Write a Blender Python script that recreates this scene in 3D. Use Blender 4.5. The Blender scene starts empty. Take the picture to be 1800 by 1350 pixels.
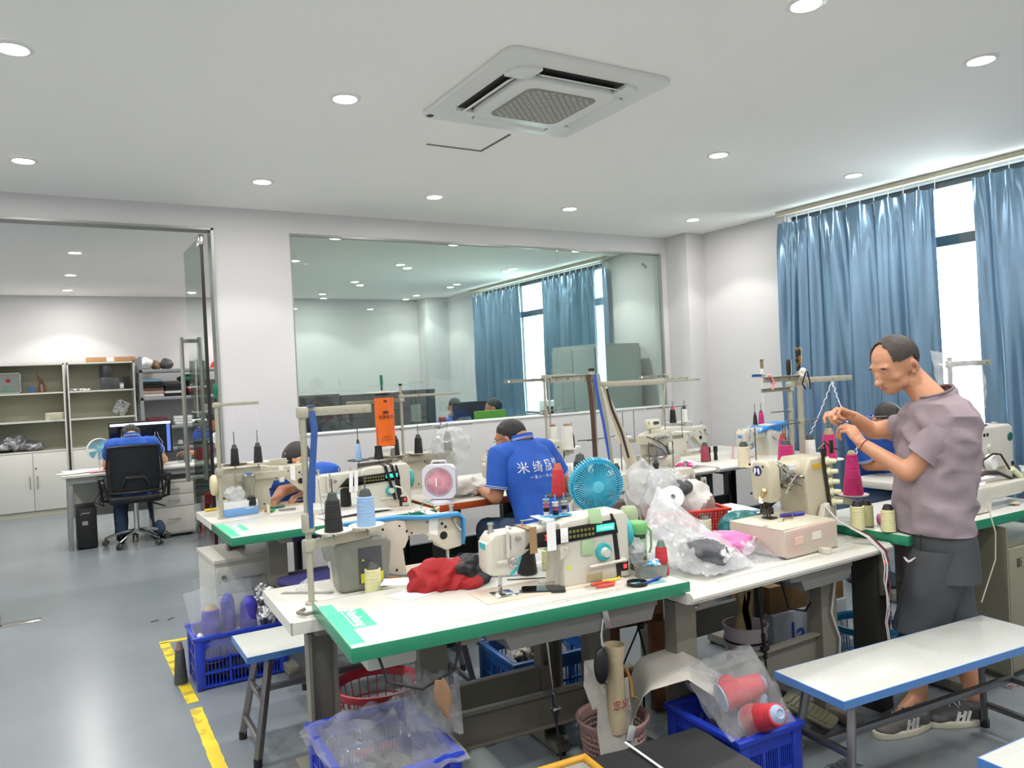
import bpy, bmesh, math, random
from mathutils import Vector, Matrix, noise
random.seed(7)
PI = math.pi
def R(d): return math.radians(d)
SC = bpy.context.scene
COL = SC.collection
# ---------------------------------------------------------------- camera, world, exposure
F = 1354.5; CAMH = 1.52
def cam_axes():
    pit, rol, yaw = R(0.5877), R(-2.7077), R(31.167)
    f = Vector((math.sin(yaw)*math.cos(pit), math.cos(yaw)*math.cos(pit), -math.sin(pit)))
    r = Vector((math.cos(yaw), -math.sin(yaw), 0)); u = r.cross(f)
    c, s = math.cos(rol), math.sin(rol)
    return c*r + s*u, -s*r + c*u, f
CR, CU, CF = cam_axes()
cd = bpy.data.cameras.new('camera'); cam = bpy.data.objects.new('camera', cd); COL.objects.link(cam)
cam.matrix_world = Matrix(((CR.x, CU.x, -CF.x, 0), (CR.y, CU.y, -CF.y, 0), (CR.z, CU.z, -CF.z, CAMH), (0, 0, 0, 1)))
cd.sensor_width = 36.0; cd.lens = 36.0*F/1800.0; cd.clip_start = 0.05
SC.camera = cam
def ray(x, y): return CR*((x-900)/F) - CU*((y-675)/F) + CF
CAMP = Vector((0, 0, CAMH))
def at(x, y, z):
    d = ray(x, y); return CAMP + d*((z-CAMH)/d.z)
def atY(x, y, Y):
    d = ray(x, y); return CAMP + d*(Y/d.y)
def atX(x, y, X):
    d = ray(x, y); return CAMP + d*(X/d.x)
def atD(x, y, p):
    # the point seen at pixel (x, y) on the upright plane through p that faces the viewpoint
    n = Vector((p[0], p[1], 0)).normalized(); d = ray(x, y)
    return CAMP + d*((p[0]*n.x+p[1]*n.y)/d.dot(n))
SC.view_settings.view_transform = 'Standard'; SC.view_settings.look = 'None'
SC.view_settings.gamma = 1.0; SC.view_settings.use_curve_mapping = False
SC.view_settings.exposure = EXPOSURE = 1.32
SC.cycles.use_denoising = True
SC.cycles.max_bounces = 9; SC.cycles.diffuse_bounces = 5; SC.cycles.glossy_bounces = 4
SC.cycles.transparent_max_bounces = 16; SC.cycles.transmission_bounces = 6
SC.cycles.caustics_reflective = False; SC.cycles.caustics_refractive = False
SC.cycles.sample_clamp_indirect = 4.0
W = bpy.data.worlds.new('world'); SC.world = W; W.use_nodes = True
W.node_tree.nodes['Background'].inputs[0].default_value = (0.93, 0.97, 1.0, 1)
W.node_tree.nodes['Background'].inputs[1].default_value = 4.2
LIGHT_W = 15.0; SPILL_W = 3.4
CEIL = 2.9
LX = [-2.6, -1.33, -0.05, 1.3, 2.57, 3.82, 5.23]; LY = [-1.4, 0.27, 1.93, 3.58, 5.25]
OX = [0.3, -1.33, 2.4, 3.65, 5.2]; OY = [7.05, 8.45, 10.02, 11.45]
def spot(x, y, e=1.0, col=(1, .968, .925)):
    l = bpy.data.lights.new('downlight_lamp', 'SPOT'); l.energy = LIGHT_W*e; l.color = col
    l.spot_size = R(112); l.spot_blend = 0.28; l.shadow_soft_size = 0.045
    o = bpy.data.objects.new('downlight_lamp', l); COL.objects.link(o); o.location = (x, y, CEIL-0.012)
    a = bpy.data.lights.new('downlight_spill', 'AREA'); a.shape = 'DISK'; a.size = .1; a.energy = SPILL_W*e; a.color = col
    q = bpy.data.objects.new('downlight_spill', a); COL.objects.link(q); q.location = (x, y, CEIL-0.014); return o
# ---------------------------------------------------------------- materials (procedural)
def lin(c):
    if isinstance(c, str): c = [int(c[i:i+2], 16) for i in (0, 2, 4)]
    c = [v/255 for v in c]
    return tuple(v/12.92 if v <= .04045 else ((v+.055)/1.055)**2.4 for v in c)
MATS = {}
def mat(name, c='cccccc', rough=.5, metal=0, var=0, vs=6, bump=0, bs=60, spec=.5, coat=0, c2=None, vlo=.45, vhi=.6,
        sheen=0, emit=0, ec=None, sss=0, trans=0, stretch=None, alpha=1):
    if name in MATS: return MATS[name]
    m = bpy.data.materials.new(name); m.use_nodes = True; MATS[name] = m
    nt = m.node_tree; b = nt.nodes['Principled BSDF']; L = nt.links
    col = lin(c); b.inputs['Base Color'].default_value = (*col, 1)
    b.inputs['Roughness'].default_value = rough; b.inputs['Metallic'].default_value = metal
    b.inputs['Specular IOR Level'].default_value = spec; b.inputs['Coat Weight'].default_value = coat
    b.inputs['Sheen Weight'].default_value = sheen; b.inputs['Transmission Weight'].default_value = trans
    b.inputs['Alpha'].default_value = alpha
    if sss: b.inputs['Subsurface Weight'].default_value = sss; b.inputs['Subsurface Radius'].default_value = (.012, .005, .003)
    if emit:
        b.inputs['Emission Color'].default_value = (*lin(ec or c), 1); b.inputs['Emission Strength'].default_value = emit
    if var or bump or c2:
        tc = nt.nodes.new('ShaderNodeTexCoord'); mp = nt.nodes.new('ShaderNodeMapping')
        L.new(tc.outputs['Object'], mp.inputs[0])
        if stretch: mp.inputs['Scale'].default_value = stretch
    if var or c2:
        n = nt.nodes.new('ShaderNodeTexNoise'); n.inputs['Scale'].default_value = vs; n.inputs['Detail'].default_value = 5
        L.new(mp.outputs[0], n.inputs['Vector'])
        r = nt.nodes.new('ShaderNodeValToRGB'); L.new(n.outputs[0], r.inputs[0])
        e = r.color_ramp.elements; e[0].position = vlo; e[1].position = vhi
        if c2: e[0].color = (*col, 1); e[1].color = (*lin(c2), 1)
        else:
            e[0].color = (*[v*(1-var) for v in col], 1); e[1].color = (*[min(1, v*(1+var*.5)) for v in col], 1)
            e[0].position = .3; e[1].position = .7
        L.new(r.outputs[0], b.inputs['Base Color'])
    if bump:
        n2 = nt.nodes.new('ShaderNodeTexNoise'); n2.inputs['Scale'].default_value = bs; n2.inputs['Detail'].default_value = 3
        L.new(mp.outputs[0], n2.inputs['Vector'])
        bp = nt.nodes.new('ShaderNodeBump'); bp.inputs['Strength'].default_value = min(1, bump); bp.inputs['Distance'].default_value = .004 if bump <= 1 else .02
        L.new(n2.outputs[0], bp.inputs['Height']); L.new(bp.outputs[0], b.inputs['Normal'])
    return m
def film(name, c='f4f6f8', tr=.75, rough=.15, bump=.6, bs=25, gl=.35, white=.12):
    """thin clear plastic: see-through, with a glossy crinkled skin and a little milky white"""
    if name in MATS: return MATS[name]
    m = bpy.data.materials.new(name); m.use_nodes = True; MATS[name] = m; nt = m.node_tree; nt.nodes.clear(); L = nt.links
    out = nt.nodes.new('ShaderNodeOutputMaterial'); t = nt.nodes.new('ShaderNodeBsdfTransparent'); g = nt.nodes.new('ShaderNodeBsdfGlossy')
    d = nt.nodes.new('ShaderNodeBsdfDiffuse'); d.inputs[0].default_value = (*lin(c), 1); t.inputs[0].default_value = (*lin(c), 1)
    g.inputs['Roughness'].default_value = rough
    tc = nt.nodes.new('ShaderNodeTexCoord'); n = nt.nodes.new('ShaderNodeTexNoise'); n.inputs['Scale'].default_value = bs; n.inputs['Detail'].default_value = 4
    n.inputs['Distortion'].default_value = .6
    L.new(tc.outputs['Object'], n.inputs['Vector']); bp = nt.nodes.new('ShaderNodeBump'); bp.inputs['Strength'].default_value = bump; bp.inputs['Distance'].default_value = .012
    L.new(n.outputs[0], bp.inputs['Height']); L.new(bp.outputs[0], g.inputs['Normal']); L.new(bp.outputs[0], d.inputs['Normal'])
    lw = nt.nodes.new('ShaderNodeLayerWeight'); lw.inputs[0].default_value = gl; L.new(bp.outputs[0], lw.inputs['Normal'])
    m1 = nt.nodes.new('ShaderNodeMixShader'); m1.inputs[0].default_value = 1-tr if white is None else white
    L.new(t.outputs[0], m1.inputs[1]); L.new(d.outputs[0], m1.inputs[2])
    ge = nt.nodes.new('ShaderNodeNewGeometry'); iv = nt.nodes.new('ShaderNodeMath'); iv.operation = 'SUBTRACT'; iv.inputs[0].default_value = 1; L.new(ge.outputs['Backfacing'], iv.inputs[1])
    ml = nt.nodes.new('ShaderNodeMath'); ml.operation = 'MULTIPLY'; L.new(lw.outputs['Fresnel'], ml.inputs[0]); L.new(iv.outputs[0], ml.inputs[1])
    m2 = nt.nodes.new('ShaderNodeMixShader'); L.new(ml.outputs[0], m2.inputs[0]); L.new(m1.outputs[0], m2.inputs[1]); L.new(g.outputs[0], m2.inputs[2])
    L.new(m2.outputs[0], out.inputs[0]); return m
def glassmat(name, tint='eef6f2', base=.09, rough=0.0):
    if name in MATS: return MATS[name]
    m = bpy.data.materials.new(name); m.use_nodes = True; MATS[name] = m; nt = m.node_tree; nt.nodes.clear(); L = nt.links
    out = nt.nodes.new('ShaderNodeOutputMaterial'); t = nt.nodes.new('ShaderNodeBsdfTransparent'); g = nt.nodes.new('ShaderNodeBsdfGlossy')
    t.inputs[0].default_value = (*lin(tint), 1); g.inputs['Roughness'].default_value = rough
    fr = nt.nodes.new('ShaderNodeFresnel'); fr.inputs[0].default_value = 1.45
    ad = nt.nodes.new('ShaderNodeMath'); ad.operation = 'ADD'; ad.inputs[1].default_value = base; L.new(fr.outputs[0], ad.inputs[0])
    ge = nt.nodes.new('ShaderNodeNewGeometry'); iv = nt.nodes.new('ShaderNodeMath'); iv.operation = 'SUBTRACT'; iv.inputs[0].default_value = 1; L.new(ge.outputs['Backfacing'], iv.inputs[1])
    ml = nt.nodes.new('ShaderNodeMath'); ml.operation = 'MULTIPLY'; L.new(ad.outputs[0], ml.inputs[0]); L.new(iv.outputs[0], ml.inputs[1])
    mx = nt.nodes.new('ShaderNodeMixShader'); L.new(ml.outputs[0], mx.inputs[0]); L.new(t.outputs[0], mx.inputs[1]); L.new(g.outputs[0], mx.inputs[2])
    L.new(mx.outputs[0], out.inputs[0]); return m
# ---------------------------------------------------------------- mesh helpers
def TR(x=0, y=0, z=0, rx=0, ry=0, rz=0):
    return Matrix.Translation((x, y, z)) @ Matrix.Rotation(rz, 4, 'Z') @ Matrix.Rotation(ry, 4, 'Y') @ Matrix.Rotation(rx, 4, 'X')
def frame(p0, p1):
    d = (Vector(p1)-Vector(p0)); L = d.length
    q = d.to_track_quat('Z', 'Y') if L > 1e-9 else Matrix.Identity(3).to_quaternion()
    return Matrix.Translation(p0) @ q.to_matrix().to_4x4(), L
class MB:
    def __init__(s): s.bm = bmesh.new()
    def box(s, c, d, bev=0, rx=0, ry=0, rz=0, seg=2, m=None):
        mt = TR(*c, rx, ry, rz) @ Matrix.Diagonal((d[0], d[1], d[2], 1))
        if m is not None: mt = m @ mt
        r = bmesh.ops.create_cube(s.bm, size=1, matrix=mt)
        if bev:
            es = list({e for v in r['verts'] for e in v.link_edges})
            bmesh.ops.bevel(s.bm, geom=es, offset=min(bev, min(d)*.49), segments=seg, affect='EDGES', profile=.5)
        return s
    def bb(s, x0, x1, y0, y1, z0, z1, bev=0, seg=2):
        return s.box(((x0+x1)/2, (y0+y1)/2, (z0+z1)/2), (abs(x1-x0), abs(y1-y0), abs(z1-z0)), bev, seg=seg)
    def cyl(s, p0, p1, r0, r1=None, n=12, m=None):
        f, L = frame(p0, p1)
        if m is not None: f = m @ f
        bmesh.ops.create_cone(s.bm, cap_ends=True, segments=n, radius1=r0, radius2=r0 if r1 is None else r1, depth=L, matrix=f @ Matrix.Translation((0, 0, L/2)))
        return s
    def lathe(s, prof, n=20, m=None, close=False):
        m = m or Matrix.Identity(4); rings = []
        for r, z in prof:
            if r < 1e-6: rings.append([s.bm.verts.new(m @ Vector((0, 0, z)))])
            else: rings.append([s.bm.verts.new(m @ Vector((r*math.cos(2*PI*i/n), r*math.sin(2*PI*i/n), z))) for i in range(n)])
        for a, b in zip(rings, rings[1:] + ([rings[0]] if close else [])):
            for i in range(n):
                j = (i+1) % n
                if len(a) == 1 and len(b) == 1: continue
                if len(a) == 1: s.bm.faces.new((a[0], b[j], b[i]))
                elif len(b) == 1: s.bm.faces.new((a[i], a[j], b[0]))
                else: s.bm.faces.new((a[i], a[j], b[j], b[i]))
        return s
    def tube(s, pts, r, n=8, closed=False, flat=None):
        pts = [Vector(p) for p in pts]; N = len(pts); rings = []; up = None
        for i, p in enumerate(pts):
            a = pts[i-1] if i or closed else p; b = pts[(i+1) % N] if i < N-1 or closed else p
            t = (b-a).normalized() if (b-a).length > 1e-9 else Vector((0, 0, 1))
            if up is None:
                up = t.orthogonal().normalized()
                if flat: up = (Vector(flat)-t*t.dot(Vector(flat))).normalized()
            up = (up-t*up.dot(t)); up = up.normalized() if up.length > 1e-6 else t.orthogonal().normalized()
            w = t.cross(up); ri = r[i] if isinstance(r, (list, tuple)) and not isinstance(r, tuple) else r
            if isinstance(ri, tuple): ru, rw = ri
            else: ru = rw = ri
            rings.append([s.bm.verts.new(p+up*ru*math.cos(2*PI*k/n+PI/n)+w*rw*math.sin(2*PI*k/n+PI/n)) for k in range(n)])
        pr = list(zip(rings, rings[1:])) + ([(rings[-1], rings[0])] if closed else [])
        for a, b in pr:
            for k in range(n): s.bm.faces.new((a[k], a[(k+1) % n], b[(k+1) % n], b[k]))
        if not closed: s.bm.faces.new(rings[0][::-1]); s.bm.faces.new(rings[-1])
        return s
    def prism(s, pts, a, b, ax='y', bev=0, m=None, seg=2):
        """2-D outline extruded: ax 'y' -> outline in (x,z); 'x' -> (y,z); 'z' -> (x,y)"""
        def P(u, v, w):
            q = Vector((u, w, v)) if ax == 'y' else Vector((w, u, v)) if ax == 'x' else Vector((u, v, w))
            return m @ q if m is not None else q
        A = [s.bm.verts.new(P(u, v, a)) for u, v in pts]; B = [s.bm.verts.new(P(u, v, b)) for u, v in pts]
        fs = [s.bm.faces.new(A), s.bm.faces.new(B[::-1])]; n = len(pts)
        for i in range(n): fs.append(s.bm.faces.new((A[i], B[i], B[(i+1) % n], A[(i+1) % n])))
        bmesh.ops.recalc_face_normals(s.bm, faces=fs)
        if bev:
            es = [e for f in fs[:2] for e in f.edges]
            bmesh.ops.bevel(s.bm, geom=list(set(es)), offset=bev, segments=seg, affect='EDGES', profile=.5)
        return s
    def grid(s, fn, nu, nv, thick=0, wrap=False):
        g = [[s.bm.verts.new(fn(i/nu, j/nv)) for j in range(nv+1)] for i in range(nu if wrap else nu+1)]
        if wrap: g.append(g[0])
        fs = [s.bm.faces.new((g[i][j], g[i+1][j], g[i+1][j+1], g[i][j+1])) for i in range(nu) for j in range(nv)]
        if thick:
            s.bm.normal_update(); bmesh.ops.solidify(s.bm, geom=fs, thickness=thick)
        return s
    def ball(s, c, r, sub=3, m=None, nz=0, ns=8, seed=0, ridge=False):
        r = r if isinstance(r, (tuple, list)) else (r, r, r)
        res = bmesh.ops.create_icosphere(s.bm, subdivisions=sub, radius=1)
        mt = (m or Matrix.Identity(4)) @ Matrix.Translation(c) @ Matrix.Diagonal((*r, 1)); o = Vector((seed*3.1, seed*1.7, seed))
        for v in res['verts']:
            d = v.co.copy(); q = mt @ d
            if nz:
                k = noise.noise(q*ns+o)+.5*noise.noise(q*ns*2.3+o)
                if ridge: k = .6-abs(k)*1.8
                d = d*(1+nz*k); q = mt @ d
            v.co = q
        return s
    def build(s, name, m, parent=None, smooth=40, loc=None, rz=0, mw=None):
        bmesh.ops.recalc_face_normals(s.bm, faces=s.bm.faces[:])
        me = bpy.data.meshes.new(name); s.bm.to_mesh(me); s.bm.free(); me.materials.append(m)
        if smooth:
            for p in me.polygons: p.use_smooth = True
            me.set_sharp_from_angle(angle=R(smooth))
        o = bpy.data.objects.new(name, me); COL.objects.link(o)
        if parent: o.parent = parent
        if loc is not None: o.location = loc
        if rz: o.rotation_euler.z = rz
        return o
def tag(o, label, cat, group=None, kind=None):
    o['label'] = label; o['category'] = cat
    if group: o['group'] = group
    if kind: o['kind'] = kind
    return o
def thing(name, label, cat, loc=(0, 0, 0), rz=0, group=None):
    o = bpy.data.objects.new(name, None); o.empty_display_size = .05; COL.objects.link(o); o.location = loc; o.rotation_euler.z = rz
    return tag(o, label, cat, group)
def kids(o): return [c for c in COL.objects if c.parent == o]
def copy_tree(o, label=None, loc=None, rz=None, group=None, parent=None):
    c = o.copy(); COL.objects.link(c); c.parent = parent
    if label: c['label'] = label
    if group: c['group'] = group
    if loc is not None: c.location = loc
    if rz is not None: c.rotation_euler.z = rz
    for ch in CH.get(o.name, None) or kids(o):
        copy_tree(ch, parent=c)
    return c
CH = {}
def bake(o):
    dg = bpy.context.evaluated_depsgraph_get(); me = bpy.data.meshes.new_from_object(o.evaluated_get(dg))
    o.modifiers.clear(); o.data = me; return o
def remesh(o, vox, it=4, fac=.6, cloth=0, cs=.12):
    r = o.modifiers.new('r', 'REMESH'); r.mode = 'VOXEL'; r.voxel_size = vox; r.use_smooth_shade = True
    s = o.modifiers.new('s', 'SMOOTH'); s.iterations = it; s.factor = fac
    bake(o)
    for p in o.data.polygons: p.use_smooth = True
    return o
def text(s, size, m, parent, mw, depth=.0006, name='lettering', align='CENTER', label=None):
    c = bpy.data.curves.new(name, 'FONT'); c.body = s; c.size = size; c.extrude = depth; c.align_x = align; c.align_y = 'CENTER'; c.resolution_u = 2
    t = bpy.data.objects.new(name, c); COL.objects.link(t)
    dg = bpy.context.evaluated_depsgraph_get(); me = bpy.data.meshes.new_from_object(t.evaluated_get(dg))
    bpy.data.objects.remove(t); me.materials.clear(); me.materials.append(m)
    o = bpy.data.objects.new(name, me); COL.objects.link(o)
    if parent: o.parent = parent
    o.matrix_local = mw
    if label: o['label'] = label
    return o
# rotation matrix placing text so that it faces -Y (towards a viewer in front), reading along +X
def FACE(x, y, z, rz=0, tilt=90): return Matrix.Translation((x, y, z)) @ Matrix.Rotation(rz, 4, 'Z') @ Matrix.Rotation(R(tilt), 4, 'X')
def struct(o): o['kind'] = 'structure'; return o
# ---------------------------------------------------------------- room shell
wallm = mat('white_wall_paint', 'cfcecf', .75, var=.02, vs=1.5)
ceilm = mat('white_ceiling_paint', 'fbf9f6', .85, var=.015, vs=1.2)
floorm = mat('grey_epoxy_floor', '7b8388', .24, var=.10, vs=1.1, bump=.03, bs=9, spec=.5)
alum = mat('brushed_aluminium', 'a9a9a2', .35, metal=.8)
steel = mat('steel', 'b8b8b6', .25, metal=1); chrome = mat('chrome', 'dcdcdc', .08, metal=1)
black = mat('black_plastic', '141416', .4); blackm = mat('black_metal', '1b1b1c', .35, metal=.3)
BX0, BX1, BY0, BY1 = -3.2, 5.9, -2.2, 12.12
GY0, GY1 = 6.1, 6.22
def slab(name, x0, x1, y0, y1, z0, z1, m, **k):
    return struct(MB().bb(x0, x1, y0, y1, z0, z1).build(name, m, smooth=0))
slab('floor', BX0-.2, BX1+.2, BY0-.2, BY1+.2, -.1, 0, floorm)
slab('ceiling', BX0-.2, BX1+.2, BY0-.2, BY1+.2, CEIL, CEIL+.1, ceilm)
slab('wall_left', BX0-.15, BX0, BY0, BY1, 0, CEIL, wallm)
slab('wall_front', BX0, BX1, BY0-.15, BY0, 0, CEIL, wallm)
slab('wall_far', BX0, BX1, BY1, BY1+.15, 0, CEIL, wallm)
# partition wall with the door opening and the long glass window
PW = MB(); DX0, DX1 = -.62, 1.13
PW.bb(BX0, DX0, GY0, GY1, 0, CEIL); PW.bb(DX0, DX1, GY0, GY1, 2.735, CEIL); PW.bb(DX1, 1.70, GY0, GY1, 0, CEIL)
PW.bb(1.70, 5.585, GY0, GY1, 0, 1.13); PW.bb(1.70, 5.585, GY0, GY1, 2.73, CEIL); PW.bb(5.585, BX1, GY0, GY1, 0, CEIL)
struct(PW.build('wall_partition', wallm, smooth=0))
P2 = MB(); P2.bb(5.655, BX1, 5.79, GY0, 0, CEIL); P2.bb(5.50, BX1, 11.74, BY1, 0, CEIL)
struct(P2.build('wall_columns', wallm, smooth=0))
# right wall with window openings
RW = MB(); WT = .22
wins = [(-.1, 4.72), (7.5, 10.6)]
ys = [BY0] + [v for w in wins for v in w] + [BY1]
for a, b in zip(ys[::2], ys[1::2]): RW.bb(BX1, BX1+WT, a, b, 0, CEIL)
for a, b in wins: RW.bb(BX1, BX1+WT, a, b, 0, .95); RW.bb(BX1, BX1+WT, a, b, 2.86, CEIL)
struct(RW.build('wall_right', wallm, smooth=0))
winf = mat('dark_grey_window_frame', '4a5358', .4, metal=.3); pane = glassmat('window_glass', 'f4fbfa', .02)
for wi, (a, b) in enumerate(wins):
    root = struct(MB().bb(BX1+.06, BX1+.12, a, b, .95, 1.0).build('window_%d' % (wi+1), winf, smooth=0))
    n = max(2, round((b-a)/1.15)); f = MB()
    f.bb(BX1+.06, BX1+.12, a, b, 2.81, 2.86)
    f.build('window_head', winf, root)
    MB().bb(BX1+.05, BX1+.13, a, b, 2.36, 2.44).build('transom_bar', winf, root)
    for k in range(n+1):
        y = a+(b-a)*k/n
        MB().bb(BX1+.06, BX1+.12, max(a, y-.03), min(b, y+.03), 1.0, 2.81).build('mullion', winf, root)
        if k < n:
            y2 = a+(b-a)*(k+1)/n
            for z0, z1 in ((1.0, 2.36), (2.44, 2.81)): MB().bb(BX1+.085, BX1+.091, y+.03, y2-.03, z0, z1).build('pane', pane, root)
    sill = MB().bb(BX1-.02, BX1+.06, a, b, .95, .975).build('window_sill', wallm, root)
# window and door trim on the partition (thin aluminium channel), three glass panes
trim = mat('pale_grey_channel', '9a9c98', .4, metal=.4)
gl = glassmat('partition_glass', 'e9f3ef', .10)
t = MB(); t.bb(1.70, 5.585, 6.095, 6.135, 2.712, 2.73); t.bb(5.567, 5.585, 6.095, 6.135, 1.13, 2.712); t.bb(1.70, 1.712, 6.10, 6.135, 1.13, 2.712)
w3 = struct(t.build('window_3', trim, smooth=0))
for a, b in ((1.712, 2.948), (2.953, 4.268), (4.273, 5.567)): MB().bb(a, b, 6.11, 6.122, 1.13, 2.712).build('pane', gl, w3)
MB().bb(1.70, 5.585, 6.09, 6.225, 1.122, 1.138, .003).build('window_sill', mat('white_sill', 'e6e6e8', .4), w3)
MB().box((5.36, 6.106, 2.60), (.075, .003, .03), ry=R(32)).build('sticker', mat('grey_sticker', '77827d', .6), w3)
t = MB(); t.bb(DX1-.02, DX1, 6.09, 6.23, 0, 2.735); t.bb(DX0, DX1, 6.09, 6.23, 2.72, 2.737); t.bb(DX0, DX0+.02, 6.09, 6.23, 0, 2.735)
struct(t.build('door_frame_1', trim, smooth=0))['label'] = 'pale grey frame round the office doorway'
# glass door leaves, swung open into the office
dgl = glassmat('door_glass', 'd6e2db', .08)
def leaf(name, x, y, ang, w, lab, handle=True):
    r = struct(bpy.data.objects.new(name, None)); COL.objects.link(r); r.location = (x, y, 0); r.rotation_euler.z = ang; r['label'] = lab
    MB().bb(0, w, -.006, .006, .06, 2.69).build('glass_panel', dgl, r)
    MB().bb(-.012, .003, -.012, .012, .03, 2.69).build('black_edge_seal', black, r)
    MB().bb(-.02, .11, -.018, .018, 2.62, 2.70, .004).build('pivot_patch', steel, r)
    MB().bb(-.02, .14, -.02, .02, .01, .09, .004).build('pivot_patch', steel, r)
    hx = w-.10
    for s in (-1, 1):
        h = MB(); h.box((hx, s*.075, 1.37), (.045, .03, 1.20), .004)
        for z in (.80, 1.94): h.box((hx, s*.037, z), (.04, .07, .03), .003)
        h.build('pull_handle', alum, r)
    return r
leaf('door_1', 1.055, 6.19, R(90), .80, 'right glass door leaf standing open with long aluminium pull handles')
leaf('door_2', -.35, 6.26, R(96), .80, 'left glass door leaf at the picture edge')
MB().bb(-.34, -.10, 6.19, 6.29, 0, .006, .002).build('floor_closer_plate', steel, None)
tag(bpy.data.objects['floor_closer_plate'], 'flat steel door closer plate set in the floor of the doorway', 'plate')
# ceiling hatch outline
hm = mat('joint_shadow_line', '77756f', .9)
h = MB(); h.bb(1.97, 2.34, 4.085, 4.10, CEIL-.004, CEIL+.001); h.bb(2.325, 2.34, 3.75, 4.10, CEIL-.004, CEIL+.001)
struct(h.build('trim_1', hm, smooth=0))['label'] = 'open joint of the ceiling access hatch'
# ---------------------------------------------------------------- downlights
lens = mat('lamp_diffuser', 'ffffff', .5, emit=9, ec='fffaf2'); ringm = mat('downlight_ring', 'e8e8e6', .3)
def downlight_src():
    t = thing('ceiling_light', 'x', 'ceiling light', (0, 0, CEIL))
    MB().lathe([(.052, -.001), (.058, -.009), (.072, -.006), (.078, -.001)], 28).build('trim_ring', ringm, t)
    MB().lathe([(0, -.005), (.05, -.004), (.053, -.001)], 24).build('diffuser', lens, t)
    return t
src = downlight_src(); first = True
names = {}
def put_light(x, y, lab, grp):
    global first
    if first: src.location = (x, y, CEIL); src['label'] = lab; src['group'] = grp; first = False
    else: copy_tree(src, lab, (x, y, CEIL), group=grp)
rown = {5.25: 'in the row by the partition', 3.58: 'in the middle row level with the air conditioner', 1.93: 'in the front row nearest the camera'}
coln = {-.05: 'at the far left', 1.3: 'left of the air conditioner', 2.57: 'over the middle of the room', 3.82: 'right of the air conditioner', 5.23: 'beside the curtain wall'}
for y in LY:
    for x in LX:
        spot(x, y)
        if y in rown and x in coln and not (y == 3.58 and x == 2.57) and not (y == 1.93 and x in (1.3, -.05, 5.23)):
            put_light(x, y, 'white downlight %s, %s' % (rown[y], coln[x]), 'downlights in the workshop ceiling')
orow = {7.05: 'first row behind the partition', 8.45: 'second row behind the partition', 10.02: 'third row in the office', 11.45: 'last row at the office back wall'}
ocol = {.3: 'seen through the doorway', 2.4: 'above the left glass pane', 3.65: 'above the middle of the office', 5.2: 'beside the office curtains'}
for y in OY:
    for x in OX:
        spot(x, y, 1.15)
        if x in ocol: put_light(x, y, 'office downlight, %s, %s' % (orow[y], ocol[x]), 'downlights in the office ceiling')
# ---------------------------------------------------------------- ceiling air conditioner
acw = mat('ac_white_plastic', 'dfe0dc', .35); acd = mat('ac_dark_slot', '232322', .6); acg = mat('ac_grille', '8f8d85', .6)
ac = thing('ceiling_air_conditioner', 'white square cassette air conditioner with perforated grille in the ceiling', 'air conditioner', (2.17, 3.17, CEIL), 0)
def rrect(hw, r, n=8):
    o = []
    for k, (sx, sy) in enumerate(((1, 1), (-1, 1), (-1, -1), (1, -1))):
        for i in range(n+1):
            a = PI/2*(k+i/n); o.append((sx*(hw-r)+r*math.cos(a), sy*(hw-r)+r*math.sin(a)))
    return o
MB().prism(rrect(.455, .05), -.025, 0, 'z', .004).build('cover_panel', acw, ac)
MB().prism(rrect(.35, .12), -.028, -.02, 'z').build('air_outlet_slot', acd, ac)
MB().prism(rrect(.275, .09), -.055, -.015, 'z', .008).build('inner_panel', acw, ac)
for a in range(4):
    m = Matrix.Rotation(a*PI/2, 4, 'Z')
    b = MB(); b.box((0, .305, -.038), (.44, .055, .006), .002, rx=R(-28), m=m); b.build('louvre', acw, ac)
    c = MB(); c.prism([(.235, .235), (.235, .36), (.29, .352), (.335, .325), (.352, .29), (.36, .235)], -.045, -.02, 'z', .003, m=m); c.build('corner_cover', acw, ac)
g = MB(); g.prism(rrect(.2, .05), -.0575, -.05, 'z'); g.build('intake_grille', acg, ac)
g = MB()
for i in range(-9, 10):
    for j in range(-9, 10):
        if (i+j) % 2 == 0 and abs(i)+abs(j) < 17: g.box((i*.0195, j*.0195, -.0585), (.0175, .0175, .003), rz=R(45))
o = g.build('grille_lattice', mat('ac_lattice', 'b5b3ab', .5), ac, smooth=0); o['kind'] = 'stuff'
MB().lathe([(0, -.028), (.018, -.0275), (.02, -.024)], 16, Matrix.Translation((-.42, .41, 0))).build('receiver_eye', black, ac)
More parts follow.
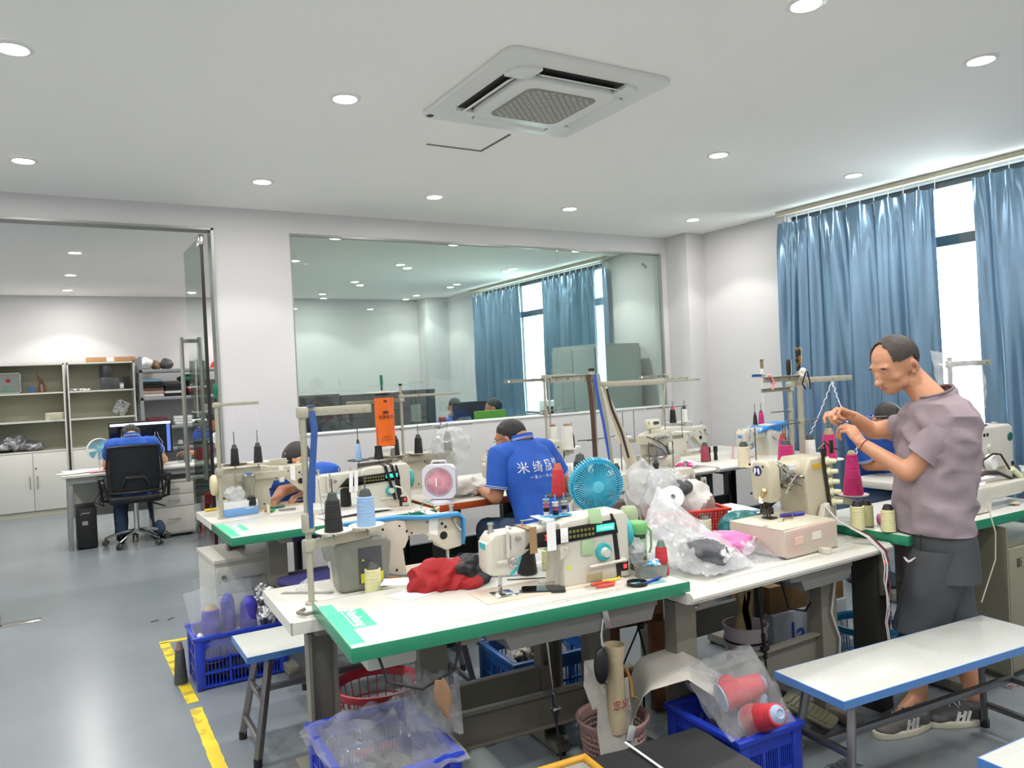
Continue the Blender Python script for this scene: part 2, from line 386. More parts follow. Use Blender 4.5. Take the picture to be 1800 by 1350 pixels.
# ---------------------------------------------------------------- curtains
sat = mat('blue_satin_curtain', '7b9ab4', .22, metal=.65, spec=.6, bump=.05, bs=300)
def curtain(y0, y1, x, z0, z1, lab, seed=0, pl=.125):
    t = thing('curtain', lab, 'curtain', (x, (y0+y1)/2, 0), 0, 'blue satin curtains')
    n = int((y1-y0)/.012); nv = 34; rnd = random.Random(seed); ph = [rnd.uniform(-.5, .5) for _ in range(60)]
    def fn(u, v):
        z = z1+(z0-z1)*v; y = y0+(y1-y0)*u; k = (y-y0)/pl; i = int(k)
        top = math.exp(-((z1-z)/.22)); sag = .012*abs(math.sin(PI*k))*top
        w = math.sin(2*PI*(k*.5+.35*ph[i % 60]*math.sin(PI*(k-i))*(1-top)+.12*noise.noise(Vector((k*.4, z*.7, seed)))))
        w2 = math.sin(2*PI*k*1.0+3*noise.noise(Vector((k*.3, seed, z*.5))))
        pinch = math.exp(-((k-round(k))/.13)**2)*top
        amp = (.040+.026*noise.noise(Vector((k*.23, seed+5, 0))))*(1-.55*top)
        return Vector((amp*w+.017*w2*(1-top)-.02*pinch, y-(y0+y1)/2+.012*math.sin(z*2+seed)*noise.noise(Vector((k, z, seed))), z-sag))
    MB().grid(fn, n, nv, .0015).build('cloth_panel', sat, t, 60)
    hk = MB()
    for i in range(int((y1-y0)/pl)+1):
        y = y0+i*pl-(y0+y1)/2
        hk.cyl((0, y, z1-.02), (0, y, z1+.05), .004, n=6)
    o = hk.build('hook', mat('white_plastic', 'e4e4e0', .4), t); o['kind'] = 'stuff'
    return t
curtain(3.30, 4.74, 5.80, .12, 2.80, 'blue satin curtain hanging behind the standing man, left of the bright window gap', 1)
curtain(-.35, 3.02, 5.80, .12, 2.80, 'blue satin curtain at the right edge of the picture', 2)
curtain(9.27, 10.66, 5.80, .1, 2.79, 'blue satin curtain in the office seen through glass, left of its window gap', 3)
curtain(7.28, 8.68, 5.80, .1, 2.79, 'blue satin curtain in the office seen through glass, right of its window gap', 4)
railm = mat('curtain_rail_beige', 'c9c4ad', .35)
for i, (a, b, l) in enumerate(((-.4, 4.76, 'beige curtain rail along the workshop window'), (7.25, 10.75, 'beige curtain rail in the office seen through the glass'))):
    tag(MB().bb(5.775, 5.825, a, b, CEIL-.038, CEIL-.002, .004).build('curtain_rail', railm), l, 'curtain rail')
# ---------------------------------------------------------------- materials for furniture
lam = mat('white_laminate', 'cdccc4', .28, var=.025, vs=3, spec=.5)
speck = mat('speckled_laminate', 'b9bbb6', .3, c2='a9adab', vs=170, vlo=.50, vhi=.75)
green_e = mat('green_edge_band', '23805e', .3, var=.05); blue_e = mat('blue_edge_band', '4b79b4', .3, var=.04)
orange_e = mat('rust_orange_edge_band', 'a8481c', .35, var=.08); white_e = mat('white_edge_band', 'cfcec6', .35)
beige = mat('beige_painted_steel', '77756a', .45, var=.10, vs=5); dgreen = mat('dark_grey_painted_steel', '2f3231', .45)
grey_s = mat('grey_tube_steel', '77777a', .3, metal=.75, var=.06, vs=8)
rubber = mat('black_rubber', '18181a', .7); mint = mat('mint_sticker', '4fc79c', .45); whitep = mat('white_print', 'f2f4f0', .5)
greyp = mat('grey_print', 'a9a9a4', .6)
def sew_table(lab, corner, rz, Lx, D, z, edge, th=.042, legm=None, legs=(.14, .88), legy=.5, beam=.24, group='sewing machine tables', bull=False, pan=None, box=None, pedal=None):
    """corner = front-left corner of the top; local x along the front edge, local y away"""
    legm = legm or beige
    t = thing('sewing_table', lab, 'table', (corner[0], corner[1], 0), rz, group)
    MB().bb(.004, Lx-.004, .004, D-.004, z-th+.001, z, .003).build('table_top', lam, t)
    e = MB()
    if bull:
        pr = [(0, z-.001), (.03, z), (.03, z-th), (.012, z-th+.002), (-.012, z-th*.6), (-.014, z-th*.35)]
        e.prism(pr, 0, Lx, 'x', m=None)
        e.bb(0, .006, .02, D, z-th, z-.001); e.bb(Lx-.006, Lx, .02, D, z-th, z-.001); e.bb(0, Lx, D-.006, D, z-th, z-.001)
    else:
        e.bb(0, Lx, 0, .005, z-th, z-.0008, .001); e.bb(0, Lx, D-.005, D, z-th, z-.0008, .001)
        e.bb(0, .005, .005, D-.005, z-th, z-.0008, .001); e.bb(Lx-.005, Lx, .005, D-.005, z-th, z-.0008, .001)
    e.build('edge_band', edge, t)
    for lx in legs:
        x = lx*Lx; y = legy*D; b = MB()
        b.prism([(-.05, -.03), (.05, -.03), (.05, .03), (.038, .03), (.038, -.018), (-.038, -.018), (-.038, .03), (-.05, .03)], .05, z-th-.03, 'z', m=TR(x, y))
        b.build('leg_post', legm, t)
        MB().box((x, D*.5, z-th-.015), (.06, D*.86, .03), .004).build('support_bracket', legm, t)
        f = MB(); f.box((x, D*.5, .035), (.06, D*.95, .045), .006); f.build('foot_bar', legm, t)
        g = MB()
        for yy in (.06, .94): g.cyl((x, D*yy, 0), (x, D*yy, .014), .02, n=10)
        g.build('levelling_pad', rubber, t)
    b = MB(); x0, x1 = legs[0]*Lx, legs[1]*Lx; y = legy*D+.01
    b.box(((x0+x1)/2, y, beam+.06), (x1-x0, .012, .13)); b.box(((x0+x1)/2, y-.012, beam+.12), (x1-x0, .035, .012), .003); b.box(((x0+x1)/2, y-.012, beam), (x1-x0, .035, .012), .003)
    b.build('cross_beam', legm, t)
    if pan: MB().prism([(pan[0], z-th), (pan[1], z-th), (pan[1]-.03, z-th-.075), (pan[0]+.09, z-th-.075), (pan[0]+.07, z-th-.035), (pan[0]+.01, z-th-.03)], .03, .22, 'y', .006).build('oil_pan', mat('grey_pan', '6d6d6b', .5), t)
    if box: MB().box((box, D*.35, z-th-.045), (.16, .1, .09), .012).build('control_box', mat('pale_box', 'b9bab3', .4), t)
    if pedal:
        p = MB()
        p.box((pedal, -.02+.02, .075), (.24, .30, .018), .008, rx=R(14)); 
        for k in range(9): p.box((pedal, -.13+k*.03, .052+k*.0075), (.2, .012, .01), .003, rx=R(14))
        p.build('foot_pedal', mat('khaki_pedal', '77765f', .5, var=.1), t)
        r = MB(); r.cyl((pedal+.06, .1, .11), (pedal-.0, .13, z-th-.07), .004, n=6); r.cyl((pedal+.03, .115, .36), (pedal+.028, .117, .42), .009, n=8); r.build('pedal_rod', steel, t)
    return t
T1 = sew_table('white laminate sewing table with green edge in the foreground under the digital machine', (.70, 2.10), R(-5.3), 1.195, .545, .775, green_e, legs=(.315, .88), legy=.76, beam=.2, pan=(.42, 1.08), box=.16, pedal=None)
T1b = sew_table('worn white bullnose table behind the nearest green edged table, carrying the grey box machine', (1.875, 3.02), R(177), 1.19, .50, .733, white_e, legs=(.13, .90), legy=.8, beam=.22, bull=True)
T2a = sew_table('green edged white sewing table in the second row with a mint corner sticker', (.76, 4.04), 0, 1.13, .52, .775, green_e, legs=(.25, .85), pan=(.45, 1.0))
T2b = sew_table('plain white sewing table in front of the bent black-haired worker', (1.90, 5.10), PI, 1.14, .53, .775, white_e, legs=(.1, .85), bull=True)
O1 = sew_table('white table with a rust orange edge and dark legs before the seated man', (1.93, 4.14), 0, 1.17, .55, .775, orange_e, legm=dgreen, legs=(.14, .9), legy=.5, beam=.1)
O2 = sew_table('white table against the partition beyond the orange edged table', (3.10, 5.30), PI, 1.17, .58, .773, white_e, legm=dgreen)
W1 = sew_table('worn white bullnose table with a printed ruler under the old coverstitch machine', (1.868, 1.965), R(.6), 1.16, .56, .74, white_e, legs=(.09, .80), legy=.3, beam=.25, bull=True, pan=(.55, .95))
W1b = sew_table('white table behind the coverstitch table, holding the red basket', (3.15, 3.12), R(180), 1.24, .58, .738, white_e, legs=(.05, .60), legy=.55, bull=True, beam=.2)
G3 = sew_table('green edged white table behind the standing man at the right', (3.04, 1.90), R(-2), 1.18, .58, .775, green_e, legs=(.35, .9), legy=.5)
G3b = sew_table('white table at the right behind the tacking machine', (4.28, 2.48), R(0), 1.2, .6, .775, white_e, legs=(.15, .88))
RA = sew_table('white table with overlock machine and a switch panel, beyond the red basket', (3.12, 4.08), R(1), 1.08, .60, .775, white_e, legm=beige, legs=(.15, .88), bull=True)
RB = sew_table('white sewing table at the back under the blue and white machine', (4.235, 4.10), R(1), 1.18, .56, .775, white_e, legm=dgreen, legs=(.12, .88), bull=True)
RC = sew_table('white table along the partition behind the overlock table', (4.16, 5.28), PI, 1.03, .56, .773, white_e)
RD = sew_table('white table in the far right corner by the wall column', (5.42, 5.24), PI, 1.2, .56, .773, white_e, legm=dgreen)
# brand stickers and printed rulers lie on the tops
def brand_sticker(t, z, w=.045, L=.44, sc=1):
    s = MB(); s.prism([(.006, .03), (.006+w, .03), (.006+w, .17), (.006+w+.075, .17), (.006+w+.075, .37), (.006+w, .37), (.006+w, .47), (.006, .47)], z, z+.0006, 'z')
    o = s.build('corner_sticker', mint, t, 0)
    text('Nanbang', .052, whitep, o, Matrix.Translation((.006+w+.033, .275, z+.0012)) @ Matrix.Rotation(-PI/2, 4, 'Z'))
    MB().bb(.006+w+.006, .006+w+.010, .19, .36, z+.0008, z+.0012).build('white_line', whitep, o)
brand_sticker(T1, .775); brand_sticker(T2a, .775)
def ruler(t, x0, x1, y, z, n):
    r = MB(); r.bb(x0, x1, y, y+.0012, z, z+.0005); r.bb(x0, x1, y+.022, y+.0232, z, z+.0005)
    for k in range(n+1):
        x = x0+(x1-x0)*k/n; l = .022 if k % 5 == 0 else .009
        r.bb(x, x+.0009, y+.022-l, y+.022, z, z+.0005)
    o = r.build('printed_ruler', greyp, t, 0); o['kind'] = 'stuff'
ruler(T1, .28, 1.0, .045, .7752, 72); ruler(W1, .18, 1.0, .03, .7402, 80)
# ---------------------------------------------------------------- benches
def bench(lab, corner, rz, L=1.15, D=.30, z=.45, group='blue edged work benches'):
    t = thing('bench', lab, 'bench', (corner[0], corner[1], 0), rz, group)
    MB().bb(.003, L-.003, .003, D-.003, z-.026, z, .002).build('seat', speck, t)
    e = MB(); e.bb(0, L, 0, .004, z-.027, z-.001); e.bb(0, L, D-.004, D, z-.027, z-.001); e.bb(0, .004, .004, D-.004, z-.027, z-.001); e.bb(L-.004, L, .004, D-.004, z-.027, z-.001)
    e.build('edge_band', blue_e, t, 0)
    for sx, x in ((-1, .10), (1, L-.10)):
        for sy, y in ((-1, .06), (1, D-.06)):
            b = MB(); q = Matrix.Translation((x, y, z-.03)); top = Vector((x, y, z-.03)); bot = Vector((x+sx*.075, y+sy*.045, .02))
            f, l = frame(top, bot); b.box((0, 0, l/2), (.026, .026, l), .003, m=f); b.build('leg', grey_s, t)
            MB().cyl(bot+Vector((0, 0, .012)), bot-Vector((0, 0, .02)), .017, n=10).build('rubber_foot', rubber, t)
        for zz, k in ((.25, .5), (.10, .84)):
            xx = x+sx*.075*k; a = MB(); a.box((xx, D/2, zz), (.022, D-.12+.09*k, .022), .003); a.build('side_rail', grey_s, t)
    MB().box((L/2, D/2, .25), (L-.12, .024, .024), .003).build('stretcher', grey_s, t)
    MB().box((L/2, D/2, z-.035), (L-.15, .2, .018), .003).build('under_frame', grey_s, t)
    return t
bench('white speckled bench with blue edge in front of the standing man, largest of the benches', (2.095, 1.545), R(-6), 1.12, .30)
bench('white speckled blue edged bench beside the blue crate of thread cones', (.635, 3.185), R(-1), 1.05, .33)
bench('corner of a blue edged bench at the bottom right picture edge', (2.05, .83), R(-4), 1.1, .30)
bench('blue edged bench behind the grey box machine, mostly hidden', (1.02, 3.92-.34), R(0), .8, .3)
# navy stool with id badge behind the grey machine
navy = mat('navy_vinyl', '35346a', .5)
t = thing('stool_chair', 'small navy seat behind the pole of the nearest thread stand', 'chair', (1.17, 4.02, 0), R(20))
MB().box((0, 0, .50), (.30, .30, .05), .025, seg=3).build('seat', navy, t)
MB().cyl((0, 0, .03), (0, 0, .48), .025, n=12).build('stem', grey_s, t); MB().lathe([(0, .03), (.15, .02), (.16, 0), (0, 0)], 24).build('base', grey_s, t)
t = thing('name_badge', 'white badge with a red mark hung on a blue strap', 'badge', (.98, 3.10, .80), R(25))
MB().box((0, 0, .03), (.06, .004, .11), .004).build('card', mat('badge_white', 'e4e6ea', .4), t)
MB().box((0, -.003, .055), (.03, .002, .035)).build('red_mark', mat('badge_red', 'b0303a', .5), t)
MB().box((0, -.003, -.016), (.058, .002, .016)).build('blue_band', blue_e, t)
MB().tube([(-.02, 0, .085), (-.03, .02, .2), (-.02, .05, .34)], [(.008, .001)]*3, 6).build('strap', mat('royal_blue_ribbon', '2d4f9a', .5), t)
# white drawer unit under the second row table
def drawer_unit(lab, loc, w, d, h, n, m, hm, rz=0, name='drawer_unit', heights=None, keyhole=True, face=-1):
    t = thing(name, lab, 'drawers', loc, rz)
    MB().bb(0, w, 0, d, .03, h-.025).build('body', m, t); MB().bb(-.008, w+.008, -.012, d+.005, h-.024, h, .003).build('top_board', m, t)
    hs = heights or [1/n]*n; z1 = h-.045
    for k, f in enumerate(hs):
        hh = f*(h-.09); z0 = z1-hh
        o = MB().bb(.006, w-.006, -.018, .0, z0+.006, z1, .002).build('drawer', m, t)
        g = MB(); zc = z0+hh*.55; g.tube([(w*.36, -.02, zc), (w*.37, -.045, zc), (w*.63, -.045, zc), (w*.64, -.02, zc)], .006, 8); g.build('handle', hm, o)
        z1 = z0
    if keyhole: MB().cyl((w*.1, -.018, h-.1), (w*.1, -.03, h-.1), .012, n=12).build('lock', black, t)
    c = MB()
    for x in (.05, w-.05):
        for y in (.05, d-.05): c.cyl((x, y, 0), (x, y, .035), .022, n=10)
    c.build('castor', rubber, t)
    return t
wood_w = mat('warm_white_board', 'c9c8be', .35, var=.02)
drawer_unit('white drawer cabinet with black lock under the second row table', (.77, 4.60, 0), .40, .46, .56, 3, wood_w, steel, rz=R(2))
# khaki cabinet under the right green table (open shelf gap, panel with pen marks)
kh = mat('khaki_cabinet', '7f7d6b', .5, var=.04)
t = thing('under_table_cabinet', 'khaki steel cabinet with pen marks and a chrome handle under the right table', 'cabinet', (3.74, 1.86, 0), R(-2))
MB().bb(0, .62, .02, .5, .03, .62).build('body', kh, t); MB().bb(-.012, .0, 0, .5, 0, .72).build('side_post', kh, t)
d_ = MB().bb(.006, .614, .0, .02, .05, .615, .003).build('door', kh, t)
MB().tube([(.36, .0, .30), (.36, -.035, .30), (.60, -.035, .30), (.60, 0, .30)], .011, 10).build('handle', chrome, d_)
text('新 化', .05, mat('black_ink', '2a2a28', .7), d_, FACE(.12, -.001, .54), name='pen_mark')
# ---------------------------------------------------------------- floor tape
tape = mat('yellow_tape', 'ddc526', .5, c2='b9a226', vs=9, vlo=.56, vhi=.6)
for i, (a, b, w, lab) in enumerate((((.545, 5.13), (.545, 4.05), .055, 'striped yellow floor tape strip beside the blue crate'), ((.545, 3.97), (.525, 3.05), .055, 'worn yellow floor tape strip nearest the camera'), ((.52, 5.14), (.86, 5.10), .045, 'short yellow tape strip turning behind the blue crate'))):
    a = Vector((*a, 0)); b = Vector((*b, 0)); d = (b-a).normalized(); n = Vector((-d.y, d.x, 0)); g = MB()
    N = 26 if i < 2 else 6; rnd = random.Random(i)
    def fn(u, v):
        return a+(b-a)*u+n*w*(v-.5)*(1+(.08 if 0 < u < 1 else 0)*rnd.uniform(-1, 1))+Vector((0, 0, .0012))
    g.grid(fn, N, 2); o = tag(g.build('floor_tape', tape), lab, 'tape')
    if i == 0:
        for k in range(7):
            p = a+(b-a)*(.12+k*.125); s = MB(); s.box((p.x, p.y, .0017), (.05, .042, .0006), rz=math.atan2(d.y, d.x)+PI/2+.12); s.build('dark_stripe', mat('tape_stripe', 'a8983a', .6), o)
# ---------------------------------------------------------------- sewing machines
cream = mat('machine_cream_paint', 'bdb7a5', .3, var=.03, vs=4, coat=.2); creamw = mat('machine_white_paint', 'c9c6ba', .28, var=.02, coat=.2)
oldc = mat('worn_cream_paint', 'b9b29b', .4, c2='a59d84', vs=7, vlo=.6, vhi=.75); boxg = mat('grey_motor_box', '7e8078', .35, var=.06, vs=5)
teal = mat('teal_accent', '36a9b0', .35); blu = mat('blue_accent', '3c8fca', .35); scr = mat('black_panel', '0c0e0c', .15)
dig = mat('red_digits', 'ff2a2a', .5, emit=2.2, ec='ff2020'); lcd = mat('teal_display', '2aa89a', .4, emit=.55, ec='35b8a8'); yel = mat('yellow_label', 'd8d63a', .5)
silver = mat('polished_parts', 'c9c9c5', .18, metal=1); needlem = silver; brown = mat('brown_tape', '9a7a58', .5); wtape = mat('white_tape', 'ececec', .5)
def lockstitch(lab, loc, rz, body=creamw, acc=teal, accn='teal', panel=True, L=.50, H=.255, group='industrial sewing machines', wheel=None, back=False, sc=1.0, boxback=False, stripe=None, name='sewing_machine'):
    t = thing(name, lab, 'sewing machine', loc, rz, group); t.scale = (sc, sc, sc)
    wheel = wheel or acc
    MB().bb(-.09, .45, -.085, .09, -.006, .004, .003).build('bed_plate', mat('worn_bed_plate', 'cdbfae', .35, var=.06), t)
    pl = MB().bb(-.035, .04, -.05, .03, .004, .0055, .001).build('needle_plate', silver, t)
    MB().lathe([(0, .0066), (.019, .0066), (.02, .0055)], 20, TR(.055, -.02, 0)).build('bobbin_cover', silver, pl)
    a = MB()   # arm with the head
    out = [(-.058, .10), (-.045, .078), (.018, .070), (.045, .085), (.062, .128), (.10, .15), (.185, .152), (.24, .12), (.24, H-.012), (.10, H-.022), (-.035, H-.022), (-.056, H-.045)]
    a.prism(out, -.042, .045, 'y', .009, seg=3); a.build('arm', body, t)
    c = MB(); cl = L-.012
    c.prism([(.205, 0), (.215, .10), (.19, .15), (.205, H-.016), (.24, H-.004), (cl-.02, H), (cl, H-.02), (cl, 0)], -.062, .07, 'y', .010, seg=3); c.build('column', body, t)
    f = MB(); f.prism([(-.063, .10), (-.052, .08), (-.046, .08), (-.046, H-.04), (-.062, H-.055)], -.036, .04, 'y', .004); f.build('face_plate', body, t)
    MB().box((-.0635, 0, .175), (.003, .04, .02)).build('side_badge', acc, t)
    n = MB(); n.cyl((0, 0, .075), (0, 0, .035), .0035, n=10); n.cyl((0, 0, .035), (0, 0, .006), .0011, .0006, n=6); n.build('needle_bar', needlem, t)
    p = MB(); p.cyl((.0, .014, .08), (.0, .014, .028), .004, n=10); p.box((0, .008, .022), (.012, .012, .018), .003); p.box((0, -.006, .010), (.016, .036, .005), .002); p.build('presser_foot', silver, t)
    MB().tube([(.012, -.044, .16), (.012, -.06, .165), (.012, -.06, .21), (.012, -.048, .215)], (.004, .004) if False else .0045, 8).build('take_up_lever', silver, t)
    g = MB(); g.tube([(.004, -.045, .14), (.002, -.066, .14), (.002, -.068, .225), (.008, -.05, .238), (.024, -.046, .232)], .0055, 8); g.build('take_up_guard', body, t)
    d = MB(); m = TR(.028, -.045, .115, R(90)); d.lathe([(0, .024), (.006, .024), (.007, .016), (.013, .015), (.013, .006), (.016, .004), (.016, 0)], 18, m); d.lathe([(0, .016), (.007, .015), (.009, 0)], 14, TR(.05, -.045, .195, R(90))); d.build('tension_dial', silver, t)
    h = MB(); h.cyl((-.02, -.045, .125), (-.02, -.058, .125), .004, n=8); h.box((-.018, -.060, .125), (.035, .006, .012), .004); h.build('thread_guide', body, t)
    k = MB(); k.lathe([(0, .032), (.011, .032), (.012, .026), (.0085, .024), (.0085, .008), (.012, .0), (.012, -.004)], 16, TR(-.03, 0, H-.022)); k.build('pressure_knob', silver, t)
    w = MB(); w.lathe([(0, .0), (.052, 0), (.058, .006), (.058, .022), (.05, .030), (.02, .034), (0, .034)], 30, TR(cl, 0, H*.62, 0, R(90))); w.build('handwheel', wheel, t)
    gd = MB(); gd.cyl((.09, 0, H-.025), (.09, 0, H+.002), .003, n=6); gd.box((.11, 0, H+.002), (.05, .012, .003), .001); gd.cyl((.16, 0, H-.02), (.16, 0, H+.004), .005, n=8); gd.build('thread_post', silver, t)
    if panel:
        s = MB().prism([(.065, .158), (.115, .205), (.43, .215), (.44, .165), (.21, .158), (.17, .153)], -.068, -.058, 'y', .002); so = s.build('control_panel', scr, t)
        b = MB()
        for i in range(8):
            for j in range(2): b.box((.225+i*.0155, -.0692, .176+j*.018), (.010, .001, .010))
        o = b.build('button_icons', mat('gold_icons', '6f6f3a', .5), so, 0); o['kind'] = 'stuff'
        MB().box((.385, -.0695, .192), (.075, .0015, .024)).build('display', lcd, so)
        # stitch dial, reverse lever, power switch
        m = TR(.375, -.062, .105, R(90)); MB().lathe([(0, .012), (.030, .012), (.032, 0)], 26, m).build('dial_ring', acc, t)
        MB().lathe([(0, .030), (.015, .030), (.018, .012)], 22, m).build('stitch_dial', body, t)
        l = MB(); l.cyl((.31, -.075, .062), (.46, -.075, .066), .006, n=10); l.box((.452, -.068, .066), (.02, .03, .012), .004); l.build('reverse_lever', body, t)
        MB().prism([(.43, 0), (.445, 0), (.445, .06), (.43, H-.03), (.42, H-.004), (.412, H-.004), (.415, H-.04)], -.0655, .074, 'y', .001).build('black_seam', black, t)
        q = MB().box((.462, -.064, .042), (.03, .006, .034), .002).build('power_switch', black, t); MB().box((.462, -.068, .042), (.012, .003, .014)).build('rocker', dig, q)
    if acc:
        MB().prism([(.02, .069), (.043, .083), (.062, .128), (.055, .132), (.034, .09), (.015, .078)], -.0445, .047, 'y', .001).build('lower_trim', acc, t)
    if stripe is not None:
        MB().prism([(-.058, .12), (-.052, .09), (-.05, .09), (-.05, H-.04), (-.03, H-.026), (.10, H-.026), (.24, H-.008), (cl-.03, H-.014), (cl-.03, H+.004), (.24, H+.006), (.10, H-.012), (-.035, H-.012), (-.062, H-.045)], .040, .0735, 'y', .002).build('blue_stripe', stripe, t)
    if back:
        for i, (x, z, r) in enumerate(((.02, .17, .006), (.035, .185, .006), (.03, .135, .017), (.10, .20, .004), (.17, .165, .004), (.23, .205, .004), (.30, .20, .005), (.215, .11, .005), (.20, .18, .0045), (.25, .03, .005))):
            yy = .0455 if x < .2 else .0705
            MB().cyl((x, yy-.004, z), (x, yy+.001, z), r, n=14).build('plug_hole', black, t)
        a = MB(); a.tube([(-.02, .05, .195), (-.03, .055, .17), (-.045, .06, .15)], .005, 8); a.lathe([(0, .012), (.010, .012), (.012, 0)], 12, TR(-.02, .045, .195, R(-90))); a.build('lifting_lever', silver, t)
        a = MB(); a.prism([(.06, .14), (.12, .16), (.08, .12), (.04, .085), (.03, .085)], .045, .05, 'y', .001); a.build('linkage_cover', body, t)
    if boxback:
        x0 = .30; b = MB(); b.prism([(x0+.02, 0), (x0, .17), (x0+.02, .195), (x0+.20, .205), (x0+.225, .18), (x0+.21, .01), (x0+.19, 0)], .072, .175, 'y', .014, seg=3); bo = b.build('motor_box', boxg, t)
        l = MB().box((x0+.09, .1755, .095), (.092, .002, .135), .0).build('info_label', mat('dark_label', '4a4c52', .5), bo)
        y_ = MB().box((x0+.085, .177, .047), (.088, .001, .036)).build('warning_label', yel, bo)
        MB().prism([(x0+.112, .112), (x0+.124, .112), (x0+.118, .122)], .1766, .1775, 'y').build('warning_triangle', yel, l)
        text('JACK', .017, whitep, l, TR(x0+.085, .1772, .022) @ Matrix.Rotation(PI, 4, 'Z') @ Matrix.Rotation(R(90), 4, 'X'))
        MB().bb(x0+.10, x0+.15, .12, .15, .202, .206).build('socket', black, bo)
        MB().tube([(x0-.0, .10, .03), (x0-.06, .13, .02), (x0-.10, .12, .006), (x0-.06, .16, .004), (x0+.0, .17, .004)], .006, 8).build('cable', mat('grey_cable', '8a8c88', .4), t)
    return t
M1 = lockstitch('white sewing machine with teal wheel, red 33 display and green sticky notes, nearest the camera', (1.300, 2.283, .776), R(-5.3), acc=teal, H=.240)
text('33', .026, dig, bpy.data.objects[[c.name for c in kids(M1) if c.name.startswith('control_panel')][0]], FACE(.152, -.0695, .186), name='red_digits')
text('Nanbang', .017, whitep, bpy.data.objects[[c.name for c in kids(M1) if c.name.startswith('control_panel')][0]], FACE(.385, -.0705, .192))
for (x, z, w, h, m_, nm) in ((.095, .185, .028, .09, brown, 'brown_tape'), (.165, .190, .035, .10, wtape, 'white_tape_strip')):
    b = MB(); b.box((x, -.0710 if z > .188 else -.0705, z), (w, .001, h)); b.box((x, -.01, .243 if x > .15 else .222), (w, .12 if x > .15 else .10, .002)); b.build(nm, m_, M1)
MB().box((.215, -.0725, .186), (.03, .002, .05), .002).build('paper_tag', wtape, M1)
note = mat('green_sticky_note', '9cb98f', .6)
for (x, y, z, tx, s) in ((.345, -.068, .236, 72, .05), (.31, -.066, .13, 85, .05)):
    b = MB(); b.box((0, 0, 0), (s, s*1.05, .008), .002, m=TR(x, y, z, R(tx), R(4))); b.build('sticky_notes', note, M1)
c = MB(); c.prism([(.20, .10), (.235, .12), (.225, .15), (.20, .15)], -.066, -.06, 'y', .002); c.cyl((.222, -.062, .14), (.222, -.074, .14), .006, n=10); c.build('hook_cover', creamw, M1)
MB().box((.335, -.0635, .022), (.065, .002, .026)).build('spec_label', mat('sand_label', 'a8a27c', .5), M1)
MB().box((.232, -.0635, .07), (.012, .002, .016)).build('warning_label', yel, M1)
# machine facing away behind it
M2 = lockstitch('cream sewing machine seen from behind with blue stripe and grey motor box', (1.425, 2.955, .734), R(177), body=mat('ivory_paint', 'c8bfb0', .35, var=.03), acc=None, panel=False, wheel=boxg, back=True, boxback=True, stripe=blu, L=.5, H=.24)
b = MB(); b.box((.075, .046, .175), (.04, .002, .10), .0, ry=R(-4)); b.box((.075, .0, .231), (.04, .092, .002)); b.build('white_tape_strip', wtape, M2)
# second row
M3 = lockstitch('white sewing machine with black button panel and hanging black straps, in the second row', (1.335, 4.33, .776), R(0), acc=mat('pale_teal', '3fa7a2', .35), L=.52)
for x in (.135, .165): MB().box((x, -.071, .185), (.022, .002, .12), .0, ry=R(3)).build('white_tape_strip', wtape, M3)
b = MB()
for dx in (0, .04): b.tube([(.34+dx, -.02, .262), (.345+dx, -.075, .25), (.37+dx, -.08, .15), (.395+dx*.6, -.085, .05)], [(.010, .003)]*4, 6)
b.build('black_strap', black, M3)
M4 = lockstitch('large cream long arm machine with a bare wheel, seen from behind before the bent worker', (1.385, 4.92, .776), R(180), body=cream, acc=None, panel=False, wheel=mat('ivory_wheel', 'd9cda6', .4), back=True, sc=1.08)
for x in (.075, .14): MB().box((x, .047 if x < .2 else .07, .185), (.028, .002, .09)).build('white_tape_strip', wtape, M4)
b = MB(); b.lathe([(0, 0), (.022, 0), (.025, .02), (.025, .16), (.03, .17), (.036, .185), (.036, .215), (.03, .222), (0, .224)], 24, TR(.335, .10, -.01)); b.build('oil_filter_cup', mat('grey_cup', '9a9a8c', .25, metal=.3), M4)
MB().lathe([(0, .226), (.024, .226), (.026, .222)], 20, TR(.335, .10, -.01)).build('blue_cap', mat('blue_cap', '3b6cc0', .4), M4)
b = MB(); b.bb(.12, .40, .085, .10, .175, .215, .004); b.bb(.10, .48, .02, .03, .235, .275, .004); b.build('back_guard_plate', cream, M4)
# machine on W1b, back view, and the far back one
M5 = lockstitch('white sewing machine seen from behind beyond the blue fan, near the red basket', (2.68, 3.13, .74), R(180), body=mat('off_white_paint', 'c8c4b6', .3, var=.02), acc=None, panel=False, wheel=mat('dark_wheel', '34342f', .4), back=True, H=.26)
M5.location.x = 2.95; M5.rotation_euler.z = 0; M5.rotation_euler.z = PI
M6 = lockstitch('white sewing machine by the partition behind the overlock machine, at the far right', (4.87, 4.93, .776), PI, body=creamw, acc=None, panel=False, back=True, wheel=creamw)
M7 = lockstitch('white machine with bright blue top trim on the back right table', (4.77, 4.32, .776), R(2), body=creamw, acc=mat('bright_blue', '3b86c9', .35), panel=False, wheel=mat('blue_grey_wheel', '8a949a', .4), L=.46, stripe=None)
MB().prism([(.10, .20), (.14, .238), (.44, .262), (.46, .24), (.34, .19), (.24, .215)], -.068, .076, 'y', .003).build('blue_cover', mat('bright_blue2', '2f86d6', .3), M7)
MB().lathe([(0, .016), (.03, .014), (.033, 0)], 24, TR(.285, -.066, .165, R(90))).build('dial', creamw, M7)
M8 = lockstitch('sewing machine in front of the seated man in blue, by the glass partition', (2.50, 4.43, .776), R(0), body=cream, acc=None, panel=False, wheel=creamw)
M9 = lockstitch('cream machine under a clear bag beside the black cones, against the partition', (2.42, 4.96, .776), PI, body=cream, acc=None, panel=False, wheel=creamw, back=True)
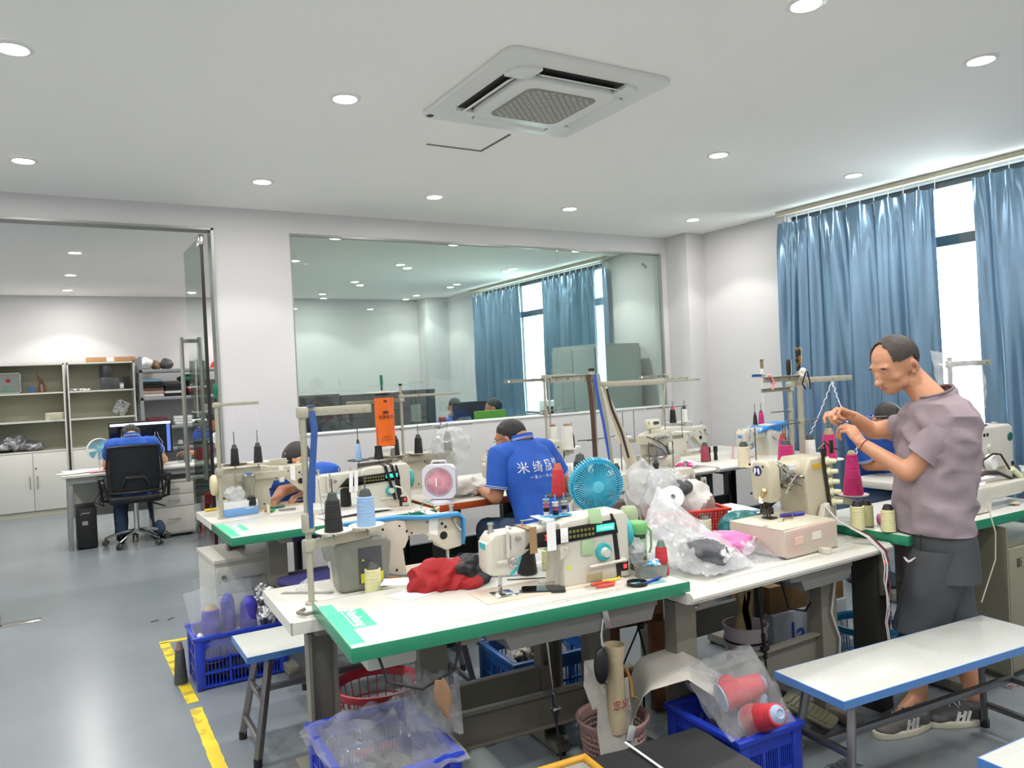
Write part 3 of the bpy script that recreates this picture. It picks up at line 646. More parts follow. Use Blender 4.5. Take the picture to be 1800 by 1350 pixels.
# ---------------------------------------------------------------- overlock machine with a control box
def overlock(lab, loc, rz, group='overlock machines', panel=True):
    t = thing('overlock_machine', lab, 'sewing machine', loc, rz, group)
    b = MB(); b.bb(-.16, .16, -.14, .10, 0, .10, .012); b.build('base', cream, t)
    MB().bb(-.20, -.02, -.16, .02, .095, .108, .004).build('cloth_plate', silver, t)
    b = MB(); b.prism([(-.04, .10), (.16, .10), (.16, .26), (.12, .285), (-.02, .27), (-.08, .25), (-.09, .19), (-.05, .17)], -.07, .09, 'y', .014, seg=3); b.build('head', cream, t)
    MB().lathe([(0, 0), (.05, 0), (.055, .008), (.055, .03), (.03, .04), (0, .04)], 24, TR(.16, .01, .17, 0, R(90))).build('handwheel', black, t)
    for k in range(4):
        MB().lathe([(0, .03), (.008, .03), (.009, .016), (.014, .014), (.014, 0)], 14, TR(-.05+k*.042, -.07, .235, R(90))).build('tension_dial', silver, t)
    b = MB(); b.cyl((-.08, -.02, .2), (-.08, -.02, .12), .005, n=8); b.box((-.08, -.04, .115), (.02, .06, .006), .002); b.build('presser_foot', silver, t)
    b = MB(); b.tube([(-.12, -.05, .25), (-.04, -.08, .22), (.06, -.085, .16), (.1, -.08, .10)], .004, 6); b.tube([(-.1, -.06, .20), (0, -.09, .15), (.04, -.09, .10)], .003, 6); b.build('thread_tube', black, t)
    MB().box((.02, -.075, .14), (.12, .012, .05), .004).build('front_cover', mat('grey_cover', '8e9094', .4), t)
    if panel:
        b = MB(); b.box((0, 0, 0), (.15, .03, .075), .006, m=TR(-.02, -.03, .335, R(-22))); p = b.build('control_panel', mat('panel_beige', 'cfcab0', .4), t)
        MB().box((0, 0, 0), (.055, .003, .02), m=TR(.0, -.049, .345, R(-22))).build('display', scr, p)
        b = MB()
        for i in range(6): b.box((0, 0, 0), (.009, .003, .007), m=TR(-.03+i*.014, -.040, .318, R(-22)))
        for i in range(3): b.box((0, 0, 0), (.009, .003, .007), m=TR(-.08, -.046, .33+i*.013, R(-22)))
        o = b.build('buttons', mat('blue_buttons', '3d5a8a', .5), p, 0); o['kind'] = 'stuff'
        b = MB(); b.box((.10, -.09, .16), (.045, .01, .06), .003, rx=R(-12), ry=R(12)); b.build('switch_tag', creamw, t)
        MB().cyl((-.02, .0, .27), (-.02, .0, .31), .008, n=8).build('panel_post', steel, t)
    return t
overlock('overlock machine with a beige digital control panel on the table by the partition', (3.88, 4.42, .776), R(8))
overlock('dark overlock machine partly hidden behind the seated man in blue', (2.93, 4.50, .776), R(10), panel=False)
# ---------------------------------------------------------------- old coverstitch machine on W1
t = CS = thing('coverstitch_machine', 'worn cream coverstitch machine with a round blue badge and big box bed', 'sewing machine', (2.46, 2.29, .742), R(1))
b = MB(); b.prism([(0, .012), (.02, 0), (.34, 0), (.34, .115), (.30, .12), (.0, .115)], -.235, .05, 'y', .010, seg=3); b.build('box_bed', mat('pinkish_bed', 'c0b6a6', .4, c2='c8a3a0', vs=3, vlo=.55, vhi=.7), t)
MB().bb(.0, .33, -.228, .045, .115, .120, .002).build('bed_cover', mat('worn_bed_top', 'cdc8b6', .35, c2='8f8a78', vs=14, vlo=.6, vhi=.68), t)
MB().bb(.02, .33, -.22, .04, -.006, .0).build('oil_tray', blackm, t)
b = MB(); b.prism([(.34, 0), (.52, 0), (.52, .34), (.49, .36), (.36, .36), (.32, .30), (.33, .2), (.34, .15)], -.10, .06, 'y', .014, seg=3); b.build('column', oldc, t)
b = MB(); m = TR(.13, -.02, .30, 0, R(90)); b.lathe([(0, .0), (.050, .0), (.052, .02), (.052, .26), (.0, .26)], 26, m); b.build('arm', oldc, t)
b = MB(); b.prism([(-.066, .215), (-.052, .192), (.030, .192), (.040, .215), (.044, .335), (.026, .365), (-.040, .365), (-.062, .335)], .115, .185, 'x', .014, m=TR(0, -.02, 0), seg=3); b.build('face_head', oldc, t)
bd = MB().lathe([(0, .004), (.021, .004), (.022, 0)], 26, TR(.115, -.018, .325, 0, R(-90))).build('round_badge', mat('badge_blue', '27286e', .4), t)
for s in (-1, 1): MB().prism([(s*.004-.018, .337), (s*.012-.018, .337), (s*.015-.018, .314), (s*.009-.018, .310), (s*.0035-.018, .325)], .1095, .1108, 'x').build('badge_mark', whitep, bd)
for (yy, zz) in ((-.048, .345), (.022, .350), (-.04, .24), (.02, .225)): MB().cyl((.117, yy, zz), (.1135, yy, zz), .005, n=10).build('screw', black, t)
lp = mat('led_lens', 'fff6d8', .3, emit=3, ec='fff1c4')
b = MB(); b.cyl((.100, -.062, .250), (.128, -.020, .195), .0085, n=10); lo = b.build('work_lamp', mat('gold_lamp', 'c2a873', .3, metal=.5), t)
MB().cyl((.119, -.032, .213), (.130, -.018, .192), .0095, n=10).build('lamp_lens', lp, lo)
b = MB(); 
for q in (-.018, 0, .018): b.cyl((.150+q, -.03, .20), (.150+q, -.03, .125), .0028, n=8)
b.cyl((.140, -.01, .20), (.140, -.01, .14), .007, n=10); b.cyl((.166, -.015, .20), (.166, -.015, .14), .008, n=10); b.box((.152, -.03, .150), (.05, .03, .028), .003); b.box((.152, -.04, .124), (.045, .05, .006), .001); b.build('needle_and_foot', mat('dark_needle_group', '55534c', .25, metal=.9), t)
b = MB()
for (x, z, r) in ((.215, .30, .02), (.235, .27, .016), (.26, .29, .018), (.225, .245, .012), (.285, .255, .014), (.20, .25, .011), (.245, .235, .010), (.30, .285, .012)): b.lathe([(0, .03), (r*.5, .03), (r*.6, .012), (r, .010), (r, 0)], 14, TR(x, -.078+.03*(z < .26), z, R(90)))
b.tube([(.19, -.09, .34), (.22, -.10, .31), (.24, -.10, .26), (.29, -.10, .25), (.31, -.09, .235)], .004, 8); b.tube([(.21, -.10, .26), (.26, -.105, .30), (.29, -.09, .26)], .003, 8); b.box((.200, -.072, .315), (.03, .03, .07), .006)
b.build('looper_linkage', mat('bright_metal', 'bdbdb9', .18, metal=1), t)
MB().tube([(.205, -.05, .36), (.225, -.085, .34), (.235, -.09, .30), (.235, -.085, .26), (.225, -.07, .22)], .006, 8).build('thread_hose', mat('clear_hose', 'b9bba6', .3), t)
MB().box((.265, -.073, .328), (.05, .003, .022)).build('white_label', mat('label_white', 'dfe6ee', .5), t); MB().box((.40, -.1015, .322), (.06, .003, .022)).build('gold_label', mat('label_gold', 'c9a53a', .4), t)
for k in range(5):
    z = .34-k*.046; x = .455+k*.008
    d = MB(); m = TR(x, -.10, z, R(90), 0, R(35)); d.lathe([(0, .05), (.009, .05), (.011, .04), (.012, .02), (.018, .018), (.018, .004), (.010, 0)], 16, m); d.build('tension_knob', mat('ivory_knob', 'd8d6b4', .35), t)
b = MB(); b.box((.45, -.108, .27), (.016, .008, .26), .002, ry=R(-9)); b.tube([(.43, -.12, .43), (.46, -.13, .40), (.52, -.13, .385)], .003, 6); b.tube([(.40, -.11, .395), (.43, -.12, .42), (.445, -.115, .39), (.45, -.11, .36)], .005, 8); b.box((.49, -.112, .40), (.02, .01, .06), .002); b.build('tension_bracket', mat('dark_bracket', '45453f', .3, metal=.7), t)
b = MB(); b.lathe([(0, 0), (.035, 0), (.04, .01), (.04, .13), (.03, .14), (0, .14)], 24, TR(.54, -.04, .02)); b.build('taped_motor', mat('silver_tape', '8d8f92', .3, metal=.6, bump=.5, bs=30), t)
MB().bb(.37, .45, -.104, -.099, .07, .11).build('yellow_plate', mat('ochre_plate', 'b0903a', .5), t)
MB().bb(.17, .225, -.239, -.234, .055, .085).build('paper_label', mat('paper_label', 'd9d6ca', .6), t); MB().bb(.06, .11, -.239, -.234, .05, .08).build('faded_label', mat('faded_label', 'd8b7a6', .6), t)
b = MB(); b.lathe([(0, 0), (.022, 0), (.022, .018), (.012, .020), (0, .020)], 20, TR(.22, -.262, 0)); b.bb(.205, .235, -.25, -.235, 0, .018); b.build('rubber_mount', creamw, t)
b = MB(); b.prism([(0, 0), (.03, .0), (.045, .05), (.03, .075), (.005, .06)], -.13, -.10, 'y', .005, m=TR(.375, -.01, .10, 0, R(18))); b.build('cutter_cover', creamw, t)
b = MB(); b.tube([(.14, -.12, .125), (.17, -.10, .127), (.2, -.12, .127), (.25, -.08, .127)], .003, 6); b.build('wire', mat('brown_wire', '8a6a3a', .5), t)
b = MB(); b.cyl((.20, -.06, .127), (.30, -.10, .13), .009, n=10); b.build('blue_pen_body', mat('blue_pen', '2c2f8a', .35), t)
# ---------------------------------------------------------------- bar-tacking machine at the right
t = thing('tacking_machine', 'white tacking machine with round green badge, right of the standing man', 'sewing machine', (3.80, 2.02, .778), R(0))
b = MB(); b.prism([(-.02, .16), (.40, .16), (.415, .10), (.46, .10), (.48, .14), (.48, .36), (.45, .375), (-.10, .375), (-.10, .20)], .06, .18, 'y', .010, seg=3); b.build('upper_arm', creamw, t)
b = MB(); b.prism([(-.2, .045), (.30, .045), (.42, .075), (.42, .105), (.36, .115), (-.2, .115)], -.06, .03, 'y', .010, seg=3); b.build('cylinder_arm', creamw, t)
b = MB(); b.bb(-.25, -.02, -.08, .2, 0, .12, .01); b.build('base', creamw, t)
MB().lathe([(0, .005), (.022, .004), (.024, 0)], 26, TR(.445, .06, .31, R(90))).build('green_badge', mat('badge_green', '1f5b45', .4), t)
for (x, z, r) in ((.20, .335, .009), (.23, .335, .009), (.12, .27, .009), (.46, .17, .012)): MB().cyl((x, .061, z), (x, .057, z), r, n=14).build('plug_hole', black, t)
for (x, z, r) in ((.08, .32, .016), (.24, .27, .016)): MB().lathe([(0, .012), (r, .010), (r, 0)], 18, TR(x, .06, z, R(90))).build('dial', creamw, t)
b = MB(); b.lathe([(0, .03), (.035, .03), (.04, .0), (0, 0)], 22, TR(.21, .05, .20, R(90), 0, 0)); b.build('bobbin_winder', mat('thread_white', 'e8e8e6', .7), t)
b = MB(); b.tube([(.02, .02, .15), (.08, .0, .165), (.18, -.01, .155), (.27, -.02, .12), (.33, -.02, .10)], [(.014, .006)]*5, 8); b.tube([(.10, .02, .22), (.16, .0, .25), (.23, .0, .24), (.29, -.01, .16)], .005, 8); b.tube([(.34, -.01, .14), (.35, -.01, .09)], .004, 8); b.tube([(.32, -.01, .14), (.33, -.01, .09)], .004, 8); b.build('clamp_linkage', mat('dark_linkage', '3d3432', .35, metal=.7), t)
MB().cyl((.29, -.02, .165), (.35, -.03, .12), .014, n=12).build('ivory_roller', mat('ivory_roller', 'd8d6b4', .35), t)
b = MB(); b.bb(.12, .26, .07, .15, .376, .386, .003); b.cyl((.25, .12, .375), (.25, .12, .47), .002, n=6); b.cyl((.10, .12, .375), (.10, .12, .47), .002, n=6); b.lathe([(.02, 0), (.02, .012), (0, .012)], 14, TR(.42, .12, .375)); b.build('top_fittings', silver, t)
MB().prism([(.0, .02), (.09, .02), (.13, .10), (.05, .13), (.01, .12)], -.03, .02, 'y', .004, m=TR(0, .1, .0)).build('operation_box', creamw, t)
# ---------------------------------------------------------------- thread stands and cones
stm = mat('stand_grey_beige', 'aaa796', .4, metal=.2, var=.05); discw = mat('white_disc', 'd9d6cc', .4); discb = mat('black_disc', '26241f', .6); discp = mat('pale_pink_disc', 'd8c6bd', .4)
thm = mat('thread_line', 'dcdcdc', .6)
def rot(a, r): return Vector((math.cos(a)*r, math.sin(a)*r, 0))
def stand(lab, base, top, bars=(), low=(), rods=(), m=stm, r=.0115, lean=(0, 0), cap=black, name='thread_stand', screws=True):
    """bars: (angle, length, z, width); low: (z, [(angle, radius, disc material or None)]); rods: (angle, length, z)"""
    t = thing(name, lab, 'thread stand', base, 0, 'thread stands'); h = top-base[2]; out = []
    P = lambda z: Vector((lean[0]*(z-base[2])/h, lean[1]*(z-base[2])/h, z-base[2]))
    MB().cyl((0, 0, .0), P(top), r, n=14).build('pole', m, t)
    MB().lathe([(0, .008), (.022, .006), (.024, 0)], 18).build('base_washer', m, t)
    if cap: MB().cyl(P(top), P(top)+Vector((0, 0, .014)), r+.002, n=14).build('end_cap', cap, t)
    for a, L, z, w in bars:
        p = P(z); q = p+rot(a, L); b = MB(); b.box((L/2, 0, 0), (L, .005, w), .001, m=TR(*p, 0, 0, a)); b.box((L/2, .008, w/2), (L, .018, .003), .001, m=TR(*p, 0, 0, a))
        bo = b.build('guide_arm', m, t)
        MB().box((0, 0, 0), (.04, .036, w+.012), .008, m=TR(*p, 0, 0, a)).build('clamp', m, t)
        if screws:
            for k in (.3, .62, .9): MB().lathe([(.006, -.004), (.006, .004), (.003, .004), (.003, -.004)], 10, TR(*(p+rot(a, L*k)), R(90), 0, a), close=True).build('thread_eye', chrome, bo)
    for z, sp in low:
        p = P(z); MB().box((0, 0, 0), (.042, .036, .045), .006, m=TR(*p, 0, 0, sp[0][0])).build('clamp', m, t)
        done = {}
        for a, rr, dm in sp: done[round(a, 2)] = max(done.get(round(a, 2), 0), rr)
        for a, L in done.items():
            MB().box((L/2, 0, 0), (L+.02, .005, .03), .001, m=TR(*p, 0, 0, a)).build('spool_arm', m, t)
        for a, rr, dm in sp:
            c = p+rot(a, rr)+Vector((0, 0, .028)); out.append((Vector(base)+c))
            if dm: MB().lathe([(0, 0), (.02, 0), (.066, .006), (.068, .010), (.02, .005), (0, .005)], 28, Matrix.Translation(c)).build('spool_disc', dm, t)
            b = MB(); b.cyl(c-Vector((0, 0, .03)), c+Vector((0, 0, .20)), .0028, n=8); b.build('spool_pin', mat('pin_grey', '6c6a68', .35, metal=.7), t)
    for a, L, z in rods:
        p = P(z); q = p+rot(a, L); MB().tube([p-rot(a, L*.2), q], .0032, 6).build('guide_rod', mat('pin_grey', '6c6a68', .35, metal=.7), t)
        MB().box((0, 0, 0), (.03, .026, .022), .004, m=TR(*p, 0, 0, a)).build('clamp', m, t)
    return t, out
cone_src = {}
def yarn(c, b=.5): return mat('thread_'+c, c, .65, var=.10, vs=2, bump=.9, bs=260, stretch=(.05, .05, 1), sheen=.04)
COLN = {'0b0b0c': 'black', 'e6e6e2': 'white', 'c2256f': 'magenta', 'b3222c': 'red', '93b6dd': 'light blue', 'd9d6a4': 'pale yellow', 'c22a3a': 'red', '1d5f63': 'dark teal', '3a35a8': 'royal blue', '9c3a4e': 'wine red', '62b0ac': 'turquoise', 'e3dcc0': 'cream'}
def cone(lab, loc, col='0b0b0c', h=.155, r0=.034, r1=.023, tip='3f4442', name='thread_cone', tilt=None, group='cones of sewing thread', fat=False):
    key = (col, round(h, 3), r0, r1, tip, fat)
    if key not in cone_src:
        t = thing(name, lab, 'thread cone', loc, 0, group)
        if fat: MB().lathe([(0, .006), (r0*.9, .006), (r0, .016), (r1, h*.90), (r1*.7, h*.93), (0, h*.93)], 28).build('wound_thread', yarn(col), t)
        else: MB().lathe([(0, .004), (r0, .004), (r0*.995, .012), (r1, h*.80), (r1*.93, h*.815), (0, h*.815)], 28).build('wound_thread', yarn(col), t)
        MB().lathe([(0, 0), (r0*.93, 0), (r0*.93, .006), (0, .006)], 24).build('cone_base', mat('cone_plastic_'+tip, tip, .5), t)
        z0 = h*.93 if fat else h*.815
        MB().lathe([(0, z0-.002), (r1*.86, z0-.002), (r1*.55, h*.99), (r1*.42, h), (r1*.3, h-.004), (0, h-.004)], 20).build('cone_tip', mat('cone_plastic_'+tip, tip, .5), t)
        cone_src[key] = t
    else: t = copy_tree(cone_src[key], lab, loc, 0, group)
    if tilt: t.rotation_euler = tilt
    return t
def screwdriver(lab, loc, m1, m2=black, h=.085, r=.013, tip=None):
    t = thing('screwdriver', lab, 'screwdriver', loc, 0, None)
    MB().lathe([(0, 0), (r*.7, 0), (r*.75, h*.2), (r, h*.3), (r*1.02, h*.9), (r*.8, h), (0, h)], 8).build('handle', m1, t)
    MB().cyl((0, 0, -.02), (0, 0, 0), r*.55, n=10).build('collar', m2, t)
    return t
def on(px, py, base): # height on the upright plane through a base point
    return atD(px, py, base).z
def thread(t, base, pts):
    b = MB(); B = Vector(base); b.tube([Vector(p)-B for p in pts], .0007, 3); return b.build('thread', thm, t)
dk = mat('dark_green_handle', '0f6b4e', .35); gold = mat('amber_handle', '8a6a14', .3, c2='0f0e0c', vs=30, vlo=.4, vhi=.5)
# S1, nearest
b1 = at(548, 1060, .735)
s1, d1 = stand('tall thread stand nearest the camera with a dark blue ribbon hanging from its arm', b1, on(546, 724, b1), [(R(2), .265, on(560, 724, b1), .030)],
               [(on(548, 958, b1), [(R(8), .10, discw), (R(8), .235, discw)])], r=.0115, name='thread_stand')
MB().box((0, -.004, on(548, 918, b1)-b1.z), (.044, .036, .075), .01).build('joint_block', stm, s1)
cone('black thread cone on the left disc of the nearest thread stand', d1[0], '0b0b0c', .150, .034, .026)
cone('light blue thread cone on the right disc of the nearest thread stand', d1[1], '93b6dd', .145, .036, .031)
rb = mat('dark_blue_ribbon', '2b4f8e', .55)
t = thing('ribbon', 'dark blue ribbon draped over the arm of the nearest thread stand', 'ribbon', b1)
zt = on(560, 722, b1)-b1.z
MB().tube([(.03, -.012, zt-.0), (.036, -.02, zt-.06), (.025, -.02, zt-.17), (.008, -.02, zt-.30), (.006, -.022, zt-.42)], [(.002, .014), (.002, .013), (.002, .013), (.002, .011), (.002, .008)], 8, flat=(0, -1, .01)).build('ribbon_strand', rb, t)
MB().tube([(.034, .012, zt-.0), (.042, .018, zt-.08), (.03, -.0, zt-.2), (.02, -.018, zt-.33)], [(.002, .010)]*3+[(.002, .006)], 8, flat=(0, -1, .01)).build('ribbon_strand', rb, t)
MB().box((.032, 0, zt+.018), (.028, .03, .004), .001).build('ribbon_fold', rb, t)
# clamp feet of the nearest stand at the table corner
t = MB().tube([(b1.x-.055, b1.y-.10, .747), (b1.x-.085, b1.y-.125, .747), (b1.x-.07, b1.y-.16, .747), (b1.x-.02, b1.y-.16, .747)], .0065, 8).build('bent_rod', mat('dull_grey_rod', '77736c', .45))
tag(t, 'bent grey rod loop lying at the corner of the bullnose table', 'rod')
# S2 far left
b2 = at(390, 911, .777)
s2, d2 = stand('thread stand at the left end of the second row with a green screwdriver on top', b2, on(388, 712, b2), [(R(4), .245, on(400, 711, b2), .018)],
               [(on(390, 830, b2), [(R(4), .09, discb), (R(4), .225, discw)])], cap=None)
cone('black cone on the black disc at the left end of the second row', d2[0], '0b0b0c', .125, .025, .02)
cone('black cone on the white disc at the left end of the second row', d2[1], '0b0b0c', .125, .026, .02)
screwdriver('dark green screwdriver stuck in the top of the far left thread stand', (b2.x, b2.y, on(388, 700, b2)), dk)
for k, d in enumerate(d2): thread(s2, b2, [d+Vector((0, 0, .13)), Vector((b2.x+.09+.14*k, b2.y, on(400, 711, b2)))])
# S3 second row, double: dark arm stand with orange bag, and the taller one behind
b3 = at(690, 880, .777)+Vector((0, .22, 0)); b3 = Vector((1.80, 4.42, .777))
s3, d3 = stand('short grey stand arm with two black discs above the second row machine', b3, on(690, 788, b3), [], [(on(690, 812, b3), [(R(188), .10, discb), (R(188), .235, discb)])], m=mat('mid_grey_arm', '77786f', .45), cap=None)
cone('small light blue cone on the far black disc above the second row machine', d3[1], '93b6dd', .13, .020, .012, tip='26241f')
MB().lathe([(0, 0), (.030, 0), (.026, .02), (.022, .05), (.022, .08), (0, .08)], 18).build('bobbin_holder', black, s3).location = d3[0]-b3
b4 = Vector((2.055, 4.86, .777))
s4, d4 = stand('thread stand with a white disc and an orange bag hanging from it', b4, on(706, 678, b4), [(R(-3), .44, on(720, 696, b4), .015), (R(186), .40, on(690, 704, b4), .017)],
               [(on(708, 808, b4), [(R(-2), .11, discw), (R(-2), .33, discw), (R(178), .06, discw)])], r=.0095, rods=((R(20), .28, on(740, 752, b4)),))
cone('black cone left of the pole, half behind the orange bag', d4[2], '0b0b0c', .14, .032, .026)
cone('black cone just left of the pink fan, above the second row', d4[0], '0b0b0c', .135, .030, .024)
cone('black cone directly above the pink fan', d4[1], '0b0b0c', .135, .032, .026)
wt = thing('white_dish', 'flat white disc balanced on the stand arm under a green screwdriver', 'disc', atD(672, 692, b4))
MB().lathe([(0, 0), (.05, 0), (.11, .008), (.112, .011), (.05, .005), (0, .005)], 30).build('dish', discw, wt); MB().lathe([(0, -.012), (.05, -.01), (.055, -.002), (0, -.002)], 24).build('black_pad', discb, wt)
screwdriver('dark green screwdriver standing on the white disc above the orange bag', atD(671, 686, b4)+Vector((0, 0, .018)), dk, r=.011)
ob = mat('orange_plastic_bag', 'e86a14', .35, bump=.25, bs=14, var=.06); p0 = atD(661, 700, b4+Vector((0, -.12, 0))); p1 = atD(697, 783, b4+Vector((0, -.12, 0)))
w = p1.x-p0.x; hh = p0.z-p1.z
t = thing('shopping_bag', 'orange plastic shopping bag hung from the thread stand below the white disc', 'bag', ((p0.x+p1.x)/2, p0.y, p1.z), R(-8))
wx = w*1.22
def f_(u, v):
    s = math.sin(PI*u); return Vector(((u-.5)*wx*(1-.05*(1-v)), -.028*s-.006*math.sin(9*u+4*v)*s, hh*v))
g = MB(); g.grid(f_, 14, 12); g.grid(lambda u, v: Vector(((u-.5)*wx*(1-.05*(1-v)), .028*math.sin(PI*u)+.004*math.sin(7*u), hh*v)), 14, 12); g.build('bag_body', ob, t)
MB().ball((0, 0, -.012), (wx*.46, .026, .022), 3, nz=.25, ns=30).build('bag_lining', mat('white_bag', 'dededc', .4), t)
bm_ = mat('dark_brown_print', '5a2412', .6); MB().box((0, -.033, hh*.93), (.022, .001, .016)).build('printed_logo', bm_, t); MB().box((0, -.0335, hh*.70), (.036, .001, .018)).build('printed_logo', bm_, t)
text('健康优选', .026, bm_, t, FACE(0, -.034, hh*.60)); text('○ ○ ○ ○', .018, bm_, t, FACE(0, -.033, hh*.13)); MB().box((0, -.0335, hh*.20), (.05, .001, .003)).build('printed_line', bm_, t)
# small rods behind
b5 = Vector((2.41, 5.0, .777)); s5, d5 = stand('slim chrome rod stand behind the pink fan', b5, on(775, 742, b5), [], [], r=.005, cap=None, m=steel, rods=((R(8), .28, on(770, 750, b5)), (R(185), .2, on(770, 752, b5))))
# S6 middle: two poles with white cones
b6 = Vector((3.225, 4.86, .777))
s6, d6 = stand('twin thread stand with two big white cones, right of the seated man', b6, on(957, 660, b6), [(R(196), .44, on(945, 668, b6), .022), (R(2), .30, on(975, 662, b6), .026)],
               [(on(960, 800, b6), [(R(5), .06, discw), (R(-20), .16, discw), (R(10), .27, discw)])], r=.010, rods=((R(2), .32, on(960, 728, b6)), (R(20), .36, on(960, 722, b6)), (R(185), .3, on(960, 726, b6))), cap=None)
MB().cyl((.045, .01, 0), (.045, .01, on(957, 668, b6)-b6.z), .008, n=12).build('second_pole', stm, s6)
cone('large white cone on the left of the pair behind the seated man', d6[0], 'e6e6e2', .20, .042, .036, tip='8a6a50', fat=True)
cone('large white cone on the right of the pair behind the seated man', d6[1], 'e6e6e2', .20, .046, .040, tip='8a6a50', fat=True)
cone('small black cone behind the big black cone and the white pair', d6[2], '0b0b0c', .12, .022, .018)
# S7 centre: brown and blue straps
b7 = Vector((2.495, 3.30, .74))
zt7 = on(1043, 664, b7)
s7, d7 = stand('central thread stand with brown and blue straps hanging from its arm', b7, on(1043, 652, b7), [(R(203), .40, on(1030, 664, b7), .033), (R(-27), .40, on(1060, 676, b7), .028)],
               [(on(1045, 862, b7), [(R(205), .40, discb), (R(212), .22, discb)]), (on(1080, 856, b7), [(R(-28), .14, discw), (R(-28), .29, discw), (R(-28), .42, discw)])], r=.015, rods=((R(20), .34, on(1060, 772, b7)), (R(-12), -.1, on(1060, 772, b7))))
cone('deep red cone on a black disc in front of the seated man', d7[0], 'b3222c', .165, .036, .027, tip='c0584a')
cone('large black cone left above the blue fan', d7[1], '0b0b0c', .19, .043, .034)
for k in (2, 3, 4):
    MB().lathe([(0, 0), (.024, 0), (.013, .045), (.010, .048), (0, .048)], 16).build('cone_holder', mat('ivory_holder', 'd5cfb8', .4), s7).location = d7[k]-Vector(b7)
tp = Vector((-.02, -.04, zt7-b7.z+.02))
for nm, lab, m_, dx, w_, bot, sw in (('strap', 'dark brown strap hanging from the central stand', mat('brown_strap', '4a3228', .6), -.035, .014, .52, .0), ('strap', 'bright blue ribbon hanging from the central stand', mat('blue_strap', '2c4fae', .5), .010, .011, .46, .05), ('strap', 'grey green ribbon hanging from the central stand', mat('sage_strap', '8f9483', .6), .03, .013, .50, .045)):
    t = thing(nm, lab, 'ribbon', b7, 0, 'straps hanging from the central stand')
    MB().tube([tp+Vector((dx, 0, 0)), tp+Vector((dx+.003, -.012, -.10)), tp+Vector((dx+.012+sw*.5, -.010, -.26)), tp+Vector((dx+.02+sw, -.008, -bot))], [(.0018, w_)]*4, 6, flat=(0, -1, .01)).build('ribbon_strand', m_, t)
t = thing('fabric_strip', 'long cream folded fabric strip hanging slanted from the central stand', 'fabric', b7)
def f_(u, v):
    z = zt7-b7.z-.05-v*.50; x = .035+.20*v+(u-.5)*(.06+.03*v); return Vector((x, -.03-.02*math.sin(PI*u*2+2*v), z))
MB().grid(f_, 8, 14, .004).build('folded_cloth', mat('cream_cotton', 'd3cdbd', .8, var=.04), t)
MB().tube([(.05, -.06, zt7-b7.z-.06), (.075, -.065, zt7-b7.z-.17), (.13, -.07, zt7-b7.z-.30), (.17, -.07, zt7-b7.z-.44)], [(.002, .008)]*4, 6, flat=(0, -1, 0)).build('dark_strap', mat('dark_strap', '2a1f1a', .6), t)
# S8 far right of partition
b8 = Vector((4.60, 5.15, .777))
s8, d8 = stand('thread stand by the wall column with a red tipped black cone', b8, on(1160, 657, b8), [(R(178), .30, on(1150, 662, b8), .020), (R(-6), .25, on(1170, 667, b8), .020), (R(-22), .32, on(1170, 670, b8), .018)],
               [(on(1168, 752, b8), [(R(-4), .13, discw), (R(-4), .26, discw)])], lean=(.10, -.02), rods=((R(195), .26, on(1162, 716, b8)), (R(0), .28, on(1162, 717, b8))), cap=None)
cone('black cone with a red tip near the wall column', d8[0]+Vector((.0, 0, 0)), '0b0b0c', .15, .031, .022, tip='c04a4a')
cone('white cone with a grey tip near the wall column', d8[1], 'e6e6e2', .15, .030, .024)
b9 = Vector((3.97, 4.62, .777))
s9, d9 = stand('low bracket with four cream spool plates around the overlock machine', b9, on(1130, 748, b9)-.13, [], [(on(1130, 768, b9)-.02, [(R(180), .20, discw), (R(170), .08, None), (R(-10), .20, discw), (R(-14), .34, discw)])], cap=None)
cone('black cone on the table behind the overlock machine', (4.32, 4.86, .776), '0b0b0c', .17, .036, .03)
cone('turquoise cone at the foot of the overlock machine', (4.18, 4.55, .776), '62b0ac', .13, .03, .026)
cone('wine red cone right of the overlock machine', (4.42, 4.42, .776), '9c3a4e', .15, .036, .03)
for i, (x, y) in enumerate(((1098, 845), (1113, 842), (1133, 840), (1145, 838))):
    p = at(x, y, .80); cone('short black cone, %s in the row behind the white machine' % ['leftmost', 'second from left', 'third from left', 'rightmost'][i], (3.28+.10*i, 3.86-.02*i+.25, .776), '0b0b0c', .12, .027, .022)
# S10 blue armed stand behind blue machine
b10 = Vector((5.23, 4.52, .777)); blar = mat('blue_arm', '3b78b8', .35)
s10, d10 = stand('slim white stand with blue arms over the blue and white machine', b10, on(1340, 662, b10), [(R(190), .16, on(1335, 660, b10), .022)],
                 [(on(1345, 755, b10), [(R(190), .14, discw), (R(192), .05, discw)])], m=mat('white_pole', 'd4d4d2', .35), r=.008, rods=((R(-20), .36, on(1347, 746, b10)),), cap=None)
for c_ in kids(s10):
    if c_.name.startswith(('spool_arm', 'guide_arm')): c_.data.materials[0] = blar
cone('small black cone on the blue armed stand', d10[0], '0b0b0c', .13, .022, .013)
cone('small magenta cone on the blue armed stand', d10[1]+Vector((0, 0, .02)), 'c2256f', .12, .024, .018, tip='8f1c52')
t = thing('spool', 'white spool with brown thread on top of the blue armed stand', 'spool', (b10.x, b10.y, on(1340, 659, b10)))
MB().lathe([(0, 0), (.035, 0), (.035, .003), (.014, .005), (.016, .05), (.012, .056), (.012, .132), (.028, .134), (.028, .138), (0, .138)], 22).build('spool_body', discw, t); MB().lathe([(.0135, .05), (.014, .052), (.014, .128), (.0135, .13)], 18).build('thread_winding', mat('taupe_thread', '8c7a60', .7), t)
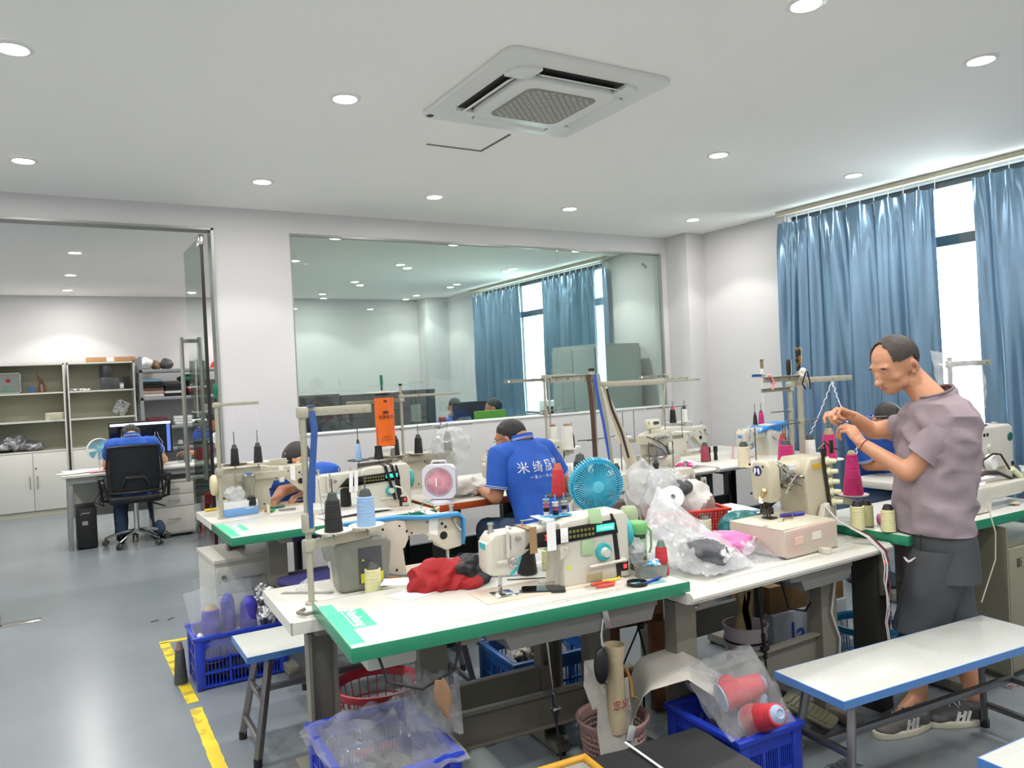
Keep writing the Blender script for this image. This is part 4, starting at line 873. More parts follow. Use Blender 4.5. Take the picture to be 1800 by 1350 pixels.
# S11, S12 tall pair behind the coverstitch machine
b11 = Vector((3.675, 2.98, .0)); b12 = Vector((3.245, 2.57, .0))
s11, d11 = stand('rear pole of the pair behind the coverstitch machine, with a black screwdriver on top', b11, on(1391, 670, b11), [(R(188), .29, on(1385, 683, b11), .022), (R(-5), .15, on(1400, 676, b11), .022)], [], r=.013, cap=None, rods=((R(178), .16, on(1391, 722, b11)),))
screwdriver('black handled screwdriver standing on the rear pole by the curtain', (b11.x, b11.y, on(1390, 664, b11)), mat('black_handle', '201c14', .3), h=.105, r=.015)
s12, d12 = stand('front pole of the pair behind the coverstitch machine with wide arms and pink ribbon', b12, on(1412, 652, b12), [(R(188), .32, on(1400, 664, b12), .026), (R(-16), .31, on(1425, 668, b12), .026), (R(60), .10, on(1412, 668, b12), .026)],
                 [(on(1400, 818, b12)-.02, [(R(165), .27, discp), (R(190), .16, discp), (R(128), .09, discp)]), (on(1430, 816, b12)-.02, [(R(8), .07, discw), (R(-20), .15, discw)]), (on(1495, 872, (3.215, 2.27))-.028, [(R(-96), .30, discp)])], r=.015, rods=((R(-35), .42, on(1412, 738, b12)), (R(190), .30, on(1412, 742, b12))), cap=None)
screwdriver('amber and black screwdriver standing on the front pole by the curtain', (b12.x, b12.y, on(1412, 644, b12)), gold, h=.10, r=.0155)
cone('white cone on the leftmost pink disc behind the coverstitch machine', d12[0]+Vector((-.03, .05, 0)), 'e3dcc0', .13, .032, .028)
cone('magenta cone on the front pink disc, grey tip', d12[1], 'c2256f', .135, .038, .032)
cone('magenta cone with a brown red tip on the rear pink disc', d12[2], 'c2256f', .155, .032, .022, tip='a03a34')
cone('white cone right of the tall pole, below the thread the man pulls', d12[3], 'e6e6e2', .135, .030, .026)
cone('magenta cone with beige top in front of the man, below his hand', d12[4], 'c2256f', .165, .036, .030, tip='a89878')
cone('largest magenta cone, right under the forearm of the standing man', d12[5]+Vector((0, 0, .0)), 'c2256f', .215, .046, .024, tip='a89878', fat=True)
tz = on(1400, 664, b12)-b12.z; t = thing('pink_ribbon', 'pink ribbon tied round the left arm of the front pole', 'ribbon', (b12.x-.25, b12.y-.035, b12.z+tz))
b = MB(); b.tube([(-.015, -.01, .02), (.005, -.012, -.02), (.012, .004, -.02), (-.012, .006, .022)], .006, 6, closed=True); b.tube([(0, -.012, -.01), (-.01, -.015, -.05)], .005, 6); b.build('ribbon_loop', mat('pink_ribbon', 'e08a8c', .6), t)
t = thing('tied_cord', 'black and white cord knotted round the top of the front pole', 'cord', (b12.x, b12.y-.02, b12.z+tz))
b = MB(); b.ball((0, 0, .02), (.02, .02, .03), 3, nz=.35, ns=70); b.build('white_knot', mat('white_cord', 'dddbd2', .8), t)
b = MB(); b.tube([(0, -.02, .03), (-.03, -.02, -.03), (-.012, -.025, -.06)], .0035, 6); b.tube([(.01, -.02, .03), (.02, -.025, -.02), (.03, -.02, -.06)], .0035, 6); b.build('black_cord', black, t)
# S13 right, with plastic bag
b13 = Vector((4.685, 2.62, .777))
s13, d13 = stand('thread stand covered by a clear bag, right of the standing man', b13, on(1673, 628, b13), [(R(-18), .30, on(1680, 640, b13), .030)], [], r=.013, cap=None)
cone('dark teal cone at the right picture edge', at(1786, 848, .776), '1d5f63', .105, .034, .024, tip='2a3438')
# loose cones on tables
cone('cream cone with grey tip beside the grey motor box', at(657, 1042, .734), 'd9d6a4', .112, .032, .030, tip='4a4b48')
for i, (x, y, c_, l) in enumerate(((1508, 932, 'd9d6a4', 'pale yellow cone with tall black tip, left of the pair by the coverstitch'), (1524, 925, 'd9d6a4', 'pale yellow cone, right of the pair by the coverstitch machine'), (1562, 935, 'd9d6a4', 'pale yellow cone directly left of the standing man'), )):
    cone(l, at(x, y, .776), c_, .118 if i else .13, .030, .028, tip='1f1f20')
cone('pink lying cone between the pale yellow cones', at(1543, 912, .80), 'c86a9a', .07, .024, .022, tilt=(R(90), 0, R(20)))
cone('red cone with green tip on the corner of the nearest table', at(1164, 1010, .776), 'b3222c', .125, .026, .020, tip='5f7a68')
cone('white cone inside the arch of the nearest white machine', at(942, 1000, .776)+Vector((0, .05, 0)), 'e6e6e2', .09, .026, .024)
cone('pale yellow cone inside the arch of the nearest white machine', at(966, 1000, .776), 'd9d6a4', .09, .030, .028, tip='8fc07a')
cone('black cone inside the arch of the nearest white machine', at(927, 1008, .776), '0b0b0c', .12, .038, .030)
cone('cream cone with grey tip in front of the red basket', at(1240, 945, .742), 'e3dcc0', .105, .030, .030, tip='6a6c66')
cone('black cone beneath the arm of the second row white machine', at(618, 893, .777)+Vector((0, .1, 0)), '0b0b0c', .14, .034, .030)
# ---------------------------------------------------------------- people
skin = mat('skin', 'c48e6e', .45, var=.06, vs=14, sss=.12); skin2 = mat('skin_tan', 'b37c5c', .45, var=.06, vs=12, sss=.1)
leg_skin = skin
hairm = mat('black_hair', '17130f', .5, bump=.8, bs=220, var=.2, vs=60); hairg = mat('thinning_hair', '37302a', .55, var=.35, vs=90, bump=.6, bs=240)
tee = mat('grey_tee_cotton', '8e8188', .85, var=.05, vs=5, bump=.25, bs=160); shorts_m = mat('charcoal_shorts', '3f4246', .6, var=.08, vs=5, bump=.2, bs=120)
polo = mat('blue_polo_cotton', '1f55b5', .75, var=.05, vs=6, bump=.2, bs=160); denim = mat('blue_denim', '3b4f6b', .8, var=.2, vs=8, bump=.4, bs=200)
V = Vector
def caps(b, p0, p1, r0, r1, n=16):
    b.cyl(p0, p1, r0, r1, n); b.ball(V(p0), r0, 2); b.ball(V(p1), r1, 2)
def chain(b, pts, rs):
    for i in range(len(pts)-1): caps(b, pts[i], pts[i+1], rs[i], rs[i+1])
def ell(b, c, r, rx=0, ry=0, rz=0): b.ball((0, 0, 0), r, 3, m=TR(*c, rx, ry, rz))
def loft(b, secs, n=28):
    """closed stack of ellipses: (centre, half width along u, half depth along v, u axis, v axis)"""
    rings = []
    for c, a, d, u, v in secs:
        c = V(c); u = V(u).normalized(); v = V(v).normalized()
        rings.append([b.bm.verts.new(c+u*a*math.copysign(abs(math.cos(t))**.85, math.cos(t))+v*d*math.copysign(abs(math.sin(t))**.9, math.sin(t))) for t in [2*PI*k/n for k in range(n)]])
    for A, B in zip(rings, rings[1:]):
        for k in range(n): b.bm.faces.new((A[k], A[(k+1) % n], B[(k+1) % n], B[k]))
    b.bm.faces.new(rings[0][::-1]); b.bm.faces.new(rings[-1])
def wrinkle(o, amp, sc, stretch=(1, 1, 1), seed=0, zmin=None):
    me = o.data; me.update()
    for v in me.vertices:
        q = Vector((v.co.x*stretch[0], v.co.y*stretch[1], v.co.z*stretch[2]))*sc+Vector((seed, 0, 0))
        k = noise.noise(q); k = (1-abs(k)*2.6)
        v.co += v.normal*amp*(k+.5*noise.noise(q*2.1))
    return o
def headmesh(b, H, s=1.0):
    """H: head frame, +y = face direction, z up, origin at the middle of the skull"""
    def E(c, r, rx=0): b.ball((0, 0, 0), tuple(v*s for v in r), 3, m=H @ TR(*[v*s for v in c], rx))
    E((0, -.008, .018), (.076, .096, .088)); E((0, .022, -.012), (.066, .075, .085)); E((0, .045, -.070), (.048, .048, .045), R(10))
    E((0, .072, -.092), (.022, .020, .018)); E((0, .094, -.028), (.013, .017, .030), R(-14)); E((0, .109, -.043), (.017, .016, .013))
    E((0, .088, -.068), (.022, .010, .006)); E((0, .087, -.076), (.020, .010, .006)); E((0, .078, .015), (.055, .018, .012))
    for x in (-1, 1):
        E((x*.074, -.008, -.022), (.008, .018, .030), R(-8)); E((x*.078, -.014, -.014), (.008, .014, .018), R(-8)); E((x*.045, .05, -.035), (.022, .025, .022)); E((x*.046, .02, -.072), (.018, .04, .022))
        E((x*.010, .098, -.046), (.008, .009, .007))
def face_parts(H, t, s=1.0, brows=True, lidm=None):
    for x in (-1, 1):
        MB().ball((0, 0, 0), (.0115*s, .009*s, .007*s), 2, m=H @ TR(x*.029*s, .0775*s, -.010*s)).build('eye', mat('eye_white', 'bdb2a8', .3), t)
        MB().ball((0, 0, 0), .005*s, 2, m=H @ TR(x*.029*s, .0825*s, -.0115*s)).build('iris', mat('iris_dark', '1c120c', .2), t)
        MB().ball((0, 0, 0), (.0145*s, .0125*s, .0085*s), 2, m=H @ TR(x*.029*s, .0755*s, -.003*s, R(-12))).build('eyelid', lidm or skin, t)
        e_ = MB(); e_.ball((0, 0, 0), (.009*s, .019*s, .031*s), 3, m=H @ TR(x*.081*s, -.016*s, -.020*s, R(-10), 0, R(x*12))); e_.ball((0, 0, 0), (.006*s, .012*s, .014*s), 2, m=H @ TR(x*.080*s, -.008*s, -.042*s)); eo = e_.build('ear', lidm or skin, t)
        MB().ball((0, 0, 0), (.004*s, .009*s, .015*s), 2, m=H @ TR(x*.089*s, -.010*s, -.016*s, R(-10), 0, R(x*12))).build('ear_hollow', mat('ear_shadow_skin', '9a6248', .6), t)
        if brows: MB().ball((0, 0, 0), (.018*s, .005*s, .004*s), 2, m=H @ TR(x*.030*s, .087*s, .014*s, 0, R(x*8))).build('eyebrow', hairm, t)
    MB().ball((0, 0, 0), (.021*s, .005*s, .0035*s), 2, m=H @ TR(0, .0965*s, -.0715*s)).build('lips', mat('lips', 'a5625a', .4), t)
def hand(b, W, fing, thumb, s=1.0):
    """W: wrist frame, +y along the palm, +x towards the thumb, z = back of the hand.  fing: 4 curl triples (deg), thumb: (spread, curl)"""
    def P(v): return W @ (V(v)*s)
    for k, x in enumerate((.026, .009, -.008, -.024)):
        L = (.040, .046, .043, .033)[k]; r = (.0085, .0088, .0084, .0074)[k]
        base = V((x, .085-(.004 if k in (0, 3) else 0)-(.008 if k == 3 else 0), .0))
        caps(b, P((x*.75, .012, 0)), P(base), .013*s, .0105*s)
        a = 0; p = base; sp = (k-1.5)*-.05
        for j, c in enumerate(fing[k]):
            a += R(c); l = L*(1, .66, .52)[j]; q = p+V((sp*-.4*l, math.cos(a)*l, -math.sin(a)*l))
            caps(b, P(p), P(q), r*s*(1-.08*j), r*s*(1-.08*(j+1))); p = q
    b.ball((0, 0, 0), (.036*s, .045*s, .0145*s), 3, m=W @ TR(0, .048*s, -.002*s)); caps(b, P((0, -.015, 0)), P((0, .02, 0)), .023*s, .024*s)
    sp, cu = R(thumb[0]), thumb[1]; p = V((.022, .018, -.006)); a = sp; zz = 0
    for j, l in enumerate((.042, .034, .026)):
        q = p+V((math.sin(a)*l, math.cos(a)*l, -math.sin(R(cu)*(.6+j*.5))*l)); caps(b, P(p), P(q), (.0135, .0105, .0095)[j]*s, (.0105, .0095, .008)[j]*s); p = q; a -= R(cu)*.5
def wframe(p, fwd, back):
    y = V(fwd).normalized(); z = V(back); z = (z-y*z.dot(y)).normalized(); x = y.cross(z)
    return Matrix(((x.x, y.x, z.x, p[0]), (x.y, y.y, z.y, p[1]), (x.z, y.z, z.z, p[2]), (0, 0, 0, 1)))
def hframe(p, fwd, up=(0, 0, 1)):
    y = V(fwd).normalized(); z = V(up); z = (z-y*z.dot(y)).normalized(); x = y.cross(z)
    return Matrix(((x.x, y.x, z.x, p[0]), (x.y, y.y, z.y, p[1]), (x.z, y.z, z.z, p[2]), (0, 0, 0, 1)))
def cut_hair(b, H, s, test, m, t, vox=.004, r=(.080, .100, .092), c=(0, -.010, .020), name='hair', nz=.03, ns=40):
    """a hair shell: the skull ball a little enlarged, kept where test(x,y,z) in head units holds"""
    g = MB(); g.ball((0, 0, 0), r, 5); bm = g.bm
    for v in bm.verts: v.co += V(c)
    dele = [v for v in bm.verts if not test(v.co.x, v.co.y, v.co.z)]
    bmesh.ops.delete(bm, geom=dele, context='VERTS')
    for v in bm.verts: v.co = v.co*(1+nz*noise.noise(v.co*ns)); v.co = H @ (v.co*s)
    bm.normal_update(); bmesh.ops.solidify(bm, geom=bm.faces[:], thickness=.006*s)
    return g.build(name, m, t, 60)
def shoe(t, heel, toe, m_up, w=.048, mark=True, h=.075):
    heel = V(heel); toe = V(toe); y = (toe-heel); L = y.length; y.normalize(); x = y.cross(V((0, 0, 1))); M_ = Matrix(((x.x, y.x, 0, heel.x), (x.y, y.y, 0, heel.y), (0, 0, 1, 0), (0, 0, 0, 1)))
    def out(k, z): 
        o = []
        for i in range(24):
            a = 2*PI*i/24; yy = L/2-L/2*math.cos(a); ww = w*(.82+.25*math.sin(PI*min(1, yy/L*.9))) if yy < L*.7 else w*1.02
            o.append((ww*k*math.copysign(abs(math.sin(a))**.7, math.sin(a)), yy))
        return o
    so = MB(); so.prism(out(1.0, 0), 0, .026, 'z', .004, m=M_); so.build('sole', mat('shoe_sole_cream', 'cfcbb8', .5), t)
    u = MB()
    for yy, zz, rx, ry, rz in ((.16, .05, .80, .17, .045), (.35, .055, .84, .2, .040), (.55, .045, .90, .22, .034), (.75, .032, .92, .22, .026), (.12, .075, .62, .12, .03)):
        u.ball((0, 0, 0), (w*rx, L*ry, rz), 3, m=M_ @ TR(0, yy*L, zz-.004))
    o = u.build('upper', m_up, t); remesh(o, .005, 3)
    lc = MB()
    for k in range(5):
        yy = L*(.42+.07*k); zz = .094-.009*k; s_ = 1 if k % 2 else -1
        lc.tube([M_ @ V((-.022, yy-.008*s_, zz-.012)), M_ @ V((0, yy, zz)), M_ @ V((.022, yy+.008*s_, zz-.012))], .0028, 6)
    lc.tube([M_ @ V((0, L*.42, .096)), M_ @ V((.03, L*.46, .09)), M_ @ V((.045, L*.42, .07))], .0025, 6)
    o = lc.build('laces', mat('lace_grey', 'a6a6a4', .7), t)
    if mark:
        for sx in (-1, 1):
            g = MB()
            for yy, z0, z1, th in ((.36, .025, .068, .012), (.43, .025, .068, .012), (.52, .025, .066, .012)):
                g.box((sx*w*.88, yy*L, (z0+z1)/2), (.004, th, z1-z0), rx=R(18), m=M_)
            g.box((sx*w*.89, .475*L, .047), (.004, .03, .010), m=M_)
            g.build('white_stripe_mark', mat('white_leather', 'dcdcda', .5), t)
# ---------- standing man in a grey T-shirt
A = thing('person', 'standing man in a grey T-shirt and charcoal shorts threading yarn with raised hands', 'person', (0, 0, 0))
ft1h = at(1632, 1275, 0)+V((0, 0, 0)); ft1t = at(1538, 1298, 0)
ft2h = at(1745, 1262, 0); ft2t = at(1655, 1232, 0)
an1 = V((3.06, 1.90, .09)); 
hip = V((3.20, 1.93, .88)); neckb = None
B0 = V((3.16, 1.93, 0))                     # body axis base
def m_at(x, y, off=0.0, ref=None):          # body landmark seen at (x, y) on the plane through the body
    r = ref or B0; return atD(x, y, (r.x, r.y+off))
head_c = m_at(1572, 638); sh_c = m_at(1645, 715); waist = m_at(1650, 935); 
fwd = V((-.93, .36, 0)).normalized(); side = V((fwd.y, -fwd.x, 0))   # body faces left and a little away; side = his right... sign fixed below
left = V((-fwd.y, fwd.x, 0))                # his left-hand side (towards the camera when facing left)
Rs, Ls = (m_at(1600, 745)-left*.0), None
cam_side = V((-B0.x, -B0.y, 0)).normalized()
near = left if left.dot(cam_side) > 0 else -left
shN = m_at(1632, 752)+near*.12; shF = m_at(1640, 752)-near*.13
elN = m_at(1556, 824)+near*.15; elF = m_at(1578, 762)-near*.17
wrN = m_at(1500, 778)+near*.06; wrF = m_at(1520, 734)-near*.08
knN = V((3.09, 1.90, .43)); knF = V((3.27, 1.86, .43))
hipN = m_at(1640, 985)+near*.07; hipF = m_at(1665, 985)-near*.09
H1 = hframe(head_c, (fwd+V((0, 0, -.42))+near*.10), (0, 0, 1))
b = MB(); headmesh(b, H1, 1.05)
nk = H1 @ V((0, -.045, -.07)); nb = m_at(1640, 706)
caps(b, nk, nb, .054, .064); caps(b, nb, sh_c+V((0, 0, -.03)), .064, .085)
up = V((0, 0, 1))
loft(b, [(m_at(1655, 960), .13, .085, near, fwd), (m_at(1650, 850), .13, .085, near, fwd), (m_at(1648, 770), .14, .075, near, fwd), (m_at(1646, 722), .09, .05, near, fwd)])
chain(b, [shN, elN, wrN], [.050, .041, .027]); chain(b, [shF, elF, wrF], [.050, .040, .027])
b.ball(elN*.45+wrN*.55+V((0, 0, .0)), (.034, .034, .034), 2)
chain(b, [hipN, knN, an1+V((0, 0, .02))], [.085, .052, .036]); chain(b, [hipF, knF, V((3.245, 1.765, .09))], [.085, .052, .036])
b.ball((0, 0, 0), (.046, .046, .11), 3, m=TR(*(knN*.55+an1*.45))); b.ball((0, 0, 0), (.046, .046, .11), 3, m=TR(*(knF*.6+V((3.245, 1.765, .09))*.4)))
ft1 = (ft1t-ft1h).normalized(); caps(b, an1+V((0, 0, .01)), an1+ft1*.09+V((0, 0, -.045)), .036, .030)
o = b.build('body', skin, A); remesh(o, .0075, 3)
hb = MB(); tgtN = m_at(1478, 742)+near*.03; tgtF = m_at(1482, 722)-near*.04
WN = wframe(wrN, tgtN-wrN, (up*.75+near*.6-fwd*.1)); hand(hb, WN, [(38, 42, 22), (48, 52, 26), (55, 58, 30), (58, 60, 30)], (30, 38), 1.0)
o = hb.build('left_hand', skin, A); remesh(o, .0028, 2, .5)
hb = MB(); WF = wframe(wrF, (tgtF-wrF), (up*.9-near*.35)); hand(hb, WF, [(35, 45, 30), (62, 70, 40), (70, 75, 45), (72, 76, 45)], (-18, 40), 1.0)
o = hb.build('right_hand', skin, A); remesh(o, .0028, 2, .5)
face_parts(H1, A, 1.05)
cut_hair(b, H1, 1.05, lambda x, y, z: z > (-.062 if y < -.05 else -.045 if y < -.036 else .014 if y < .012 else .020) and y < .034+.022*min(1, abs(x)/.06)-.012*noise.noise(Vector((x*30, z*30, 0))), hairg, A, r=(.0825, .101, .094), nz=.012, ns=60)
b = MB(); b.ball((0, 0, 0), (.018, .012, .010), 2, m=WF @ TR(.01, .09, -.03)); b.build('dark_yarn_bit', black, A)
# T-shirt: torso and two sleeves, hem and cuffs cut flat
def loft_open(name, secs, m, t, thick=.004, n=40, wr=0, ws=6, st=(1, 1, .6), seed=0, sub=6):
    g = MB(); rings = []; S = []
    for i in range(len(secs)-1):
        for k in range(sub):
            f = k/sub; f2 = f*f*(3-2*f); A_, B_ = secs[i], secs[i+1]
            S.append((V(A_[0]).lerp(V(B_[0]), f2), A_[1]+(B_[1]-A_[1])*f2, A_[2]+(B_[2]-A_[2])*f2, V(A_[3]).lerp(V(B_[3]), f), V(A_[4]).lerp(V(B_[4]), f)))
    S.append(secs[-1])
    C_ = []
    for c, a, d, u, v in S:
        c = V(c); u = V(u).normalized(); v = V(v).normalized(); C_.append(c)
        rings.append([c+u*a*math.cos(q)+v*d*math.sin(q) for q in [2*PI*k/n for k in range(n)]])
    if wr:
        o_ = V((seed, seed*2, 0)); nr = len(rings)
        for i, rg in enumerate(rings):
            e = min(1, i/3, (nr-1-i)/3+.25)
            for j, p in enumerate(rg):
                q = V((p.x*st[0], p.y*st[1], p.z*st[2]))*ws+o_; k = noise.noise(q)
                rg[j] = p+(p-C_[i]).normalized()*wr*e*((.55-abs(k)*2.4)+.6*noise.noise(q*2.3))
    bv = lambda rg: [g.bm.verts.new(p) for p in rg]
    O = [bv(r_) for r_ in rings]; I = [bv([p+(C_[i]-p).normalized()*thick for p in r_]) for i, r_ in enumerate(rings)]
    for L1, L2 in list(zip(O, O[1:]))+list(zip(I[1:], I))+[(O[-1], I[-1]), (I[0], O[0])]:
        for k in range(n): g.bm.faces.new((L1[k], L1[(k+1) % n], L2[(k+1) % n], L2[k]))
    return g.build(name, m, t, 70)
def sleeve_secs(sh, out, d, end, r0, r1, r2):
    """sleeve rings that turn from the shoulder (facing out) to the arm direction d"""
    out = V(out).normalized(); w = out.cross(d); w = w.normalized() if w.length > .05 else V((0, 1, 0)); res = []
    for c, nrm, r in ((sh-out*.10, out, r0*.92), (sh-out*.04, out, r0), (sh+(out+d)*.008, (out+d), r0*1.0), (sh+d*.045, d, r1), (sh.lerp(end, .55), d, r1), (end, d, r2)):
        nrm = V(nrm).normalized(); res.append((c, r, r, w, nrm.cross(w)))
    return res
def fold(o, folds, r=.03):
    """drag lines in cloth: (start, end, depth) push vertices near the segment outwards"""
    for v in o.data.vertices:
        for a, c, d in folds:
            a = V(a); c = V(c); ab = c-a; f = max(0, min(1, (v.co-a).dot(ab)/ab.length_squared)); dist = (v.co-(a+ab*f)).length
            if dist < r: v.co += v.normal*d*(math.cos(PI*dist/r)+1)/2*math.sin(PI*(.15+.85*f))
    return o
tors = [(m_at(1640, 931), .190, .135, near, fwd), (m_at(1640, 880), .190, .138, near, fwd), (m_at(1645, 820), .188, .130, near, fwd), (m_at(1648, 770), .205, .125, near, fwd),
        (m_at(1648, 728), .205, .108, near, fwd), (m_at(1646, 708), .150, .088, near, fwd), (m_at(1645, 696), .088, .078, near, fwd+V((0, 0, -.3))), (m_at(1643, 689), .074, .070, near, fwd+V((0, 0, -.35)))]
loft_open('t_shirt', tors, tee, A, wr=.017, ws=7.5, st=(1, 1, 1.5), seed=3, n=72, sub=8)
for nm, s_, e_, seed in (('sleeve', shN, elN, 1), ('sleeve', shF, elF, 5)):
    d = (e_-s_).normalized(); u = d.orthogonal().normalized(); v_ = d.cross(u); st_ = s_-d*.05+(V((0, 0, .012)))
    endp = s_+(e_-s_)*.66 if seed == 1 else s_+(e_-s_)*.5
    loft_open(nm, sleeve_secs(s_, near if seed == 1 else -near, d, endp, .074, .074 if seed == 1 else .062, .070 if seed == 1 else .056), tee, A, wr=.006, ws=12, seed=seed)
MB().tube([m_at(1643, 688)+near*.075*math.cos(a)+(fwd+V((0, 0, -.35))).normalized()*.071*math.sin(a) for a in [2*PI*k/28 for k in range(28)]], .006, 8, closed=True).build('collar_band', mat('collar_dark', '6c6268', .8), A)
# shorts
hp = m_at(1645, 930)
loft_open('shorts_waist', [(m_at(1650, 1010), .185, .135, near, fwd), (hp+V((0, 0, -.03)), .180, .128, near, fwd), (hp+V((0, 0, .03)), .170, .120, near, fwd)], shorts_m, A, wr=.004, ws=8)
for s_, k_, sd in ((hipN, knN, 1), (hipF, knF, 2)):
    top = s_+V((0, 0, .07)); bot = k_+V((0, 0, -.05)); mid = top.lerp(bot, .5)
    loft_open('shorts_leg', [(top, .108, .130, near, fwd), (mid, .104, .116, near, fwd), (bot, .100, .105, near, fwd)], shorts_m, A, wr=.008, ws=7, st=(1, 1, .8), seed=sd*4)
lg = MB(); q = hipN+near*.118; z0 = m_at(1590, 980).z
pN = atD(1590, 980, (hipN+near*.11).to_tuple()[:2]) if False else None
swp = MB(); W_ = Matrix(((fwd.x, 0, near.x, 0), (fwd.y, 0, near.y, 0), (0, 1, 0, 0), (0, 0, 0, 1)))
sc_ = atD(1592, 981, (hipN.x+near.x*.10, hipN.y+near.y*.10)); sc_ = sc_+near*.018
swp.prism([(.034, .016), (.026, .000), (.016, -.009), (.004, -.008), (-.034, .014), (.004, -.001), (.013, -.001), (.024, .012)], 0, .004, 'z', m=Matrix.Translation(sc_+near*.012) @ W_)
swp.build('white_tick_mark', mat('tick_white', 'dfdfdf', .5), A)
g = MB(); p_ = atD(1611, 1045, (hipN.x+near.x*.10, hipN.y+near.y*.10))+near*.03; g.box((0, 0, 0), (.014, .06, .002), m=Matrix.Translation(p_) @ W_); g.build('green_print', mat('lime_print', '77c23a', .5), A)
g = MB(); pz = [atD(x, y, (hipN.x+near.x*.10, hipN.y+near.y*.10))+near*.026 for x, y in ((1611, 938), (1612, 985), (1614, 1040), (1617, 1080))]
g.tube(pz, .0022, 6); g.build('side_zip', black, A)
shoe_m = mat('grey_sneaker', '63605e', .6, var=.06)
shoe(A, ft1h, ft1t, shoe_m); shoe(A, V((3.265, 1.735, 0)), V((3.03, 1.87, 0)), mat('dark_grey_sneaker', '4a4a4b', .6))
MB().tube([wrN+(wrN-elN).normalized()*-.012+u_*.030 for u_ in [((elN-wrN).normalized().orthogonal().normalized()*math.cos(a)+(elN-wrN).normalized().cross((elN-wrN).normalized().orthogonal().normalized())*math.sin(a)) for a in [2*PI*k/16 for k in range(16)]]], .002, 6, closed=True).build('wrist_cord', mat('brown_cord', '8a4b35', .6), A)
# white twisted yarn he pulls
yt = thing('yarn_strand', 'white twisted yarn running from the wide stand arm down to the white cone', 'yarn', (0, 0, 0))
e0 = b12+rot(R(-16), .19); e0.z = on(1480, 670, b12)
w1 = atD(1490, 742, (b12.x+.12, b12.y-.08)); g = MB(); N = 26
def twist(a, c, k): 
    a = V(a); c = V(c); return [a.lerp(c, i/N)+V((.004*math.sin(i*1.9+k), .003*math.cos(i*2.3), -.012*math.sin(PI*i/N))) for i in range(N+1)]
g.tube(twist(e0, w1, 0), .0028, 6); g.build('twisted_yarn', mat('white_yarn', 'e2e4ea', .7), yt)
g = MB(); g.tube(twist(e0, d12[3]+V((0, 0, .13)), 1), .0024, 6); g.build('twisted_yarn', mat('white_yarn', 'e2e4ea', .7), yt)
g = MB(); g.tube(twist(atD(1506, 765, (b12.x+.16, b12.y-.05)), atD(1505, 835, (b12.x+.16, b12.y-.05)), 2), .0026, 6); g.build('twisted_yarn', mat('white_yarn', 'e2e4ea', .7), yt)

